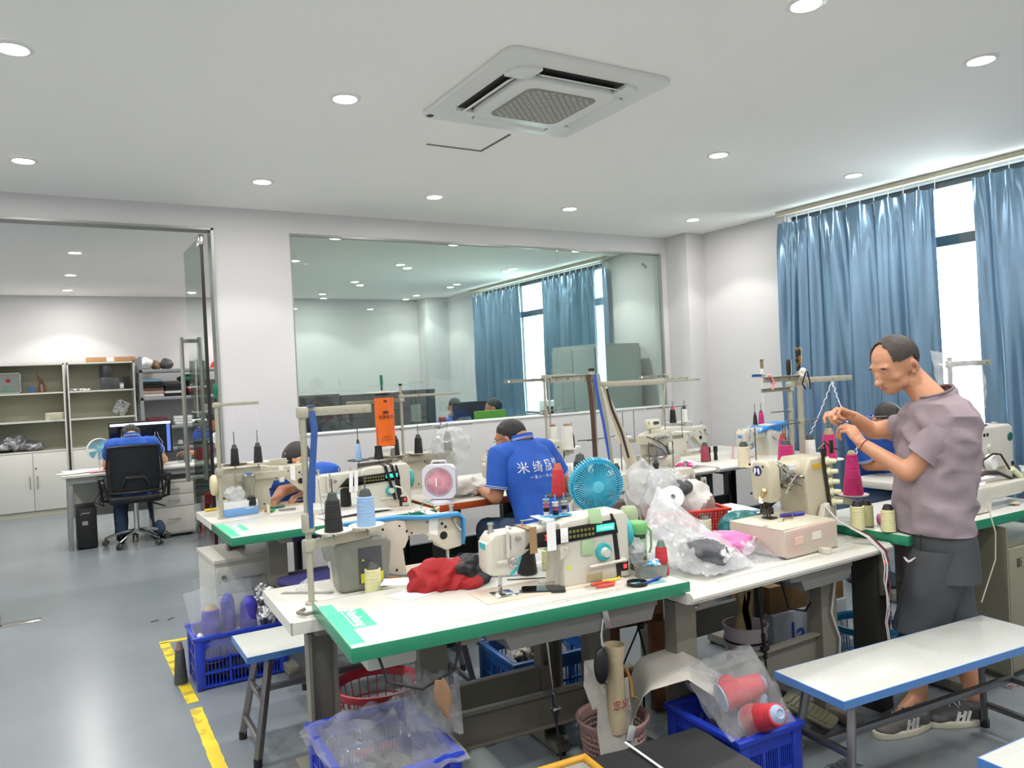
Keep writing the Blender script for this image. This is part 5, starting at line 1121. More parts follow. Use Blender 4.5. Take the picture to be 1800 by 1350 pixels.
# ---------- seated people in blue polos
def seated(lab, pelvis, face, headp, hface, els, wrs, hair, trousers=denim, legs=True, stripe=True, textback=None, sk=skin2, sh_w=.175, shz=None, thighs=None, group=None, lean=0, collar=True, vox=.009, shirt=polo, hands=True, hup=(0, 0, 1)):
    t = thing('person', lab, 'person', (0, 0, 0), 0, group); f = V(face).normalized(); l = V((-f.y, f.x, 0)); pel = V(pelvis); hc = V(headp)
    Hh = hframe(hc, hface, hup); nk = Hh @ V((0, -.035, -.07)); sz = shz or pel.z+.50
    shc = V((nk.x-f.x*.035, nk.y-f.y*.035, sz)); b = MB(); headmesh(b, Hh, 1.0)
    caps(b, nk, shc+V((0, 0, .03)), .052, .064)
    loft(b, [(pel-V((0, 0, .08)), .14, .10, l, f), (pel+V((0, 0, .03)), .14, .10, l, f), (pel.lerp(shc, .5), .135, .09, l, f), (pel.lerp(shc, .82), .14, .085, l, f), (shc, .10, .06, l, f)])
    for s, (e, w) in zip((1, -1), zip(els, wrs)):
        sh = shc+l*s*sh_w-V((0, 0, .045)); chain(b, [sh, V(e), V(w)], [.050, .042, .028])
        if hands: hand(b, wframe(V(w), (V(w)-V(e)), (0, 0, 1)), [(25, 35, 20)]*4, (30*-s, 25), .95)
    if legs:
        for s, (k, a) in zip((1, -1), thighs or [((pel+l*.1*s+f*.42), (pel+l*.1*s+f*.40+V((0, 0, -.42)))) for s in (1, -1)]): chain(b, [pel+l*.09*s, V(k), V(a)], [.085, .06, .042])
    o = b.build('body', sk, t); remesh(o, vox, 3)
    sec = [(pel+V((0, 0, -.06)), .188, .15, l, f), (pel+V((0, 0, .08)), .188, .145, l, f), (pel.lerp(shc, .5), .185, .135, l, f), (pel.lerp(shc, .8), .205, .13, l, f), (shc-V((0, 0, .03)), .185, .112, l, f), (shc+V((0, 0, .015)), .115, .085, l, f), (shc+V((0, 0, .035)), .078, .072, l, f)]
    loft_open('polo_shirt', sec, shirt, t, wr=.009, ws=6, st=(1, 1, 1.3), seed=pel.x*3, n=48)
    for s, e in zip((1, -1), els):
        sh = shc+l*s*sh_w-V((0, 0, .045)); d = (V(e)-sh).normalized(); u = d.orthogonal().normalized(); v_ = d.cross(u); L_ = (V(e)-sh).length; end = sh+d*min(L_*.78, .21)
        loft_open('sleeve', sleeve_secs(sh, l*s, d, end, .075, .074, .070), shirt, t, wr=.005, ws=12, seed=s)
        if stripe:
            for k in (0, .010): MB().tube([end-d*(.004+k)+(u*math.cos(a)+v_*math.sin(a))*.0745 for a in [2*PI*i/22 for i in range(22)]], .0018, 5, closed=True).build('cuff_stripe', mat('polo_stripe', 'cfd6e0', .6), t)
    if collar:
        cc = shc+V((0, 0, .045)); pts = lambda r, z: [cc+V((0, 0, z))+l*r*math.cos(a)+f*r*.95*math.sin(a)+V((0, 0, -.018*math.sin(a))) for a in [2*PI*i/26 for i in range(26)]]
        MB().tube(pts(.068, .0), [(.020, .006)]*26, 6, closed=True, flat=(0, 0, 1)).build('collar', shirt, t)
        for z in (-.012, -.004): MB().tube(pts(.0745, z), .002, 5, closed=True).build('collar_stripe', mat('polo_stripe', 'cfd6e0', .6), t)
    if legs:
        for s, (k, a) in zip((1, -1), thighs or [((pel+l*.1*s+f*.42), (pel+l*.1*s+f*.40+V((0, 0, -.42)))) for s in (1, -1)]):
            g = MB(); chain(g, [pel+l*.09*s-f*.02, V(k), V(a)], [.105, .078, .06]); o = g.build('trouser_leg', trousers, t); remesh(o, .012, 3); wrinkle(o, .004, 9)
    if textback:
        for s_, size, dz, dx, sub in textback:
            rx = -l; ps = pel.lerp(shc, sub[0])-f*sub[1]+rx*dx+V((0, 0, dz))   # reading direction seen from behind
            ML = Matrix.Translation(ps) @ Matrix(((rx.x, 0, -f.x, 0), (rx.y, 0, -f.y, 0), (0, 1, 0, 0), (0, 0, 0, 1)))
            o = text(s_, size, mat('shirt_print', 'dfe4ee', .6), t, ML, name='shirt_lettering')
            sh_ = bpy.data.objects[[c.name for c in kids(t) if c.name.startswith('polo_shirt')][0]]; inv = ML.inverted()
            for v in o.data.vertices:   # press the print onto the cloth
                w = ML @ v.co; top = v.co.z > 0; hit, loc, nor, ix = sh_.ray_cast(w-f*.3, f)
                if hit: v.co = inv @ (loc-f*(.002+(.0008 if top else 0)))
    if hair == 'short':
        cut_hair(None, Hh, 1.0, lambda x, y, z: z > (-.045 if y < -.02 else .0+(.02+y)*.6) and y < .062 and (z > .005 or y < .0), hairm, t)
    elif hair == 'full':
        cut_hair(None, Hh, 1.0, lambda x, y, z: z > (-.035 if y < -.01 else .0+(.02+y)*.5) and y < .075, hairm, t, r=(.090, .110, .105), nz=.10, ns=30)
    elif hair == 'long':
        cut_hair(None, Hh, 1.0, lambda x, y, z: (y < .095 or z > .0), hairm, t, r=(.094, .112, .120), c=(0, -.012, .0), nz=.05, ns=14)
    face_parts(Hh, t, 1.0, lidm=sk)
    return t, shc, l, f
# man in blue before the orange edged table (his back to us)
hp2 = atD(897, 768, (2.55, 4.02)); pel2 = V((2.52, 3.86, .56))
P2, sc2, l2, f2 = seated('seated man in a blue polo and glasses at the orange edged table', pel2, (-.18, 1, 0), hp2, (-.52, .82, -.25),
    [(2.26, 3.98, .80), (2.83, 4.06, .80)], [(2.30, 4.20, .815), (2.74, 4.28, .815)], 'short', shz=1.095,
    textback=[('米 绮 服 饰', .072, .0, .012, (.77, .14)), ('一 家 人 一 条 心 一 起', .022, -.055, .01, (.77, .14))])
Hh = hframe(hp2, (-.52, .82, -.25))
for x in (-1, 1): MB().tube([Hh @ V((x*.079, -.02, -.0)), Hh @ V((x*.078, .05, .0)), Hh @ V((x*.05, .098, -.006))], .0018, 6).build('glasses_frame', black, P2)
# worker bent over behind the second row, black hair
hp3 = atD(522, 808, (1.42, 5.18))
P3, *_ = seated('worker in blue bent low over the cream machine, only black hair and arms showing', (1.52, 5.62, .52), (-.12, -1, 0), hp3, (-.1, -.55, -1), [(1.62, 5.10, .84), (1.30, 5.12, .84)][::-1], [(1.22, 4.98, .815), (1.40, 4.98, .82)], 'long', shz=.97, sk=skin, hup=(0, 1, .1), legs=False, sh_w=.2)
# worker behind the standing man
hp8 = atD(1562, 738, (4.55, 2.95))
P8, *_ = seated('seated worker in blue half hidden behind the standing man, by the curtain', (4.82, 3.22, .56), (-.3, -1, 0), hp8, (-.5, -.9, -.6), [(4.92, 2.98, .84), (4.52, 3.08, .84)], [(4.75, 2.86, .84), (4.55, 2.88, .84)], 'short', shz=1.08, legs=True)
# office man at the computer desk
hp4 = atD(230, 768, (.72, 8.72))
P4, *_ = seated('office man in a blue polo working at the computer with his back to us', (.76, 8.72, .55), (.05, 1, 0), hp4, (.0, .8, -.6), [(.50, 8.98, .80), (1.05, 9.0, .80)], [(.56, 9.18, .80), (.98, 9.22, .80)], 'full', shz=1.06, sk=skin,
    textback=[('米 绮 服 饰', .075, .035, .0, (.70, .13))], thighs=[((.62, 9.02, .50), (.60, 8.86, .10)), ((.92, 9.02, .50), (.95, 8.80, .10))])
for x, a in ((.60, .55), (.95, .90)):
    MB().ball((0, 0, 0), (.05, .13, .05), 3, m=TR(x, 8.90, .05)).build('shoe', black, P4)
# people beyond the glass
hp5 = atD(586, 735, (2.75, 8.3)); P5, *_ = seated('bald man at an office desk beyond the left glass pane', (2.70, 8.5, .50), (.3, -1, 0), hp5, (-.3, -1, -.3), [(2.45, 8.3, .75), (2.95, 8.3, .75)], [(2.5, 8.1, .78), (2.85, 8.1, .78)], None, shz=1.0, legs=False, shirt=mat('dark_grey_shirt', '4a4f57', .8), stripe=False, collar=False)
hp6 = atD(800, 715, (4.3, 8.6)); P6, *_ = seated('man facing us behind a monitor beyond the glass, top of his head showing', (4.36, 8.85, .50), (-.2, -1, 0), hp6, (-.3, -1, -.5), [(4.1, 8.6, .75), (4.6, 8.6, .75)], [(4.2, 8.58, .78), (4.5, 8.58, .78)], 'short', shz=1.0, legs=False)
hp7 = atD(867, 716, (4.45, 7.9)); P7, *_ = seated('man in blue beyond the glass with his back to us, beside the monitor', (4.50, 7.75, .50), (-.4, 1, 0), hp7, (-.8, .6, -.1), [(4.2, 7.95, .75), (4.7, 8.05, .75)], [(4.25, 8.2, .78), (4.6, 8.3, .78)], 'short', shz=.99, legs=False)
hp9 = atD(379, 738, (1.78, 9.8)); P9, *_ = seated('dark haired office worker glimpsed between the glass door and the wall', (1.86, 9.9, .5), (-1, -.3, 0), hp9, (-1, -.2, -.5), [(1.6, 10.1, .75), (1.6, 9.7, .75)], [(1.45, 10.05, .78), (1.45, 9.75, .78)], 'full', shz=.98, legs=False, shirt=mat('pale_shirt', 'c9ccd4', .8), stripe=False)
# ---------------------------------------------------------------- office: cabinets, shelf, desk, chair
offw = mat('office_board_warm_white', 'b9b8a8', .45, var=.02); offd = mat('office_door_white', 'd4d3cb', .4)
def bookcase(lab, x0, w, y, label_items=None):
    t = thing('bookcase', lab, 'cabinet', (x0, y, 0), 0, 'office bookcases'); h = 1.97; d = .38
    MB().bb(0, w, d-.01, d, .06, h).build('back_panel', mat('office_back_panel', 'a9a892', .5), t)
    for x in (0, w-.018): MB().bb(x, x+.018, 0, d-.01, .0, h).build('side_panel', offd, t)
    MB().bb(0, w, 0, d, h-.02, h).build('top_board', offd, t); MB().bb(.018, w-.018, .01, d-.01, 0, .07).build('plinth', offw, t)
    for z in (.82, 1.21, 1.575): MB().bb(.018, w-.018, .01, d-.01, z, z+.02).build('shelf_board', offd, t)
    for k in range(2):
        o = MB().bb(.018+k*(w/2-.018)+.002, w/2+k*(w/2-.018)-.002, -.016, .0, .075, .815, .002).build('door', offd, t)
        xx = w/2+(-.04 if k == 0 else .04); MB().tube([(xx, -.016, .36), (xx, -.04, .36), (xx, -.04, .52), (xx, -.016, .52)], .005, 6).build('handle', steel, o)
    MB().cyl((w/2+.03, -.016, .62), (w/2+.03, -.022, .62), .010, n=10).build('lock', black, t)
    return t
bx = 11.70
xl = atY(118, 700, bx).x; xr = atY(240, 700, bx).x; x0 = xl-.80*1.0
bookcase('left white bookcase in the office with a framed photo, blue star and wooden fin', xl-.82, .80, bx)
bookcase('right white bookcase in the office with wrapped grey parcels, behind the desk fan', xl+.012, xr-xl-.02, bx)
def shelf_z(n): return (.84, 1.23, 1.595)[n]
def on_shelf(px, py, n, y=bx+.12): p = atY(px, py, y); return V((p.x, y, shelf_z(n)))
p = on_shelf(17, 690, 2, bx+.16); t = thing('picture_frame', 'silver framed certificate with a red diamond on the top office shelf', 'picture frame', p)
fs = MB(); 
for a, c, d_, e in ((-.13, .13, 0, .02), (-.13, .13, .25, .27), (-.13, -.11, 0, .27), (.11, .13, 0, .27)): fs.bb(a, c, -.012, .012, d_, e, .003)
fs.build('frame', alum, t); MB().bb(-.11, .11, -.004, .004, .02, .25).build('picture', mat('certificate_grey', '8f9390', .5), t)
MB().box((-.01, -.006, .17), (.045, .002, .045), ry=R(45)).build('red_diamond', mat('diamond_red', 'a8283a', .5), t); MB().prism([(-.10, .03), (.10, .03), (-.06, .11)], -.007, -.005, 'y').build('green_sweep', mat('sweep_green', '6f9a84', .5), t)
p = on_shelf(56, 690, 2); t = thing('star_ornament', 'small blue star ornament on the top office shelf', 'ornament', p)
MB().prism([((.06 if i % 2 == 0 else .025)*math.sin(PI*i/5), .05+(.06 if i % 2 == 0 else .025)*math.cos(PI*i/5)) for i in range(10)], -.012, .012, 'y', .003).build('star_body', mat('star_blue', '2f64a8', .5), t)
p = on_shelf(74, 690, 2); t = thing('wooden_fin', 'brown wooden shark fin ornament on the top office shelf', 'ornament', p)
MB().prism([(-.055, 0), (.05, 0), (.045, .08), (.015, .17), (-.06, .25), (-.03, .14), (-.045, .06)], -.012, .012, 'y', .003).build('fin_body', mat('fin_wood', '6b4524', .45, var=.2, stretch=(1, 1, .2)), t)
text('LUCKY', .03, whitep, t, TR(-.0, -.0135, .06) @ Matrix.Rotation(R(90), 4, 'X') @ Matrix.Rotation(R(90), 4, 'Z'))
p = on_shelf(97, 735, 1); tag(MB().lathe([(0, 0), (.115, 0), (.118, .005), (.118, .09), (.112, .095), (0, .095)], 30).build('round_box', mat('cream_box', 'cfcbb4', .5), loc=p), 'round cream box on the middle shelf of the left office bookcase', 'box')
silv = mat('silver_bag', '7f8184', .25, metal=.5, bump=1.5, bs=18, c2='c8c9cc', vs=12, vlo=.5, vhi=.6)
for i, (x, rz, rr, lab) in enumerate(((22, .2, .18, 'crumpled silver garment bag lying at the left of the lower open office shelf'), (50, -.1, .17, 'crumpled silver garment bag lying in the middle of the lower open office shelf'))):
    p = on_shelf(x, 790, 0, bx+.18); g = MB(); g.ball((0, 0, .07+.04*(1-i)), (rr, .14, .10 if i == 0 else .07), 4, nz=.35, ns=9, seed=i); tag(g.build('garment_bag', silv, loc=p, smooth=25), lab, 'bag', 'silver bags on the office shelf')
pl = film('clear_bag_far', tr=.6, white=.25)
for i, (x, z, r, lab) in enumerate(((187, 0, (.07, .07, .085), 'wrapped dark box on the top shelf, left one under the upright one'), (200, 0, (.065, .07, .08), 'wrapped dark box on the top shelf, right of its twin'), (187, .17, (.06, .06, .08), 'wrapped dark box stacked on top of the other two'))):
    p = on_shelf(x, 690, 2); g = MB(); g.box((0, 0, r[2]+z), (r[0]*1.9, r[1]*2, r[2]*2), .006, rz=.2*i); tag(g.build('wrapped_box', mat('wrapped_grey', '4b4d4f', .3, var=.3, vs=20), loc=p), lab, 'box', 'wrapped boxes on the office shelf')
p = on_shelf(208, 690, 2); tag(MB().cyl((0, 0, .045), (.13, 0, .045), .045, n=20).build('paper_roll', mat('white_roll', 'dedede', .7), loc=p), 'small white roll lying on the top shelf beside the dark wrapped boxes', 'roll')
p = on_shelf(222, 690, 2); tag(MB().bb(-.03, .05, -.05, .06, 0, .17, .003).build('black_box', black, loc=p), 'black box at the right end of the top office shelf', 'box')
p = on_shelf(140, 690, 2); tag(MB().box((0, 0, .015), (.24, .12, .03), .008, rz=.1).build('flat_parcel', mat('flat_parcel', '77747a', .5, c2='d9d9da', vs=25, vlo=.5, vhi=.55), loc=p), 'flat grey and white parcel on the top shelf near the divider', 'parcel')
p = on_shelf(214, 735, 1); g = MB(); g.box((0, 0, .11), (.17, .08, .20), .01, ry=R(28)); tag(g.build('newspaper_wrap', mat('newsprint', 'a9a9a6', .8, c2='5d5d5c', vs=40, vlo=.52, vhi=.6), loc=p), 'parcel wrapped in grey newsprint leaning on the middle office shelf', 'parcel')
p = atY(195, 633, bx+.15); g = MB(); g.box((0, 0, .035), (.60, .07, .065), .003); t = tag(g.build('long_carton', mat('carton_brown', 'a98257', .7, var=.08), loc=(p.x, bx+.15, 1.972)), 'long brown carton lying on top of the right office bookcase', 'box')
MB().box((-.01, -.0365, .035), (.09, .002, .055)).build('paper_label', wtape, t)
# galvanised rack
rk = thing('storage_rack', 'galvanised steel storage rack with folded clothes, right of the bookcases', 'shelf', (xr+.03, 11.55, 0)); gal = mat('galvanised_steel', '9b9d9f', .4, metal=.5, var=.15, vs=40)
RW_ = 1.62
for x in (0, RW_):
    for y in (0, .45): MB().bb(x, x+.045, y, y+.03, 0, 2.02).build('upright', gal, rk)
rz_ = (.30, .72, 1.02, 1.42, 1.80)
for z in rz_: MB().bb(0, RW_+.04, 0, .48, z, z+.045, .003).build('rack_shelf', gal, rk)
rp = lambda dx, z, y=.2: V((xr+.03+dx, 11.55+y, z+.046))
stk = [('wine', '6a2430'), ('black', '17181b'), ('white', 'd8d8d8'), ('brown', '6b4a3a'), ('grey', '6d6f73'), ('red', 'a82a35'), ('dark', '222428')]
rnd = random.Random(5); n_ = 0
FC = {'d9d9d9': 'white', 'b79a90': 'dusty pink', '6b4a3a': 'brown', '17181b': 'black', '7f9fb5': 'pale blue', 'd8d8d8': 'white', '222428': 'charcoal', 'a82a35': 'red', 'd0d0d2': 'light grey', 'c8c8c8': 'grey', '7a2836': 'wine red', 'e0e0e2': 'white', 'd6d6d8': 'off white', 'dcdce0': 'pale', 'b9bcc2': 'silver grey', 'c9ccd0': 'pale grey', 'a4a8ae': 'mid grey', 'cfd2d6': 'whitish', 'b48a98': 'mauve', '9fb6b4': 'sage', '3b62a8': 'blue', '8f9297': 'grey'}
def FL(c, k, n, dx, base): return '%s folded garment, %s of the %s pile on the %s rack shelf' % (FC[c], ['lowest', 'second', 'third', 'fourth', 'fifth', 'top'][k if k < n-1 else 5], {.18: 'left', .22: 'left', .45: 'middle', .55: 'middle', .75: 'right', .85: 'right', 1.25: 'far right'}[dx], 'upper' if base > 1.2 else 'lower')
for dx, items, base in ((.18, ('d9d9d9', 'b79a90', '6b4a3a', '17181b', '17181b', '7f9fb5'), rz_[3]), (.45, ('17181b', 'd8d8d8', '222428', '222428'), rz_[3]), (.75, ('17181b', 'a82a35', 'd0d0d2', '17181b', '222428'), rz_[3]), (.22, ('c8c8c8', '7a2836', '7a2836'), rz_[2]), (.55, ('e0e0e2', 'd6d6d8', 'dcdce0'), rz_[2]), (.85, ('b9bcc2', 'c9ccd0', 'a4a8ae', 'cfd2d6'), rz_[2]), (1.25, ('b48a98', '9fb6b4', '3b62a8', '3b62a8', '8f9297'), rz_[3])):
    z = 0
    for k, c in enumerate(items):
        hh = .035+.01*rnd.random(); w = .24+.02*rnd.random(); g = MB(); g.box((0, 0, hh/2), (w, .3, hh), .014, rz=rnd.uniform(-.05, .05)); n_ += 1
        tag(g.build('folded_garment', mat('fold_'+c, c, .8), loc=rp(dx, base+z)), FL(c, k, len(items), dx, base), 'clothing', 'folded garments on the steel rack'); z += hh+.001
g = MB(); g.ball((0, 0, .05), (.17, .14, .055), 3, nz=.2, ns=10); tag(g.build('green_garment', mat('green_cloth', '1d7a5e', .7), loc=rp(.68, rz_[3]+.19)), 'green bagged garment on top of the pile on the steel rack', 'clothing')
for i, (dx, c, r, lab) in enumerate(((.12, 'e2e4e6', .09, 'clear crumpled bag on top of the steel rack, leftmost'), (.24, '7a5f3c', .07, 'brown paper wrapped bundle on top of the steel rack'), (.38, '4a4b4e', .08, 'dark grey wrapped bundle on top of the steel rack'))):
    g = MB(); g.ball((0, 0, r*.9), (r, r, r*.95), 3, nz=.3, ns=14, seed=i); tag(g.build('wrapped_bundle', mat('bundle_'+c, c, .5), loc=rp(dx, rz_[4])), lab, 'bundle')
g = MB(); g.lathe([(0, .12), (.05, .115), (.11, .07), (.13, .01), (.17, 0), (.17, .008), (0, .008)], 24); tag(g.build('safety_helmet', mat('red_plastic', 'd8301f', .3), loc=rp(1.08, rz_[4])), 'red helmet shaped cap on the rack seen behind the glass door', 'helmet')
# desk
dk_ = thing('office_desk', 'white computer desk with grey metal legs in the office', 'desk', (.10, 8.72, 0)); dkm = mat('desk_frame_grey', '9a9c9b', .4, metal=.3)
MB().bb(0, 2.3, 0, .68, .72, .745, .003).build('desk_top', lam, dk_); MB().bb(.03, 2.27, .03, .06, .66, .72).build('apron', dkm, dk_); MB().bb(.06, 2.24, .60, .615, .25, .70).build('modesty_panel', offd, dk_)
for x in (.06, 2.2):
    g = MB()
    for y in (.06, .60): g.prism([(x-.02, .70), (x+.03, .70), (x+.01, .05), (x-.03, .05)], y-.02, y+.02, 'y', .004); g.cyl((x-.01, y, 0), (x-.01, y, .05), .018, n=10)
    g.bb(x-.02, x+.02, .08, .58, .62, .70); g.bb(x-.025, x+.01, .08, .58, .10, .14); g.build('leg_frame', dkm, dk_)
drawer_unit('white three drawer pedestal under the office desk, right of the chair', (.90, 8.80, 0), .40, .5, .60, 3, offd, steel, heights=(.22, .25, .53), keyhole=False)
t = thing('computer_tower', 'black computer tower standing under the left end of the office desk', 'computer', (.20, 8.76, 0)); MB().bb(0, .18, 0, .42, .01, .41, .012).build('case', black, t)
MB().bb(.05, .10, -.002, 0, .24, .28).build('port_panel', alum, t); MB().tube([(.03, .01, .33), (.05, -.01, .36), (.12, -.01, .36)], .003, 6).build('usb_cable', mat('grey_wire', 'b9b9b9', .5), t)
cb = MB()
for k in range(3): cb.tube([(.40+k*.02, 8.85, .72), (.42+k*.03, 8.78, .55), (.36+k*.04, 8.76, .46), (.45, 8.8, .40)], .004, 6)
tag(cb.build('desk_cables', black), 'black cables hanging from the office desk behind the computer tower', 'cable')
# monitor
def monitor(lab, loc, rz, w=.62, h=.37, on=True, name='monitor'):
    t = thing(name, lab, 'monitor', loc, rz); MB().box((0, 0, h/2+.11), (w, .03, h), .006).build('bezel', black, t)
    s = MB().box((0, -.0165, h/2+.112), (w-.03, .002, h-.035)).build('screen', mat('cad_screen', '0b0f18', .1, emit=.05, ec='101a30') if on else black, t)
    if on:
        MB().box((0, -.018, h+.078), (w-.03, .002, .026)).build('menu_bar', mat('menu_bar', 'dfe4e8', .5, emit=.7), s)
        MB().box((w/2-.04, -.018, h/2+.10), (.035, .002, h-.07)).build('tool_column', mat('tool_column', '4a64b0', .5, emit=.5), s)
        g = MB()
        for sx in (-1, 1): g.tube([(-.17+sx*.012, -.019, h-.02), (-.17+sx*.02, -.019, h-.07), (-.17+sx*.055, -.019, h-.13), (-.17+sx*.055, -.019, .17)], .0016, 4)
        g.tube([(-.225, -.019, .17), (-.115, -.019, .17)], .0016, 4)
        for sx in (-1, 1): g.tube([(.15+sx*.012, -.019, h-.02), (.15+sx*.02, -.019, h-.07), (.15+sx*.055, -.019, h-.13), (.15+sx*.055, -.019, .17)], .0016, 4)
        g.build('pattern_drawing', mat('pattern_lines', '9aa4b0', .5, emit=.5), s)
    MB().bb(-.02, .02, -.0, .03, .02, .2).build('stand_neck', black, t); MB().lathe([(0, .012), (.10, .01), (.11, 0), (0, 0)], 22).build('stand_base', black, t)
    return t
mp = atY(240, 838, 9.22); monitor('wide office monitor showing pattern outlines, behind the man at the desk', (.86, 9.22, .746), R(-2), w=.62)
def desk_fan(lab, loc, rz, R_=.09, face_col='a8d6e0', ring='dfe3e4', h=.16, name='desk_fan', tilt=0, blades='7fc0cf', nr=36, base=True, rib=.0012, depth=.05):
    t = thing(name, lab, 'fan', loc, rz); fm = mat('fan_'+ring, ring, .35); bm2 = mat('fan_'+blades, blades, .35)
    C = TR(0, 0, h, R(tilt))
    g = MB(); g.lathe([(R_-.006, -depth*.5), (R_, -depth*.5), (R_+.003, 0), (R_, depth*.5), (R_-.006, depth*.5), (R_-.008, 0)], 40, C @ Matrix.Rotation(R(90), 4, 'X'), close=True); g.build('guard_ring', fm, t)
    g = MB()
    for k in range(nr):
        a = 2*PI*k/nr; pts = [C @ V((math.cos(a+.15*q)*r_, -depth*.5-.012*(1-(r_/R_)**2), math.sin(a+.15*q)*r_)) for q, r_ in ((0, R_*.2), (.5, R_*.45), (.8, R_*.75), (1, R_*.98))]; g.tube(pts, rib, 4)
        pts = [C @ V((math.cos(a)*r_, depth*.5+.006, math.sin(a)*r_)) for r_ in (R_*.2, R_*.98)]; g.tube(pts, rib, 3)
    o = g.build('guard_ribs', mat('fan_'+face_col, face_col, .35), t, 0); o['kind'] = 'stuff'
    g = MB(); g.lathe([(0, .018), (R_*.24, .014), (R_*.26, 0), (0, 0)], 26, C @ TR(0, -depth*.5, 0, R(90))); g.build('hub_cap', bm2, t)
    for k in range(5):
        g = MB(); m = C @ Matrix.Rotation(2*PI*k/5, 4, 'Y')
        g.grid(lambda u, v: m @ V(((R_*.15+u*R_*.75)*math.cos((v-.5)*.8), -.0+(v-.5)*.03, (R_*.15+u*R_*.75)*math.sin((v-.5)*.8))), 4, 6, .0015); g.build('blade', bm2, t)
    MB().cyl(C @ V((0, .0, 0)), C @ V((0, depth*.5+.02, 0)), R_*.22, n=18).build('motor', fm, t)
    if base:
        MB().cyl((0, depth*.6, 0.01), (0, depth*.6, h-R_*.3), .010, n=12).build('neck', fm, t); MB().lathe([(0, .02), (.055, .016), (.062, 0), (0, 0)], 24, TR(0, .02, 0)).build('base', fm, t)
    return t
fp = at(175, 832, .76); desk_fan('round pale blue and white desk fan on the office desk left of the monitor', (fp.x+.03, 9.0, .746), R(10), R_=.115, h=.22, nr=30, rib=.001)
pm_ = mat('paper_white', 'dcdde2', .8); pk = mat('paper_pink', 'e4a8b4', .8)
for i, (x, y, m_, a) in enumerate(((140, 826, pm_, .2), (160, 824, pm_, -.3), (132, 832, pm_, .5), (184, 828, pk, .1))):
    p = at(x, y, .746); tag(MB().box((0, 0, .002+.002*i), (.30, .21, .0015), rz=a).build('paper_sheet', m_, loc=(p.x, max(8.86, min(9.2, p.y)), .746)), ['white printed sheet on the office desk, back of the pile', 'white sheet on the office desk nearest the fan', 'white sheet at the left corner of the office desk', 'pink sheet on the office desk under the fan'][i], 'paper', 'papers on the office desk')
p = at(305, 815, .746); t = thing('pen_holder', 'grey cup with pens and tools at the right of the monitor', 'pen holder', (1.30, 9.1, .746)); MB().lathe([(0, 0), (.04, 0), (.04, .1), (.035, .1), (.035, .01), (0, .01)], 20).build('cup', mat('grey_cup2', '7d7d7a', .4), t)
for k in range(4): MB().cyl((0, 0, .02), (.03*math.cos(k*1.6), .03*math.sin(k*1.6), .17), .005, n=6).build('pen', mat('pen_'+str(k % 2), ('c03048', 'd8d8d8')[k % 2], .4), t)
tag(MB().bb(-.015, .12, -.01, .01, 0, .14, .004).build('red_box', mat('crimson_box', 'a01f38', .5), loc=(1.42, 9.2, .746)), 'crimson printed box standing on the office desk by the pen cup', 'box')
t = thing('water_bottle', 'clear bottle with grey cap on the office desk right of the monitor', 'bottle', (1.24, 9.15, .746)); MB().lathe([(0, 0), (.035, 0), (.036, .02), (.034, .16), (.022, .19), (.022, .2), (0, .2)], 22).build('bottle_body', glassmat('bottle_clear', 'dfe6e4', .04), t); MB().lathe([(0, .2), (.025, .2), (.024, .24), (0, .245)], 18).build('bottle_cap', mat('cap_grey', 'a5a5a3', .4), t)
# office chair
oc = thing('office_chair', 'black mesh office chair with chrome star base under the office man', 'chair', (.72, 8.50, 0), R(-3)); mesh_b = mat('black_mesh', '16181c', .6)
MB().box((0, .22, .47), (.48, .46, .07), .03, seg=3).build('seat', mesh_b, oc)
g = MB(); g.grid(lambda u, v: V(((u-.5)*(.46-.06*abs(v-.5)), -.05-.035*math.cos(PI*(u-.5))+.03*(1-v), .56+v*.44)), 12, 10, .012); g.build('backrest_mesh', mat('black_mesh_panel', '12151b', .5), oc)
g = MB(); rr = [((-.235, -.045), .56), ((-.245, -.05), .8), ((-.23, -.05), 1.0), ((0, -.09), 1.01), ((.23, -.05), 1.0), ((.245, -.05), .8), ((.235, -.045), .56), ((0, -.085), .55)]
g.tube([(a[0], a[1], z) for a, z in rr], .014, 8, closed=True); g.build('back_frame', black, oc)
MB().tube([(-.12, -.08, .62), (-.08, -.10, .70), (.08, -.10, .70), (.12, -.08, .62)], .02, 8).build('lumbar_support', black, oc)
for s in (-1, 1):
    g = MB(); g.tube([(s*.22, .10, .46), (s*.30, .08, .48), (s*.31, .05, .66), (s*.30, .0, .69), (s*.29, -.04, .66), (s*.24, -.04, .5)], .017, 8); g.box((s*.30, .10, .695), (.06, .26, .03), .012); g.build('armrest', black, oc)
MB().cyl((0, .2, .12), (0, .2, .44), .025, n=14).build('gas_column', chrome, oc); MB().cyl((.12, .16, .42), (.27, .12, .36), .008, n=8).build('tilt_lever', black, oc)
for k in range(5):
    a = 2*PI*k/5+.35; e = V((.30*math.cos(a), .2+.30*math.sin(a), .075)); sp = MB(); sp.tube([(0, .2, .14), V((.15*math.cos(a), .2+.15*math.sin(a), .125)), e], [(.018, .02), (.014, .018), (.011, .013)], 8); sp.build('base_spoke', chrome, oc)
    w = MB(); q = V((-math.sin(a), math.cos(a), 0))
    for s in (-1, 1): w.cyl(e+q*s*.010-V((0, 0, .045)), e+q*s*.026-V((0, 0, .045)), .028, n=16)
    w.cyl(e, e-V((0, 0, .04)), .008, n=8); w.build('caster', mat('caster_grey', '4a4a4a', .4), oc)
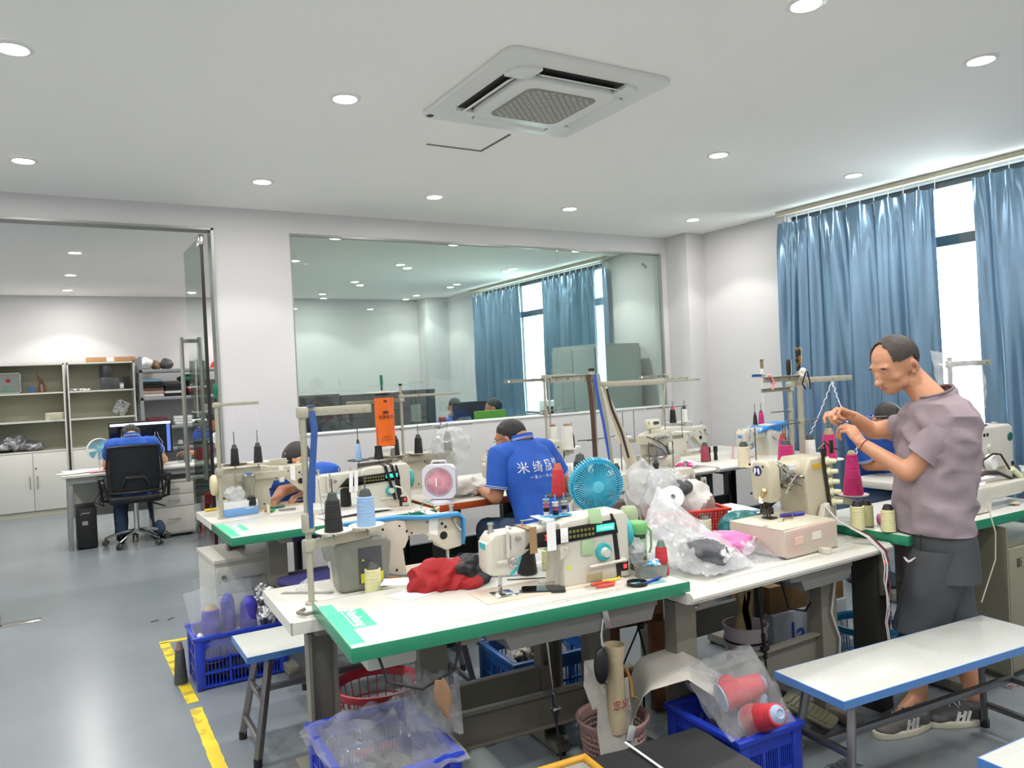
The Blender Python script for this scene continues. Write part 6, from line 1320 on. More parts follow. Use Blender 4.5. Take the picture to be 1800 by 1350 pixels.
# red plastic stool near the glass door
rs = thing('plastic_stool', 'red plastic stool behind the glass door', 'stool', (1.50, 8.30, 0), R(10)); redp = mat('red_plastic2', 'b8232a', .35)
MB().box((0, 0, .46), (.30, .30, .03), .012).build('seat', redp, rs); MB().box((0, 0, .41), (.31, .31, .08), .012).build('skirt', redp, rs)
for sx in (-1, 1):
    for sy in (-1, 1): g = MB(); f_, l_ = frame(V((sx*.12, sy*.12, .40)), V((sx*.17, sy*.17, 0))); g.box((0, 0, l_/2), (.055, .055, l_), .008, m=f_); g.build('leg', redp, rs)
# ---------------------------------------------------------------- beyond the glass: screens, desks, printer, cabinet
scr_m = mat('charcoal_partition', '3d3f45', .6, var=.05)
for i, (a, c, y, zt, lab) in enumerate(((1.75, 2.95, 6.75, 1.42, 'charcoal desk screen directly beyond the left glass pane'), (2.98, 3.33, 7.0, 1.43, 'narrow charcoal screen behind the black printer'),)):
    t = thing('desk_screen', lab, 'partition screen', (a, y, 0), 0); MB().bb(0, c-a, 0, .04, .1, zt, .004).build('screen_panel', scr_m, t)
    for x in (.05, c-a-.05): MB().bb(x-.02, x+.02, -.1, .14, 0, .03).build('foot', black, t)
bs_ = thing('desk_screen', 'long dark desk screen running behind the glass beside the bald man', 'partition screen', (1.9, 9.4, 0)); MB().bb(0, 1.25, 0, .04, .1, 1.40, .004).build('screen_panel', scr_m, bs_)
for i, (x0_, x1_, y, lab) in enumerate(((1.9, 3.2, 7.9, 'white office desk of the bald man beyond the glass'), (3.1, 5.3, 8.15, 'white office desk with monitors beyond the middle glass pane'))):
    t = thing('office_desk', lab, 'desk', (x0_, y, 0)); MB().bb(0, x1_-x0_, 0, .6, .72, .745, .003).build('desk_top', lam, t)
    for x in (.05, x1_-x0_-.05):
        for yy in (.05, .55): MB().bb(x-.02, x+.02, yy-.02, yy+.02, 0, .72).build('leg', dkm, t)
t = thing('office_chair', 'orange backed chair of the bald man beyond the glass', 'chair', (2.52, 7.50, 0)); om = mat('orange_fabric', 'd8822c', .8)
pz = atY(596, 740, 7.45); MB().box((pz.x-2.52, -.05, 1.06), (.23, .03, .24), .02).build('backrest', om, t); MB().box((0, .18, .48), (.42, .42, .06), .03).build('seat', om, t); MB().cyl((0, .1, 0), (0, .1, .46), .03, n=12).build('gas_column', chrome, t); MB().box((pz.x-2.52, -.02, .75), (.05, .02, .5), .004).build('back_support', black, t)
c_ = MB(); c_.bb(3.02, 3.62, 6.6, 7.0, 0, .92, .004); c_ = tag(c_.build('side_cabinet', offd), 'white side cabinet under the black printer beyond the glass', 'cabinet')
pr = thing('printer', 'black office printer standing beyond the glass', 'printer', (3.06, 6.62, .922)); g = MB(); g.bb(0, .46, 0, .36, 0, .17, .015); g.build('body', mat('printer_black', '26272a', .35), pr)
MB().box((.40, .02, .15), (.13, .10, .12), .008, rx=R(-30)).build('control_panel', mat('printer_grey', '4a4c52', .4), pr)
g = MB()
for i in range(3):
    for j in range(3): g.box((.37+i*.022, -.045+j*.012, .12+j*.02), (.012, .004, .010), rx=R(-30))
o = g.build('buttons', whitep, pr, 0); o['kind'] = 'stuff'
tag(MB().box((0, 0, .03), (.06, .05, .06), .004).build('pink_box', mat('pink_box', 'c0506a', .5), loc=(3.30, 6.8, 1.093)), 'small pink box on top of the black printer', 'box')
t = thing('folder', 'bright green folder standing beside the printer beyond the glass', 'folder', (3.86, 6.78, .92)); tag(t, t['label'], 'folder'); gp = atY(860, 728, 6.8)
MB().box((gp.x-3.86, 0, .13), (.36, .03, .27), .006).build('cover', mat('lime_folder', '6ea82a', .5), t)
MB().bb(3.64, 4.15, 6.6, 7.0, 0, .92, .004); q = MB().bb(3.64, 4.15, 6.6, 7.0, 0, .918, .004); tag(q.build('side_cabinet', offd), 'white side cabinet carrying the green folder beyond the glass', 'cabinet')
monitor('dark monitor back seen beyond the glass between the two seated men', (4.42, 8.25, .746), PI+R(2), w=.56, h=.38, on=False)
t = thing('paper_notice', 'grey notice sheet on the narrow screen behind the printer', 'paper', (3.10, 6.985, 1.2)); MB().box((0, 0, 0), (.12, .003, .17)).build('sheet', mat('grey_notice', 'a9adb0', .6), t)
cabm = mat('grey_steel_cabinet', '9aa3a2', .4)
t = thing('steel_cabinet', 'tall grey steel cabinet beyond the right glass pane', 'cabinet', (5.18, 6.75, 0)); MB().bb(0, .62, 0, .85, .02, 1.83, .004).build('body', cabm, t)
for k in range(2): MB().bb(-.018, -.002, .01+k*.42, .42+k*.42, .08, 1.79, .003).build('door', cabm, t)
MB().bb(0, .62, -.018, -.002, .08, 1.79, .003).build('side_panel', cabm, t)
# low cabinet with papers and planter under the office curtains
lc_ = tag(MB().bb(5.2, 5.70, 7.75, 9.3, 0, .95, .004).build('low_cabinet', mat('pale_green_cabinet', 'c3cdc2', .5)), 'pale low cabinet beyond the glass under the office curtains', 'cabinet')
for i, (px, c, h_, w, lab) in enumerate(((955, 'b6a3c4', .07, .42, 'lilac stack of boxes on the low cabinet beyond the glass'), (975, 'd5dfe6', .17, .34, 'white binder box on the low cabinet beyond the glass'), (1030, 'd9dcc0', .16, .20, 'cream planter on the low cabinet beyond the glass'), (1068, 'a3b8b0', .18, .20, 'sage storage tub on the low cabinet beyond the glass'))):
    p = atX(px, 715, 5.42); y = min(9.15, max(7.9, p.y)); tag(MB().bb(-.12, .12, -w/2, w/2, 0, h_, .006).build(('file_box', 'binder_box', 'planter', 'storage_tub')[i], mat('lc_'+c, c, .6), loc=(5.42+(.0 if i else -.0), y, .952 + (.071 if i == 1 else 0))), lab, ('box', 'box', 'planter', 'tub')[i])
g = MB(); rr_ = random.Random(3); p = atX(1030, 715, 5.42)
for k in range(40): g.box((rr_.uniform(-.08, .08), rr_.uniform(-.1, .1), rr_.uniform(0, .07)), (.05, .025, .004), rx=rr_.uniform(-1, 1), ry=rr_.uniform(-1, 1), rz=rr_.uniform(0, 6))
tag(g.build('green_leaves', mat('leaf_green', '5f8a4a', .6), loc=(5.42, p.y, 1.12)), 'low green leafy plant in the cream planter beyond the glass', 'plant', kind='stuff')
# ---------------------------------------------------------------- crates and baskets
def crate(lab, c, rz, L, D, H, m, nx=3, nz=3, slots=7, name='plastic_crate', group=None, z0=0):
    t = thing(name, lab, 'crate', (c[0], c[1], z0), rz, group)
    MB().bb(-L/2+.01, L/2-.01, -D/2+.01, D/2-.01, 0, .012).build('base', m, t)
    g = MB(); w = .018
    for a, b_, c_, d in ((-L/2-w, L/2+w, -D/2-w, -D/2+.008), (-L/2-w, L/2+w, D/2-.008, D/2+w), (-L/2-w, -L/2+.008, -D/2+.008, D/2-.008), (L/2-.008, L/2+w, -D/2+.008, D/2-.008)): g.bb(a, b_, c_, d, H-.02, H, .003)
    g.build('rim', m, t)
    for sx in (-1, 1):
        for sy in (-1, 1): MB().box((sx*(L/2-.012), sy*(D/2-.012), H/2), (.045, .045, H-.01), .010).build('corner_post', m, t)
    for ax, ln, off in ((0, L, -D/2), (0, L, D/2), (1, D, -L/2), (1, D, L/2)):
        g = MB(); n = nx if ax == 0 else max(2, round(nx*D/L)); ln2 = ln-.06
        def bar(u0, u1, za, zb, t_=.006):
            if ax == 0: g.bb(u0, u1, off-t_/2, off+t_/2, za, zb)
            else: g.bb(off-t_/2, off+t_/2, u0, u1, za, zb)
        for k in range(nz+1): z = .01+(H-.07)*k/nz; bar(-ln2/2, ln2/2, z, z+.012, .010)
        bar(-ln2/2, ln2/2, H-.065, H-.015, .007)
        for k in range(n+1): u = -ln2/2+ln2*k/n; bar(u-.006, u+.006, .01, H-.06, .010)
        for k in range(n*slots+1): u = -ln2/2+ln2*k/(n*slots); bar(u-.0022, u+.0022, .01, H-.06, .005)
        g.build('lattice_side', m, t, 0)
    return t
royal = mat('royal_blue_plastic', '1c37a8', .35); azure = mat('azure_plastic', '14549c', .35)
crate('royal blue crate filled with bagged blue cones beside the yellow tape', (.815, 4.31), R(-1), .44, .28, .275, royal)
crate('upper royal blue crate with a big clear bag at the bottom left of the picture', (.845, 2.29), R(-3), .33, .44, .25, royal, z0=.163)
crate('lower royal blue crate under the bottom left one, only its rim corner showing', (.775, 2.25), R(-1), .38, .48, .16, royal, nz=1)
crate('royal blue crate holding bagged red cones near the front bench', (1.97, 1.90), R(-3), .26, .34, .33, royal)
crate('azure blue crate with clear film under the middle of the nearest table', (1.90, 3.02), R(-4), .42, .36, .28, azure, slots=6)
def round_basket(lab, c, rz, r0, r1, H, m, rows, cols, name='plastic_basket', round_hole=False, z0=0):
    t = thing(name, lab, 'basket', (c[0], c[1], z0), rz)
    MB().lathe([(0, 0), (r0, 0), (r0, .006), (0, .006)], 30).build('base', m, t)
    MB().lathe([(r1-.003, H-.035), (r1+.012, H-.006), (r1+.012, H), (r1+.004, H+.002), (r1-.006, H-.006), (r1-.008, H-.035)], 48, close=True).build('rim', m, t)
    g = MB(); rad = lambda z: r0+(r1-r0)*z/H
    for k in range(cols):
        a = 2*PI*k/cols; g.tube([V((math.cos(a)*rad(z), math.sin(a)*rad(z), z)) for z in (.0, H*.5, H-.02)], .0028, 4)
    for j in range(rows+1):
        z = .01+(H-.04)*j/rows; g.tube([V((math.cos(a)*rad(z), math.sin(a)*rad(z), z)) for a in [2*PI*k/cols for k in range(cols)]], .0035 if j % 3 else .005, 4, closed=True)
    o = g.build('basket_lattice', m, t, 0); return t
round_basket('red round slotted basket on the floor behind the bottom left crate', (1.13, 3.08), 0, .13, .17, .27, mat('coral_red_plastic', 'a83040', .4), 3, 26)
round_basket('dusty pink round mesh waste basket under the nearest table', (1.655, 2.16), 0, .085, .118, .31, mat('dusty_pink_plastic', 'b08f89', .45), 14, 44)
round_basket('bright blue basket on the floor behind the standing man', (3.33, 2.32), 0, .12, .15, .26, mat('cyan_blue_plastic', '1378a8', .4), 3, 26)
# red rectangular basket on the table with bags
rbk = thing('plastic_basket', 'red rectangular basket of bagged goods on the table behind the coverstitch machine', 'basket', (2.53, 2.70, .742), R(-20)); rm = mat('red_basket_plastic', 'c6322a', .35)
MB().bb(-.14, .16, -.10, .10, 0, .006).build('base', rm, rbk)
g = MB()
for a, b_, c_, d in ((-.17, .19, -.135, -.118), (-.17, .19, .118, .135), (-.17, -.153, -.118, .118), (.173, .19, -.118, .118)): g.bb(a, b_, c_, d, .115, .128, .003)
g.build('rim', rm, rbk)
for s, nm in ((-1, 0), (1, 1)):
    g = MB()
    for k in range(25): x = -.145+k*.0125; g.box((x*1.07, s*.112, .06), (.004, .004, .118), rx=R(-s*-9) if False else R(s*-9))
    for j in range(9): z = .01+j*.013; g.box((.01, s*(.103+.016*z/.12), z), (.30+.3*z*.3, .004, .004))
    g.build('lattice_side', rm, rbk, 0)
for s in (-1, 1):
    g = MB(); x0_ = .01+s*.155
    for k in range(15): y = -.10+k*.0143; g.box((x0_+s*.01, y, .06), (.004, .004, .118), ry=R(s*9))
    for j in range(9): z = .01+j*.013; g.box((x0_+s*.018*z/.12, 0, z), (.004, .21, .004))
    g.build('lattice_side', rm, rbk, 0)
# ---------------------------------------------------------------- plastic bags and soft things
clear = film('clear_plastic', rough=.12, bump=.55, bs=12, gl=.24, white=.11)
clear2 = film('milky_plastic', c='eef0f2', rough=.17, bump=.5, bs=11, gl=.22, white=.32)
clear3 = film('thin_clear_plastic', rough=.12, bump=.5, bs=12, gl=.2, white=.06)
def soft(name, lab, cat, c, r, m, rot_=(0, 0, 0), nz=.25, ns=7, seed=0, sub=4, flat=.0, ridge=True, group=None):
    g = MB(); g.ball((0, 0, 0), r, sub, m=TR(0, 0, 0, *rot_), nz=nz, ns=ns, seed=seed, ridge=ridge)
    zs = [v.co.z for v in g.bm.verts]; z0 = min(zs)
    if flat:
        for v in g.bm.verts:
            if v.co.z < z0*(1-flat): v.co.z = z0*(1-flat)+(v.co.z-z0*(1-flat))*.05
        z0 = min(v.co.z for v in g.bm.verts)
    for v in g.bm.verts: v.co.z -= z0
    return tag(g.build(name, m, loc=c, smooth=30), lab, cat, group)
def sheetbag(name, lab, p0, p1, p2, p3, m, puff=.03, nu=26, nv=26, seed=0, cr=.012, cat='bag', par=None, thick=0, ns=7):
    """a crumpled two-skinned bag stretched between four corner points"""
    t = par or thing(name, lab, cat, p0); B = V(t.location); P = [V(p)-B for p in (p0, p1, p2, p3)]
    n = (P[1]-P[0]).cross(P[3]-P[0]).normalized()
    for s in (1, -1):
        def f_(u, v):
            q = P[0].lerp(P[1], u).lerp(P[3].lerp(P[2], u), v); e = math.sin(PI*u)*math.sin(PI*v); e = max(0, e)**.6
            k = noise.noise(V((u*ns*.6, v*ns*.45, seed+s))); k2 = noise.noise(V((u*ns*1.3, v*ns*1.1, seed+s*4)))
            return q+n*(s*puff*e+cr*((.5-abs(k)*2.6)+.5*k2)*(.25+e))+V((0, 0, 1))*cr*.8*k2
        MB().grid(f_, nu, nv, thick).build('bag_side', m, t, 40)
    return t
# crate 1 contents
for i, (x, y, h, r0, l) in enumerate(((.68, 4.26, .29, .058, 'left'), (.775, 4.31, .32, .046, 'middle'), (.875, 4.26, .30, .060, 'right'))):
    cone('tall royal blue thread cone, %s of three bagged in the blue crate' % l, (x, y, .115), '3a35a8', h, r0, r0*.74, tip='a08a70' if i == 0 else '3a35a8', fat=True)
cone('dark grey cone standing on the floor left of the blue crate', (.535, 4.36, 0), '3f4442', .22, .034, .022, tip='7d6a60')
sheetbag('clear_bag', 'clear zip bag standing round the royal blue cones in the blue crate', (.60, 4.17, .15), (.92, 4.17, .15), (.90, 4.33, .50), (.56, 4.33, .47), clear, .07, seed=2)
sheetbag('clear_bag', 'clear zip bag behind the blue cones with its flap up', (.62, 4.30, .25), (.95, 4.33, .25), (.96, 4.42, .54), (.62, 4.40, .52), clear3, .03, seed=5)
soft('silver_trim_bag', 'bag of crumpled silver reflective strips at the right end of the blue crate', 'bag', (.97, 4.30, .14), (.085, .11, .14), mat('silver_strips', '6e7072', .25, metal=.7, bump=2, bs=24, c2='e8e8ea', vs=22, vlo=.48, vhi=.55), nz=.3, ns=14, seed=4)
soft('white_cloth_ball', 'small white wad inside the left end of the blue crate', 'cloth', (.615, 4.21, .19), (.022, .025, .045), mat('white_wad', 'dcdcdc', .8), nz=.1)
soft('dark_fabric', 'dark fabric pieces lying in the bottom of the blue crate', 'fabric', (.80, 4.31, .014), (.19, .11, .05), mat('dark_fabric', '2a2d38', .7, c2='9a9aa0', vs=9, vlo=.6, vhi=.65), nz=.3, ns=9, flat=.3)
# crate 2: large clear bag
sheetbag('clear_bag', 'large crumpled clear bag draped over the bottom left blue crate', (.66, 2.06, .40), (1.02, 2.02, .40), (1.06, 2.48, .45), (.64, 2.48, .41), clear, .05, nu=36, nv=36, seed=9, cr=.03, ns=6)
sheetbag('clear_bag', 'clear bag tail rising behind the bottom left crate against the table post', (.92, 2.26, .42), (1.05, 2.12, .43), (1.12, 2.28, .56), (.98, 2.42, .54), clear, .05, seed=13, cr=.025)
soft('black_cloth', 'black cloth under clear film in the bottom left crate', 'cloth', (.85, 2.24, .18), (.12, .17, .10), mat('black_cloth', '101012', .7), nz=.2, ns=9, flat=.3)
# crate 3: red cones in a bag
for i, (x, y, z, rt) in enumerate(((1.90, 1.88, .40, (R(78), 0, R(70))), (2.0, 1.98, .38, (R(95), 0, R(20))), (1.95, 1.80, .34, (R(60), R(20), R(-20))))):
    cone('bright red cone, %s in the bag over the front blue crate' % ['lying with its open end to the left', 'largest lying', 'lowest lying'][i], (x+.0, y, z), 'c22a3a', .17, .05, .034, tip='8f9fb8', tilt=rt, fat=True)
sheetbag('clear_bag', 'clear bag wrapped around the red cones on the front blue crate', (1.80, 1.74, .33), (2.08, 1.72, .33), (2.16, 1.98, .50), (1.84, 2.02, .47), clear, .08, seed=21, cr=.02)
sheetbag('clear_bag', 'clear bag lip hanging down outside the front blue crate', (2.02, 1.72, .36), (2.10, 1.80, .36), (2.11, 1.80, .18), (2.05, 1.74, .20), clear2, .01, seed=23, cr=.012)
# azure crate contents
soft('clear_film', 'wad of clear film filling the azure crate', 'film', (1.90, 3.04, .014), (.15, .12, .13), clear2, nz=.3, ns=9, seed=3)
soft('paper_scraps', 'paper and tape scraps lying on top of the azure crate film', 'scraps', (1.84, 2.95, .22), (.09, .07, .035), mat('scraps', 'b9b4a2', .8, c2='55524a', vs=24, vlo=.5, vhi=.56), nz=.4, ns=18, seed=8)
# pink basket: hanging kraft pattern paper, white scraps
papr = mat('grey_white_tissue', 'b7b4ab', .6, var=.05)
def drape(name, lab, pts, w, m, cat='paper', n=18, seed=0, curl=.02, wdir=None):
    t = thing(name, lab, cat, pts[0]); B = V(pts[0]); P = [V(p)-B for p in pts]
    def cv(v):
        k = v*(len(P)-1); i = min(len(P)-2, int(k)); f = k-i; f = f*f*(3-2*f) if False else f; return P[i].lerp(P[i+1], f)
    wd = V(wdir or (1, -.1, 0)).normalized()
    def f_(u, v):
        ww = w[0]+(w[1]-w[0])*v if isinstance(w, tuple) else w
        return cv(v)+wd*(u-.5)*ww+V((0, -1, .3))*curl*(math.sin(PI*u)+.4*noise.noise(V((u*4, v*5, seed))))
    MB().grid(f_, 12, n, .0012).build('sheet', m, t, 50); return t
drape('pattern_paper', 'large curled grey pattern sheet arching out of the pink basket', [(1.70, 2.16, .27), (1.76, 2.12, .44), (1.90, 2.06, .47), (1.99, 2.02, .40), (2.01, 2.0, .28)], (.22, .30), papr, seed=2, curl=.03, wdir=(.55, .8, .1))
drape('pattern_paper', 'grey paper sheet hanging down at the left of the pink basket', [(1.62, 2.10, .46), (1.60, 2.08, .33), (1.59, 2.03, .18), (1.58, 2.00, .02)], (.12, .18), mat('grey_tissue', '9a9892', .7), seed=6, curl=.025)
tt = drape('care_sheet', 'tilted sheet with printed characters at the left of the hanging cloth bag', [(1.60, 2.17, .52), (1.57, 2.12, .46), (1.60, 2.10, .38)], (.09, .14), mat('label_sheet', 'b5b3ab', .7), seed=8)
tt = drape('size_chart', 'long white printed strip lying on clear film by the front crate', [(1.97, 2.18, .43), (2.03, 2.10, .40), (2.05, 2.0, .38)], (.07, .07), mat('chart_paper', 'c9c8c8', .7), seed=9, curl=.004, wdir=(1, .25, 0))
g = MB()
for k in range(34):
    f = .08+k*.026; q = V((1.97, 2.18, .43)).lerp(V((2.05, 2.0, .38)), f)-V((1.97, 2.18, .43)); g.box((q.x, q.y, q.z+.008+.012*math.sin(PI*f)), (.045*(.5+.5*((k*7) % 5)/5), .0018, .0012), rz=R(12))
o = g.build('printed_lines', mat('print_grey', '6a6a6e', .7), tt, 0); o['kind'] = 'stuff'
sheetbag('clear_bag', 'sheet of clear film bunched on the floor between pink basket and front crate', (1.86, 2.06, .05), (2.14, 1.98, .02), (2.22, 2.15, .28), (1.94, 2.22, .40), clear, .05, seed=31, cr=.03)
sheetbag('clear_bag', 'flat clear bag against the post of the bullnose table', (2.05, 2.02, .02), (2.30, 2.0, .02), (2.28, 2.1, .26), (2.02, 2.1, .30), clear3, .02, seed=33, cr=.02)
# cloth drawstring bag hung under the table
hb_ = thing('cloth_pouch', 'beige drawstring pouch with red lettering hanging under the nearest table', 'pouch', (1.60, 2.06, .30))
g = MB(); g.lathe([(0, 0), (.028, .006), (.036, .06), (.032, .16), (.026, .24), (.036, .30), (.034, .30), (.024, .24), (.028, .16), (0, .03)], 24)
for v in g.bm.verts: v.co.x += .012*noise.noise(v.co*14); v.co.y += .012*noise.noise(v.co*14+V((5, 0, 0)))
g.build('pouch_body', mat('natural_canvas', 'a89a7e', .85, bump=.3, bs=180), hb_)
text('忠义', .035, mat('red_ink', '8e2233', .8), hb_, FACE(-.012, -.040, .11), name='red_lettering')
MB().tube([(.03, -.02, .22), (.038, -.035, .17), (.032, -.045, .13), (.05, -.04, .12)], .005, 6).build('drawstring', mat('ochre_cord', '8a6428', .7), hb_)
MB().box((.03, -.03, .0), (.03, .004, .05), .004, ry=R(20)).build('white_tag', mat('tag_white', 'b9bfc2', .5), hb_)
kn = thing('knee_lifter', 'chrome bent rod with a black oval knee pad under the nearest table', 'knee lifter', (1.55, 2.06, .70))
MB().tube([(.05, 0, .02), (.0, -.01, .0), (-.012, -.012, -.05), (0, -.01, -.22)], .005, 8).build('bent_rod', chrome, kn); MB().ball((-.022, -.02, -.15), (.030, .016, .062), 3).build('knee_pad', black, kn)
MB().box((.01, -.012, .0), (.025, .01, .07), .004, ry=R(-8)).build('bracket', steel, kn); MB().tube([(.02, 0, .03), (.09, -.0, .045)], .005, 8).build('cross_rod', chrome, kn)
# shapes under the table
def pedal(lab, c, rz, w=.17, L=.27, tilt=14):
    t = thing('foot_pedal', lab, 'pedal', (c[0], c[1], 0), rz, 'cast foot pedals'); m = mat('khaki_pedal', '77765f', .5, var=.1); Mx_ = TR(0, 0, .07, R(tilt))
    g = MB(); g.prism(rrect(.5, .18, 5), -.008, .004, 'z', .003, m=Mx_ @ Matrix.Diagonal((w, L, 1, 1))); g.build('plate', m, t)
    for k in range(9): MB().box((0, -L*.36+k*L*.09, .007), (w*.74, .012, .008), .003, m=Mx_).build('rib', m, t)
    MB().cyl((-w/2-.03, .02, .05), (w/2+.03, .02, .05), .010, n=8).build('axle', blackm, t); MB().bb(-w/2-.04, w/2+.04, .06, .10, 0, .04, .004).build('bracket', m, t)
    return t
pedal('larger khaki foot pedal with cross ribs left of the front bench leg', (2.37, 2.10), R(12), .17, .26)
pedal('smaller khaki foot pedal with slots, right of the larger one', (2.66, 2.13), R(20), .13, .22, 18)
for (x, y0_, z1, lab, col) in ((2.42, 2.12, .70, 'thin black pedal rod with clamp hanging under the bullnose table', blackm), (1.44, 2.16, .69, 'thin steel pedal rod with clamp hanging under the nearest table', steel)):
    t = thing('pedal_rod', lab, 'rod', (x, y0_, .09)); MB().cyl((0, 0, 0), (-.05, .0, z1-.09), .0042, n=8).build('rod', col, t); MB().cyl((-.02, 0, .26), (-.027, 0, .36), .009, n=8).build('sleeve', col, t)
    MB().box((-.022, 0, .30), (.035, .02, .018), .003).build('clamp', col, t); MB().ball((0, 0, 0), .012, 2).build('ball_joint', col, t)
pedal('khaki foot pedal in the dark under the nearest table', (1.42, 2.18), R(4), .18, .24, 10)
# black covered box, yellow printed tray in front
bc = thing('cloth_covered_box', 'black cloth covered box with a white stripe at the bottom edge', 'box', (1.60, 1.62, 0), R(-5)); bc.location = (1.55, 1.66, 0); blk = mat('black_nylon', '222326', .55, bump=.3, bs=40)
g = MB()
def f_(u, v):
    x = (u-.5)*.44; y = (v-.5)*.50; e = max(abs(u-.5), abs(v-.5))*2; z = .34+.006*noise.noise(V((x*9, y*9, 1)))-(.0 if e < .97 else .05); return V((x, y, z))
g.grid(f_, 26, 26); g.bb(-.215, .215, -.245, .245, 0, .325, .012); g.build('cover', blk, bc)
MB().box((-.06, .0, .349), (.008, .50, .002), rz=R(0)).build('white_stripe', whitep, bc)
yt_ = thing('yellow_mesh_mat', 'yellow edged plastic mesh pad with a white stripe at the bottom picture edge', 'pad', (1.175, 1.765, 0), R(-5))
MB().bb(-.16, .15, -.24, .14, 0, .352, .006).build('carton', mat('grey_carton', '8b8c88', .6), yt_)
g = MB(); yl = mat('yellow_binding', 'c9962a', .5, bump=.6, bs=300)
g.cyl((-.16, .14, .362), (.155, .14, .362), .011, n=10); g.cyl((.15, .14, .362), (.15, -.24, .362), .011, n=10); g.build('yellow_binding', yl, yt_)
g = MB()
for k in range(60): g.bb(-.15, .14, -.235+k*.0062, -.235+k*.0062+.0022, .354, .3565)
for k in range(47): g.bb(-.148+k*.0062, -.148+k*.0062+.0022, -.235, .13, .3545, .357)
o = g.build('mesh_weave', mat('grey_mesh', 'a9a9a4', .5), yt_, 0); o['kind'] = 'stuff'
MB().box((.02, -.05, .3585), (.035, .37, .002)).build('white_stripe', whitep, yt_)
# things under the back tables
bb_ = thing('carton', 'white and brown carton with blue letters on the floor behind the bullnose table', 'box', (3.15, 2.72, 0), R(-4)); MB().bb(0, .55, 0, .3, .0, .22, .003).build('box_body', mat('carton_white', 'a9b0ba', .6), bb_)
MB().bb(0, .55, .02, .3, .22, .36, .003).build('brown_lid', mat('carton_brown2', '8a6a44', .7), bb_); text('Jack', .17, mat('letter_blue', '1c4fa8', .5), bb_, FACE(.25, -.002, .10), name='blue_lettering')
t = thing('flower_bin', 'pink flower patterned plastic bin standing behind the bullnose table leg', 'bin', (2.62, 2.42, 0)); MB().lathe([(0, 0), (.075, 0), (.095, .36), (.098, .36), (.10, .37), (.094, .37), (.072, .01), (0, .01)], 30).build('bin_body', mat('flower_print', 'c9bfc6', .4, c2='b06a84', vs=16, vlo=.62, vhi=.66), t)
MB().lathe([(.095, .30), (.0985, .30), (.0985, .308), (.095, .308)], 30, close=True).build('wire_ring', blackm, t)
for i, (dx, rr_) in enumerate(((0, 18), (.02, -14), (.035, 8))): MB().box((2.60-2.62+dx, .0, .40), (.045, .02, .24), .003, ry=R(rr_)).build('wood_offcut', mat('pale_wood', 'a8946a', .6, var=.1), t)
wf = mat('brown_wood', '6b4020', .55, var=.25, stretch=(1, 1, .15)); t = thing('wooden_stand', 'dark brown wooden stand between the two front tables', 'frame', (2.08, 2.64, 0), R(-10))
for x in (-.05, .17): MB().bb(x, x+.055, 0, .05, 0, .66, .003).build('post', wf, t)
MB().bb(-.05, .22, .0, .04, .40, .44, .003).build('rail', wf, t); MB().bb(-.1, .3, .0, .04, .16, .21, .003).build('rail', wf, t)
cbx = MB(); cbx.tube([(.06, -.02, .70), (.07, -.03, .5), (.05, -.03, .42), (.08, -.03, .3), (.06, -.03, .05)], .005, 6); cbx.tube([(.16, -.02, .60), (.07, -.03, .44), (-.04, -.02, .26)], .004, 6); cbx.ball((.065, -.03, .42), .016, 2)
tag(cbx.build('hanging_cable', black, loc=(2.08, 2.60, 0)), 'black knotted cable hanging between the two front tables', 'cable')
for i, (pts, r_, c0, lab) in enumerate((([(.80, 2.16, .72), (.82, 2.14, .64), (.92, 2.12, .60), (1.02, 2.10, .64), (1.04, 2.10, .72)], .005, None, 'black cable loop sagging under the front edge of the nearest table'),
        ([(2.45, 2.08, .69), (2.55, 2.12, .52), (2.70, 2.16, .47), (2.84, 2.18, .55), (2.86, 2.18, .69)], .0045, None, 'black cable loop sagging under the bullnose table'),
        ([(2.80, 2.20, .69), (2.78, 2.18, .45), (2.85, 2.16, .33), (2.82, 2.16, .12)], .004, None, 'black cable dangling beside the right leg of the bullnose table'),
        ([(1.52, 4.3, .72), (1.7, 4.3, .4), (1.62, 4.3, .2), (1.9, 4.4, .02)], .005, None, 'black cable under the second row table'))):
    B = V(pts[0]); tag(MB().tube([V(p)-B for p in pts], r_, 6).build('cable', black, loc=B), lab, 'cable')
tag(MB().tube([(0, 0, 0), (-.04, .0, -.10), (-.07, 0, -.22), (-.02, 0, -.34), (-.04, 0, -.5)], .005, 6).build('white_cable', mat('white_wire', 'b9b9b4', .5), loc=(2.86, 2.1, .68)), 'white cable dangling in front of the right leg of the bullnose table', 'cable')
t = thing('brown_leaf_pouch', 'brown paper scrap hanging under the nearest table by the control box', 'paper', (.93, 2.02, .60)); g = MB(); g.grid(lambda u, v: V(((u-.5)*.05*(math.sin(PI*(.15+.85*v)))+.02*v, -.012*math.sin(PI*u), .12*(.5-v))), 8, 10, .002); g.build('folded_paper', mat('kraft_brown', '8a6a50', .7), t)
# switch boxes hung under tables
def switch(lab, loc, rz=0, on_=True):
    t = thing('switch_box', lab, 'switch', loc, rz); MB().box((0, 0, 0), (.055, .02, .20), .008).build('housing', mat('switch_beige', 'b9b3a0', .45), t)
    MB().box((0, -.011, -.055), (.026, .004, .032), .002).build('button', mat('switch_red', 'b3201c', .4), t); MB().box((0, -.011, .05), (.02, .002, .06)).build('marking', mat('switch_print', '7d7a6e', .6), t); return t
switch('beige switch box with a red button under the overlock table', (4.07, 4.10, .62))
sw = thing('switch_box', 'dark switch panel with a glowing red mark beside the hip of the standing man', 'switch', (3.04, 2.02, .60)); MB().box((0, 0, 0), (.05, .02, .19), .006).build('housing', mat('switch_dark', '5d594c', .5), sw)
MB().box((0, -.011, .05), (.016, .003, .012)).build('red_light', dig, sw); MB().box((0, -.011, -.03), (.03, .003, .05)).build('button', black, sw)
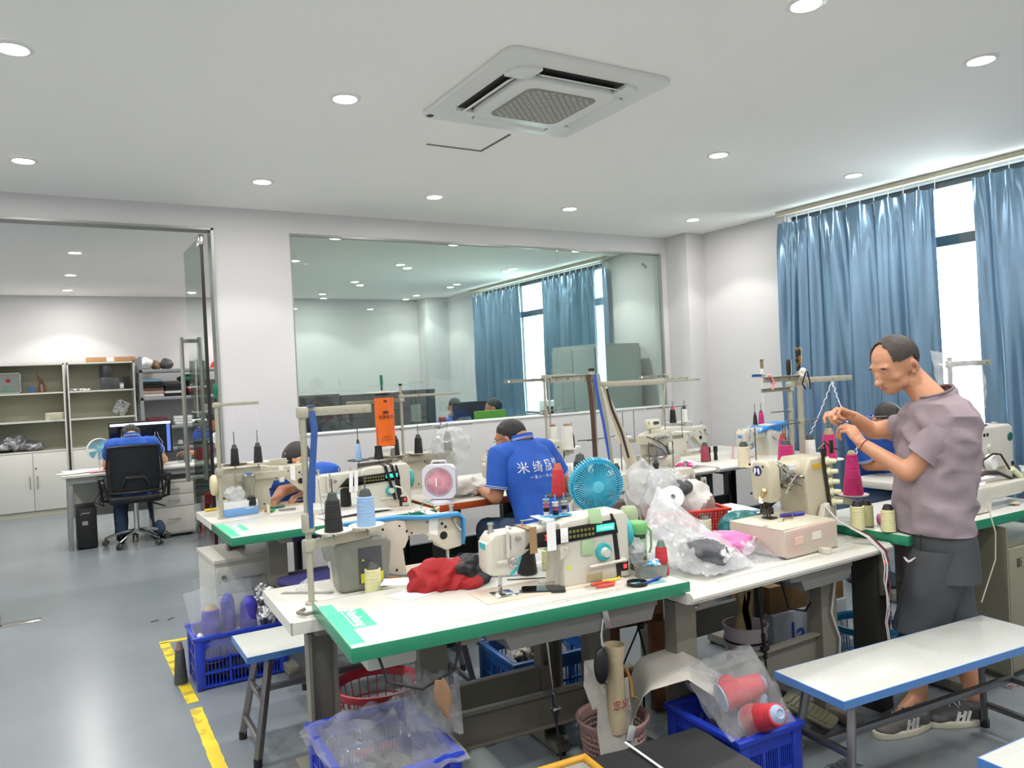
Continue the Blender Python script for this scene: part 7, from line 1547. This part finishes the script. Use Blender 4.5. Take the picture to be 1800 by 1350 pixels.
dpost = MB().bb(3.0, 3.09, 2.03, 2.15, 0, .735, .004); tag(dpost.build('cabinet_post', mat('dark_olive_steel', '2b2a24', .5)), 'dark steel control column under the table beside the standing man', 'post')
t = thing('motor_box', 'white motor box with red switches hanging under the overlock table behind the fan', 'control box', (2.95, 3.98, .62)); MB().box((0, 0, 0), (.24, .10, .07), .01).build('housing', creamw, t)
for k in range(2): MB().box((-.02+k*.035, -.052, 0), (.02, .004, .022)).build('button', mat('switch_red', 'b3201c', .4), t)
# ---------------------------------------------------------------- things on the nearest tables
bob = thing('bobbin_rack', 'light blue bobbin rack with stacked bobbins on top of the nearest machine', 'bobbin holder', at(985, 915, 1.0325), R(-5))
bob.location = (M1.location.x+.225, M1.location.y-.018, 1.016)
MB().prism(rrect(.5, .1, 4), 0, .006, 'z', .002, m=Matrix.Diagonal((.115, .042, 1, 1))).build('tray', mat('sky_blue_plastic', '3a9bc8', .35), bob)
for k, cols in enumerate((('c9c9cb', '17181b', 'b0607c', '8f8f93'), ('17181b', 'a0506a', 'd0d0d4'), ('c0c0c4', '222226', 'a9a9ad'))):
    x = -.036+k*.036; MB().cyl((x, 0, .004), (x, 0, .078), .003, n=8).build('spindle', mat('sky_blue_plastic', '3a9bc8', .35), bob)
    for j, c in enumerate(cols):
        z = .008+j*.0145; MB().lathe([(0, z), (.0125, z), (.0125, z+.0015), (.010, z+.002), (.010, z+.0115), (.0125, z+.012), (.0125, z+.0135), (0, z+.0135)], 18, TR(x, 0, 0)).build('bobbin', mat('bobbin_'+c, c, .35, metal=.3), bob)
bf = desk_fan('large sky blue round desk fan behind the nearest machine', (0, 0, 0), 0, R_=.105, face_col='3fa9c8', ring='35a5c9', h=.0, blades='5fc0d8', nr=60, base=False, rib=.0021, depth=.055, name='desk_fan')
fc = atD(1047, 852, (1.99, 2.62)); bf.location = fc; bf.rotation_euler = (R(8), 0, R(-22)); 
g = MB()
for k in range(60):
    a = 2*PI*k/60; g.box((math.cos(a)*.111, 0, math.sin(a)*.111), (.008, .05, .006), ry=-a)
o = g.build('edge_fins', mat('fan_35a5c9', '35a5c9', .35), bf, 0); o['kind'] = 'stuff'
MB().tube([(0, .05, -.02), (.0, .06, -.12), (0, .06, -(fc.z-.745))], .012, 10).build('stem', mat('fan_stem', '3a3f44', .4), bf); MB().lathe([(0, .02), (.06, .015), (.065, 0), (0, 0)], 24, TR(0, .06, -(fc.z-.742))).build('base', mat('fan_35a5c9', '35a5c9', .35), bf)
MB().tube([(-.075, .02, -.05), (-.10, .03, -.09), (-.10, .03, -.15), (-.06, .04, -.20)], .010, 8).build('white_bracket', creamw, bf)
# thermos, tea bottle, tray
def bottle(name, lab, loc, prof, m, extra=(), cat='bottle'):
    t = thing(name, lab, cat, loc); MB().lathe(prof, 28).build('body', m, t)
    for nm, pr, mm in extra: MB().lathe(pr, 28).build(nm, mm, t)
    return t
sage = mat('sage_green_flask', '9fb08c', .35)
bottle('thermos_flask', 'sage green thermos flask behind the nearest machine', (2.00, 2.44, .741), [(0, 0), (.036, 0), (.038, .01), (.038, .17), (.036, .18), (0, .18)], sage, [('lid', [(0, .18), (.036, .18), (.037, .185), (.036, .215), (.028, .228), (0, .23)], sage)])
tb = bottle('tea_bottle', 'glass tea bottle with green lid and amber tea', (1.875, 2.245, .741), [(0, 0), (.034, 0), (.036, .008), (.036, .165), (.033, .165), (.033, .008), (0, .006)], glassmat('bottle_glass', 'e6eee6', .03),
    [('lid', [(0, .168), (.038, .168), (.040, .172), (.040, .205), (.037, .21), (0, .21)], mat('leaf_green_lid', '6fb06c', .35)), ('neck_ring', [(0, .150), (.032, .150), (.032, .168), (0, .168)], mat('dark_green_ring', '3f6f55', .4)), ('tea', [(0, .008), (.0325, .008), (.0325, .10), (0, .10)], mat('amber_tea', '8a7a3a', .1, trans=.4, c2='4a3a1c', vs=22, vlo=.5, vhi=.6))])
MB().tube([(.03, -.01, .20), (.052, -.02, .17), (.05, -.02, .11), (.04, -.02, .09)], .004, 6).build('carry_strap', mat('leaf_green_lid', '6fb06c', .35), tb)
tr_ = thing('metal_tray', 'small grey metal tray holding sweets and clips', 'tray', (1.835, 2.130, .776), R(-20)); gm = mat('tray_grey', '8f928e', .35, metal=.3)
g = MB()
for a, b_ in (((-.055, -.035), (.055, -.035)), ((.055, -.035), (.055, .035)), ((.055, .035), (-.055, .035)), ((-.055, .035), (-.055, -.035))):
    bm_g = g.bm; vs = [bm_g.verts.new(v) for v in (V((a[0]*.85, a[1]*.8, 0)), V((b_[0]*.85, b_[1]*.8, 0)), V((b_[0], b_[1], .045)), V((a[0], a[1], .045)))]; bm_g.faces.new(vs); vs2 = [bm_g.verts.new(v) for v in (V((a[0], a[1], .045)), V((b_[0], b_[1], .045)), V((b_[0]*1.12, b_[1]*1.15, .047)), V((a[0]*1.12, a[1]*1.15, .047)))]; bm_g.faces.new(vs2)
g.bb(-.046, .046, -.028, .028, 0, .002); g.build('tray_body', gm, tr_)
soft('sweet_wrapper', 'blue and red wrapped sweet lying in the grey metal tray', 'sweet', (1.845, 2.12, .80), (.030, .022, .018), mat('blue_wrapper', '3a9bc4', .3, c2='d8dce0', vs=60, vlo=.5, vhi=.54), nz=.3, ns=60, seed=2, sub=3)
MB().ball((0, 0, 0), (.01, .01, .006), 2)
soft('clip_heap', 'small heap of grey metal clips at the back of the metal tray', 'clips', (1.815, 2.15, .785), (.022, .016, .014), mat('clip_grey', '6f7174', .3, metal=.6), nz=.4, ns=80, seed=5, sub=3)
soft('clear_bag', 'small crumpled clear bag behind the metal tray', 'bag', (1.83, 2.20, .80), (.03, .03, .05), clear2, nz=.35, ns=30, seed=6, sub=3)
# big bags on the right table
sheetbag('clear_bag', 'long clear bag of white rolls slanting over the bullnose table by the tea bottle', (1.93, 2.34, .80), (2.02, 2.04, .76), (2.30, 2.06, .755), (2.30, 2.60, 1.0), clear2, .05, nu=30, nv=30, seed=41, cr=.02)
for i, (a, c_, r_, lab) in enumerate((((2.10, 2.42, .86), (2.16, 2.10, .775), .032, 'white paper tube in the slanting clear bag, left one'), ((2.18, 2.44, .87), (2.25, 2.13, .775), .034, 'white paper tube in the slanting clear bag, right one'))):
    A_ = V(a); C_2 = V(c_); tag(MB().cyl((0, 0, 0), C_2-A_, r_*.8, r_, 20).build('paper_tube', mat('tube_white', 'c9c8c6', .6, c2='8b8c8e', vs=7, vlo=.5, vhi=.6), loc=A_), lab, 'tube')
soft('grey_fabric', 'dark grey fabric in the slanting clear bag above the table ruler', 'fabric', (2.13, 2.16, .742), (.07, .10, .055), mat('grey_fabric', '55575c', .7, c2='c4c4c8', vs=10, vlo=.5, vhi=.55), nz=.3, ns=14, seed=3)
soft('pink_fabric', 'bright pink fabric in a clear bag on the bullnose table', 'fabric', (2.31, 2.23, .742), (.13, .075, .05), mat('pink_fabric', 'd070a8', .6, c2='e8d4e0', vs=9, vlo=.52, vhi=.60), (0, 0, R(-25)), nz=.3, ns=12, seed=9)
sheetbag('clear_bag', 'clear bag round the bright pink fabric', (2.20, 2.14, .745), (2.46, 2.06, .745), (2.46, 2.22, .80), (2.20, 2.36, .86), clear, .035, seed=43, cr=.015)
for i, (x, y, z, r_, m_, lab) in enumerate(((2.46, 2.72, .76, (.12, .09, .13), clear2, 'milky bag of white goods heaped in the red basket, left part'), (2.60, 2.70, .76, (.10, .09, .10), mat('white_goods', 'd3cfcc', .7, var=.1), 'white wrapped goods heaped in the red basket, right part'), (2.42, 2.83, .80, (.10, .07, .13), clear2, 'milky film rising behind the red basket'))):
    soft('bagged_goods', lab, 'bag', (x, y, z), r_, m_, nz=.28, ns=9, seed=50+i)
t = thing('paper_roll', 'white paper roll with a dark core poking from the bag above the red basket', 'roll', (2.40, 2.64, .93), R(-25)); MB().lathe([(.012, 0), (.05, 0), (.05, .07), (.012, .07)], 26, TR(0, 0, 0, R(75)), close=True).build('roll_body', wtape, t)
soft('charcoal_fabric', 'charcoal fabric lump in the bag right of the white roll', 'fabric', (2.50, 2.66, .93), (.055, .04, .035), mat('charcoal_fabric', '444649', .7), nz=.2, ns=14, seed=2)
soft('teal_cloth', 'teal satin cloth heap between the red basket and the coverstitch machine', 'cloth', (2.63, 2.42, .742), (.11, .085, .055), mat('teal_satin', '17686b', .35, var=.2, vs=8, metal=.2), nz=.35, ns=11, seed=12)
hb2 = thing('handbag', 'brown leather handbag behind the blue fan', 'handbag', (2.28, 2.92, .741), R(-15)); lth = mat('brown_leather', '5b4640', .45, bump=.3, bs=120)
MB().prism([(-.15, 0), (.15, 0), (.13, .13), (.10, .16), (-.10, .16), (-.13, .13)], -.04, .04, 'y', .012, seg=3).build('bag_body', lth, hb2); MB().tube([(-.09, -.03, .14), (-.07, -.03, .20), (.07, -.03, .20), (.09, -.03, .14)], .008, 8).build('handle', lth, hb2)
# garment, papers, phone, tools on the nearest table
redc = mat('red_fleece', '98141a', .75, var=.06, bump=.3, bs=140); blkc = mat('black_jersey', '17171b', .6, var=.1)
gt = thing('folded_garment', 'red and black garment piled on the nearest table left of the needle', 'clothing', (1.205, 2.515, .776), R(-8))
def heap(r, nz, ns, seed, c, rot_=(0, 0, 0)):
    g = MB(); g.ball((0, 0, 0), r, 5, m=TR(*c, *rot_), nz=nz, ns=ns, seed=seed, ridge=True)
    for v in g.bm.verts: v.co.z = max(v.co.z, .001+.004*noise.noise(v.co*20))
    return g
heap((.120, .075, .075), .24, 13, 3, (-.02, 0, .022)).build('red_shell', redc, gt, 60); heap((.085, .07, .062), .28, 14, 8, (.075, -.008, .035)).build('black_lining', blkc, gt, 60); heap((.05, .04, .03), .2, 15, 12, (.07, -.06, .012)).build('red_flap', redc, gt, 60)
for i, (px, py, w, d_, rz, lab, z) in enumerate(((735, 1040, .20, .12, R(20), 'white paper sheet on the nearest table left of the red garment', .7765), (700, 1022, .12, .10, R(-30), 'white card standing near the cream cone behind the paper sheet', .7768))):
    p = at(px, py, z); g = MB(); g.grid(lambda u, v: V(((u-.5)*w, (v-.5)*d_, .012*math.sin(PI*u)*v*noise.noise(V((u*2, v*2, i)))+.0)), 10, 8, .0006); tag(g.build('paper_sheet', pm_, loc=p, rz=rz), lab, 'paper')
p = at(955, 1038, .776); ph = thing('smartphone', 'black smartphone lying on the nearest table by the needle plate', 'phone', p, R(-32)); MB().prism(rrect(.5, .09, 5), 0, .008, 'z', .0015, m=Matrix.Diagonal((.152, .073, 1, 1))).build('phone_body', mat('phone_edge', '3a3a3e', .3, metal=.5), ph)
MB().prism(rrect(.5, .08, 5), .008, .0086, 'z', m=Matrix.Diagonal((.147, .069, 1, 1))).build('phone_screen', mat('phone_glass', '08090b', .05), ph)
def scissors(lab, loc, rz, c, s=1.0, L=.075):
    t = thing('scissors', lab, 'scissors', loc, rz)
    for k in (-1, 1):
        g = MB(); g.prism([(0, k*.002), (L*s, k*.001), (L*s*.9, k*.007), (0, k*.009)], 0, .002, 'z', .0005); g.build('blade', silver, t)
        g = MB(); g.tube([V((-.012*s, k*.006, .004)), V((-.03*s, k*.018*s, .004)), V((-.055*s, k*.020*s, .004)), V((-.06*s, k*.008*s, .004)), V((-.035*s, k*.003*s, .004))], .0035*s, 6, closed=True); g.build('handle_loop', mat('handle_'+c, c, .35), t)
    MB().cyl((0, .001, 0), (0, .001, .005), .004, n=10).build('pivot', silver, t); return t
scissors('blue handled scissors lying across the black phone', at(985, 1022, .786), R(160), '2a72c0', 1.15)
def shears(lab, loc, rz, c, L=.10):
    t = thing('thread_snips', lab, 'snips', loc, rz, 'thread snips')
    MB().tube([V((-L/2, .0, .005)), V((-L*.35, .018, .005)), V((0, .022, .005)), (L*.32, .016, .005)], .0048, 8).build('handle_upper', mat('snip_'+c, c, .35), t)
    MB().tube([V((-L/2, .0, .005)), V((-L*.35, -.018, .005)), V((0, -.022, .005)), (L*.32, -.016, .005)], .0048, 8).build('handle_lower', mat('snip_'+c, c, .35), t)
    for k in (-1, 1): MB().prism([(L*.3, k*.018), (L*.3, k*.010), (L*.72, k*.001)], .004, .006, 'z').build('blade', silver, t)
    return t
shears('yellow thread snips on the nearest table under the machine column', at(1068, 1020, .777), R(175), 'd8cc28'); shears('red thread snips next to the yellow ones on the nearest table', at(1058, 1030, .777), R(172), 'd23a24')
shears('amber handled snips lying behind the cream cone by the grey motor box', at(690, 1015, .735), R(165), 'c07a20', .09)
p = at(1120, 1028, .776); t = thing('black_ring', 'black elastic band ring lying at the right of the nearest table', 'band', p); MB().lathe([(.034, 0), (.036, 0), (.036, .012), (.034, .012)], 32, close=True).build('ring', black, t)
p = at(1140, 1024, .776); t = thing('clip_card', 'teal printed card with a blue pen under the black ring', 'card', p, R(-8)); MB().box((0, 0, .0006), (.12, .045, .001)).build('card', mat('teal_card', '6fb6c0', .5), t); MB().box((.0, .004, .0014), (.09, .018, .0006)).build('dark_print', mat('dark_teal_print', '1d4a4a', .6), t)
t = thing('pen', 'blue pen lying on the teal card', 'pen', p+V((.01, -.006, .006)), R(15)); MB().cyl((-.055, 0, 0), (.05, 0, 0), .0042, n=10).build('barrel', mat('pen_blue', '1e3fa0', .3), t); MB().cyl((.05, 0, 0), (.06, 0, 0), .003, n=8).build('tip', black, t)
for i, (px, py, rz, c, lab) in enumerate(((925, 1018, R(-30), '4a3b38', 'dark tweezers beneath the arm of the nearest machine'), (890, 1012, R(-28), 'b8b8b4', 'steel ruler strip beneath the arm of the nearest machine'))):
    tag(MB().box((0, 0, .002), (.14 if i == 0 else .20, .006 if i == 0 else .018, .003), .001).build('tweezers' if i == 0 else 'steel_ruler', mat('tool_'+c, c, .3, metal=.6), loc=at(px, py, .776), rz=rz), lab, 'tool')
rl = thing('steel_ruler', 'grey flat ruler lying across the left end of the bullnose table by the pole', 'ruler', at(540, 1042, .734), R(-38)); MB().box((0, 0, .001), (.20, .022, .0015)).build('strip', mat('ruler_grey', '8d8c8c', .35, metal=.4), rl)
tg = MB(); tg.tube([(0, 0, 0), (.03, .01, .02), (.05, .0, .035), (.03, -.02, .01)], .004, 5); tg.tube([(.05, 0, .035), (.0, -.03, .0)], .003, 5); tag(tg.build('plastic_tie', clear2, loc=at(520, 1036, .737)), 'clear plastic tie knotted to the nearest pole', 'tie')
t = thing('clear_bag_roll', 'frayed white and red twisted cords hanging from the coverstitch machine', 'cord', (2.905, 2.155, .86)); tag(t, t['label'], 'cord')
for k, (dx, L_, r_, m_) in enumerate(((0, .44, .0045, mat('cord_white', 'c9c9c9', .8)), (.012, .33, .004, mat('cord_red', '7a2f35', .8)), (-.010, .52, .003, mat('cord_white', 'c9c9c9', .8)), (.022, .28, .003, mat('cord_dark', '3a3638', .8)))):
    pts = [V((-.05, -.0, .03)), V((-.02, -.04, -.03)), V((.02+dx, -.15, -.085)), V((.035+dx, -.205, -.14))]+[V((.035+dx+.005*math.sin(q*1.8+k), -.215+.004*math.cos(q*2+k), -.14-L_*q/9)) for q in range(1, 10)]
    MB().tube(pts, [r_*(1-.04*i) for i in range(len(pts))], 6).build('cord_strand', m_, t)
# loose floor yarn tangle and scraps
rr = random.Random(11)
def tangle(lab, c, r_, n, m):
    g = MB()
    for k in range(n):
        a = rr.uniform(0, 6.3); b_ = [V((rr.uniform(-1, 1)*r_, rr.uniform(-1, 1)*r_*.6, .003+rr.uniform(0, .012))) for _ in range(4)]; g.tube(b_, .0012, 4)
    tag(g.build('yarn_tangle', m, loc=c), lab, 'yarn', kind='stuff')
tangle('dark yarn tangle on the floor under the front bench', (2.47, 1.84, 0), .07, 26, mat('yarn_dark', '4c5058', .8)); tangle('pale and pink thread scraps on the floor at the right edge', (3.72, 1.86, 0), .07, 22, mat('yarn_pink', 'b9a0a4', .8))
for i, (px, py) in enumerate(((272, 1092), (300, 1088), (318, 1150), (335, 1118))):
    tag(MB().box((0, 0, .002), (.05, .012, .003), .001).build('floor_scrap', mat('scrap_dark', '26282b', .7), loc=at(px, py, 0), rz=R(20+i*23)), ['dark floor scrap nearest the office doorway', 'dark floor scrap beyond the yellow tape corner', 'dark floor scrap closest to the blue crate', 'dark floor scrap between tape and grey cone'][i], 'scrap', 'dark scraps on the floor')
# second row items
bxm = thing('tissue_box', 'white and blue carton beside the far left thread stand', 'box', at(394, 911, .776), R(6)); MB().bb(0, .20, 0, .07, 0, .085, .002).build('carton_top', mat('box_white', 'd0d2d4', .5), bxm)
MB().bb(-.0008, .2008, -.0008, .0708, .0, .048, .002).build('blue_band', mat('box_blue', '6a9dd0', .5), bxm); MB().box((.15, -.0012, .04), (.05, .001, .003)).build('print', whitep, bxm)
soft('clear_bag', 'crumpled clear bag standing in the white and blue carton', 'bag', bxm.location+V((.075, .035, .075)), (.055, .03, .045), clear2, nz=.35, ns=22, seed=3)
for i, dx in enumerate((.155, .175)): cone('short black cone tip in the carton, %s' % ('left of the pair', 'right of the pair')[i], bxm.location+V((dx, .03, .05)), '0b0b0c', .06, .018, .014)
cone('short cream cone with black top behind the pole in the carton', bxm.location+V((.012, .04, .05)), 'e3dcc0', .065, .019, .018, tip='26282a')
yk = thing('yellow_cutter', 'yellow cutter knife lying left of the far left pole', 'knife', at(376, 897, .777), R(15)); MB().box((0, 0, .008), (.11, .022, .014), .004).build('handle', mat('cutter_yellow', 'e0c020', .4), yk); MB().box((0, 0, .016), (.04, .010, .005), .002).build('slider', black, yk)
for i, (px, py, c, L_, rz, lab, cat) in enumerate(((488, 893, '0f6b4e', .09, 10, 'dark green handled tool lying in front of the bent worker', 'tool'), (478, 900, '2c8a4c', .05, 40, 'green plastic clip lying in front of the bent worker', 'clip'), (505, 897, '8a8a88', .10, -15, 'grey scissors lying in front of the bent worker', 'scissors'), (468, 899, 'a05a2a', .05, 70, 'small orange brown tool lying in front of the bent worker', 'tool'))):
    tag(MB().box((0, 0, .007), (L_, .016, .012), .004).build(('green_screwdriver', 'plastic_clip', 'closed_scissors', 'hand_tool')[i], mat('sr_'+c, c, .4), loc=at(px, py, .777), rz=R(rz)), lab, cat)
tag(MB().lathe([(0, 0), (.010, 0), (.008, .045), (.005, .055), (0, .055)], 14).build('small_bottle', mat('cream_plastic', 'd8cfae', .4), loc=at(472, 903, .777)), 'small cream nozzle bottle in front of the cream long arm machine', 'bottle')
sdr = thing('screwdriver', 'screwdriver with an amber handle standing above the bent worker', 'screwdriver', atD(537, 800, (1.35, 4.95))); MB().cyl((0, 0, 0), (0, 0, .10), .003, n=8).build('shaft', steel, sdr); MB().lathe([(0, .10), (.008, .10), (.011, .115), (.011, .17), (.007, .18), (0, .18)], 12).build('handle', mat('amber_handle2', 'b07820', .35), sdr)
fn = desk_fan('pink and white square desk fan at the end of the orange edged table', (0, 0, 0), 0, R_=.085, face_col='e0a9b8', ring='dcdce6', h=.125, blades='d890a4', nr=64, base=False, rib=.0020, depth=.05, name='desk_fan')
fn.location = (2.02, 4.24, .777); fn.rotation_euler = (0, 0, R(-38))
g = MB(); o1 = rrect(.102, .045, 6); A_ = [g.bm.verts.new((x, -.03, y+.125)) for x, y in o1]; B_ = [g.bm.verts.new((x, .04, y+.125)) for x, y in o1]; i1 = [(.088*math.cos(PI*.0+2*PI*k/len(o1)), .088*math.sin(2*PI*k/len(o1))) for k in range(len(o1))]
C2 = [g.bm.verts.new((x, -.03, y+.125)) for x, y in i1]; D2 = [g.bm.verts.new((x, .04, y+.125)) for x, y in i1]; n = len(o1)
for P_, Q_ in ((A_, B_), (B_, D2), (D2, C2), (C2, A_)):
    for k in range(n): g.bm.faces.new((P_[k], P_[(k+1) % n], Q_[(k+1) % n], Q_[k]))
lil = mat('lilac_white', 'd6d6e2', .35); g.build('square_housing', lil, fn); g = MB(); g.lathe([(0, .02), (.06, .016), (.075, .0), (0, 0)], 28, TR(0, .01, 0)); g.build('round_base', lil, fn); MB().tube([(-.05, .0, .218), (-.04, .0, .25), (.04, .0, .25), (.05, .0, .218)], .006, 8).build('carry_handle', lil, fn)
MB().box((-.012, -.045, .125), (.008, .002, .05), ry=R(0)).build('white_print', whitep, fn)
dt = thing('plastic_tray', 'dark grey tray with small parts behind the second row machine', 'tray', (1.78, 4.46, .777), R(-4)); MB().lathe([(0, 0), (.085, 0), (.10, .035), (.104, .035), (.104, .04), (.097, .04), (.083, .006), (0, .006)], 28, Matrix.Diagonal((1.3, .8, 1, 1))).build('tray_body', mat('dark_tray', '4b4d50', .45), dt)
soft('parts_bag', 'pink and clear bag of small parts rising behind the second row machine', 'bag', (1.86, 4.50, .80), (.07, .06, .10), film('pink_film', c='e8c8d0', tr=.6, rough=.15, white=.4), nz=.3, ns=16, seed=2)
soft('white_cloth', 'heap of white cloth beside the pink fan', 'cloth', (2.25, 4.33, .776), (.15, .07, .055), mat('white_cotton', 'd4d0c6', .8, var=.05), (0, 0, R(-15)), nz=.35, ns=10, seed=7)
soft('clear_bag', 'clear bag thrown over the cream machine behind the pink fan', 'bag', (2.42, 4.86, .90), (.14, .09, .13), clear2, nz=.25, ns=9, seed=15)
cbt = MB(); cbt.tube([(0, 0, .0), (.02, -.02, .05), (.06, -.05, .02), (.05, -.1, 0)], .003, 6); tag(cbt.build('teal_wire', mat('teal_wire', '5fb0a8', .5), loc=(1.83, 4.12, .777)), 'thin teal wire looped on the end of the second row table', 'wire')
ow = MB(); ow.lathe([(.018, 0), (.026, 0), (.026, .008), (.018, .008)], 24, close=True); tag(ow.build('orange_ring', mat('orange_tape', 'e08a20', .5), loc=at(646, 905, .777)), 'small orange tape roll beside the second row light blue cone', 'tape roll')
hose = MB(); hose.tube([(0, 0, .14), (.03, -.02, .13), (.07, -.03, .06), (.08, -.03, .0)], .005, 8); tag(hose.build('white_hose', mat('ivory_hose', 'd2cfb4', .4), loc=(1.70, 4.17, .777)), 'short white hose curving down behind the light blue cone', 'hose')
pp = at(570, 905, .777); g = MB(); g.grid(lambda u, v: V(((u-.5)*.42, (v-.5)*.16, .01*math.sin(3*u))), 8, 4, .0006); tag(g.build('paper_sheet', pm_, loc=(1.48, 4.25, .782), rz=R(5)), 'white cloth pattern sheet under the needle of the second row machine', 'paper')
# far tables
p = at(1295, 793, .777)
for i, dx in enumerate((0, .075)): tag(MB().lathe([(0, 0), (.016, 0), (.013, .06), (.018, .075), (.016, .11), (0, .112)], 14).build('guide_post', black, loc=(4.46+dx, 4.42, .776)), 'black twin guide post on the back table, %s one' % ('left', 'right')[i], 'post')
tag(MB().cyl((0, 0, 0), (.012, 0, .10), .009, n=10).build('marker', mat('marker_pink', 'd8a8b0', .4), loc=(4.68, 4.38, .776)), 'pale pink marker standing on the back table', 'marker')
soft('magenta_fabric', 'magenta fabric under the overlock machine presser foot', 'fabric', (4.02, 4.22, .777), (.07, .06, .02), mat('magenta_fabric', 'b81f70', .6, c2='e8c4d4', vs=12, vlo=.55, vhi=.6), nz=.3, ns=16, seed=3)
g = MB(); g.grid(lambda u, v: V(((u-.5)*.20, (v-.5)*.16, .03*math.sin(PI*u)*math.sin(PI*v))), 10, 8, .001); tag(g.build('white_label_sheet', pm_, loc=(4.08, 4.28, .80), rz=R(-20)), 'white sheet beside the magenta fabric on the overlock table', 'paper')
g = MB(); g.grid(lambda u, v: V(((u-.5)*.55, (v-.5)*.30, .004*math.sin(5*u+3*v))), 12, 8, .001); o = tag(g.build('pattern_board', mat('board_white', 'cfcfd2', .6), loc=(2.98, 2.96, .745), rz=R(-4)), 'white pattern sheet with a maroon edge beyond the coverstitch machine', 'paper')
MB().box((0, .14, .004), (.55, .006, .002)).build('maroon_edge', mat('maroon', '5a1c2c', .6), o); MB().box((.1, -.10, .004), (.30, .02, .0015)).build('blue_strip', mat('sky_strip', '8ab8dc', .6), o)
soft('black_bag_heap', 'heap of black and clear plastic bags on the floor beyond the coverstitch machine', 'bag', (3.98, 3.55, 0), (.35, .25, .22), mat('black_film', '1c1d20', .25, bump=1.2, bs=12), nz=.3, ns=5, seed=5)
soft('white_bag_heap', 'white plastic bag heap on the floor behind the black bags', 'bag', (4.55, 3.70, 0), (.22, .2, .24), clear2, nz=.3, ns=6, seed=6)
soft('white_goods_heap', 'pale wrapped goods on the floor under the orange edged table', 'bag', (2.27, 4.55, .0), (.12, .10, .17), mat('bag_dark_grey', '3c3f41', .5, c2='8f9193', vs=10, vlo=.55, vhi=.6), nz=.25, ns=9, seed=7)
# chair of man 2
t = thing('stool_chair', 'dark blue round cushioned stool under the man in blue', 'chair', (2.50, 3.84, 0)); MB().lathe([(0, .0), (.19, 0), (.20, .03), (.18, .06), (0, .07)], 30, TR(0, 0, .43)).build('seat', mat('dark_blue_cushion', '1c2438', .7), t); MB().cyl((0, 0, .03), (0, 0, .43), .03, n=14).build('stem', black, t); MB().lathe([(0, .03), (.2, .02), (.21, 0), (0, 0)], 24).build('base', black, t)
t = thing('stool_chair', 'round stool under the seated worker by the curtain', 'chair', (4.82, 3.24, 0)); MB().lathe([(0, .0), (.17, 0), (.18, .03), (0, .05)], 26, TR(0, 0, .42)).build('seat', navy, t); MB().cyl((0, 0, .03), (0, 0, .42), .03, n=14).build('stem', black, t); MB().lathe([(0, .03), (.2, .02), (.21, 0), (0, 0)], 24).build('base', black, t)
for i, (x, y, lab) in enumerate(((1.52, 5.64, 'stool under the bent worker behind the second row'), (2.70, 8.52, 'stool under the bald man beyond the glass'), (4.36, 8.87, 'stool under the man facing us beyond the glass'), (4.50, 7.73, 'stool under the man in blue beyond the glass'), (1.86, 9.92, 'stool under the worker glimpsed past the glass door'))):
    copy_tree(t, lab, (x, y, 0))
# right side: clear bag over the stand, ribbon, items
sb = sheetbag('clear_bag', 'clear plastic bag draped over the right thread stand before the window', (b13.x-.16, b13.y-.03, on(1625, 700, b13)), (b13.x+.24, b13.y-.08, on(1725, 705, b13)-.05), (b13.x+.28, b13.y-.05, on(1728, 640, b13)+.01), (b13.x-.20, b13.y-.0, on(1622, 622, b13)+.02), clear2, .07, seed=61, cr=.02)
for m_ in sb.children_recursive if hasattr(sb, 'children_recursive') else (): pass
rbn = MB(); rbn.tube([(3.93, 1.86, .778), (3.935, 1.83, .76), (3.93, 1.83, .68), (4.0, 1.83, .62), (4.08, 1.83, .60), (4.14, 1.83, .64), (4.2, 1.83, .655)], [(.0012, .010)]*7, 6, flat=(0, -1, 0)); tag(rbn.build('white_ribbon', wtape), 'white ribbon looping down from the right green edged table', 'ribbon')
cab2 = MB(); cab2.tube([(3.60, 1.87, .84), (3.60, 1.84, .72), (3.59, 1.84, .60), (3.50, 1.86, .42)], .003, 6); tag(cab2.build('white_cable', mat('ivory_hose', 'd2cfb4', .4)), 'thin white cable hanging right of the standing man', 'cable')
soft('pink_swatch', 'small pink cloth under the tacking machine arm', 'cloth', (4.05, 2.13, .777), (.04, .03, .018), mat('pale_pink_cloth', 'd890b0', .7), nz=.2, ns=20, seed=1)
soft('thread_waste', 'small tuft of thread waste on the right green edged table', 'yarn', (4.02, 1.96, .777), (.035, .02, .006), mat('waste', 'b0a890', .8), nz=.4, ns=60, seed=4, sub=3)
t = thing('tape_measure', 'green and yellow tape measure coil on the table behind the man', 'tape measure', (4.45, 2.62, .777)); MB().lathe([(.012, 0), (.035, 0), (.035, .014), (.012, .014)], 26, close=True).build('coil', mat('tape_yellow', 'b8a83a', .5, c2='2f6a4a', vs=30, vlo=.5, vhi=.55), t)
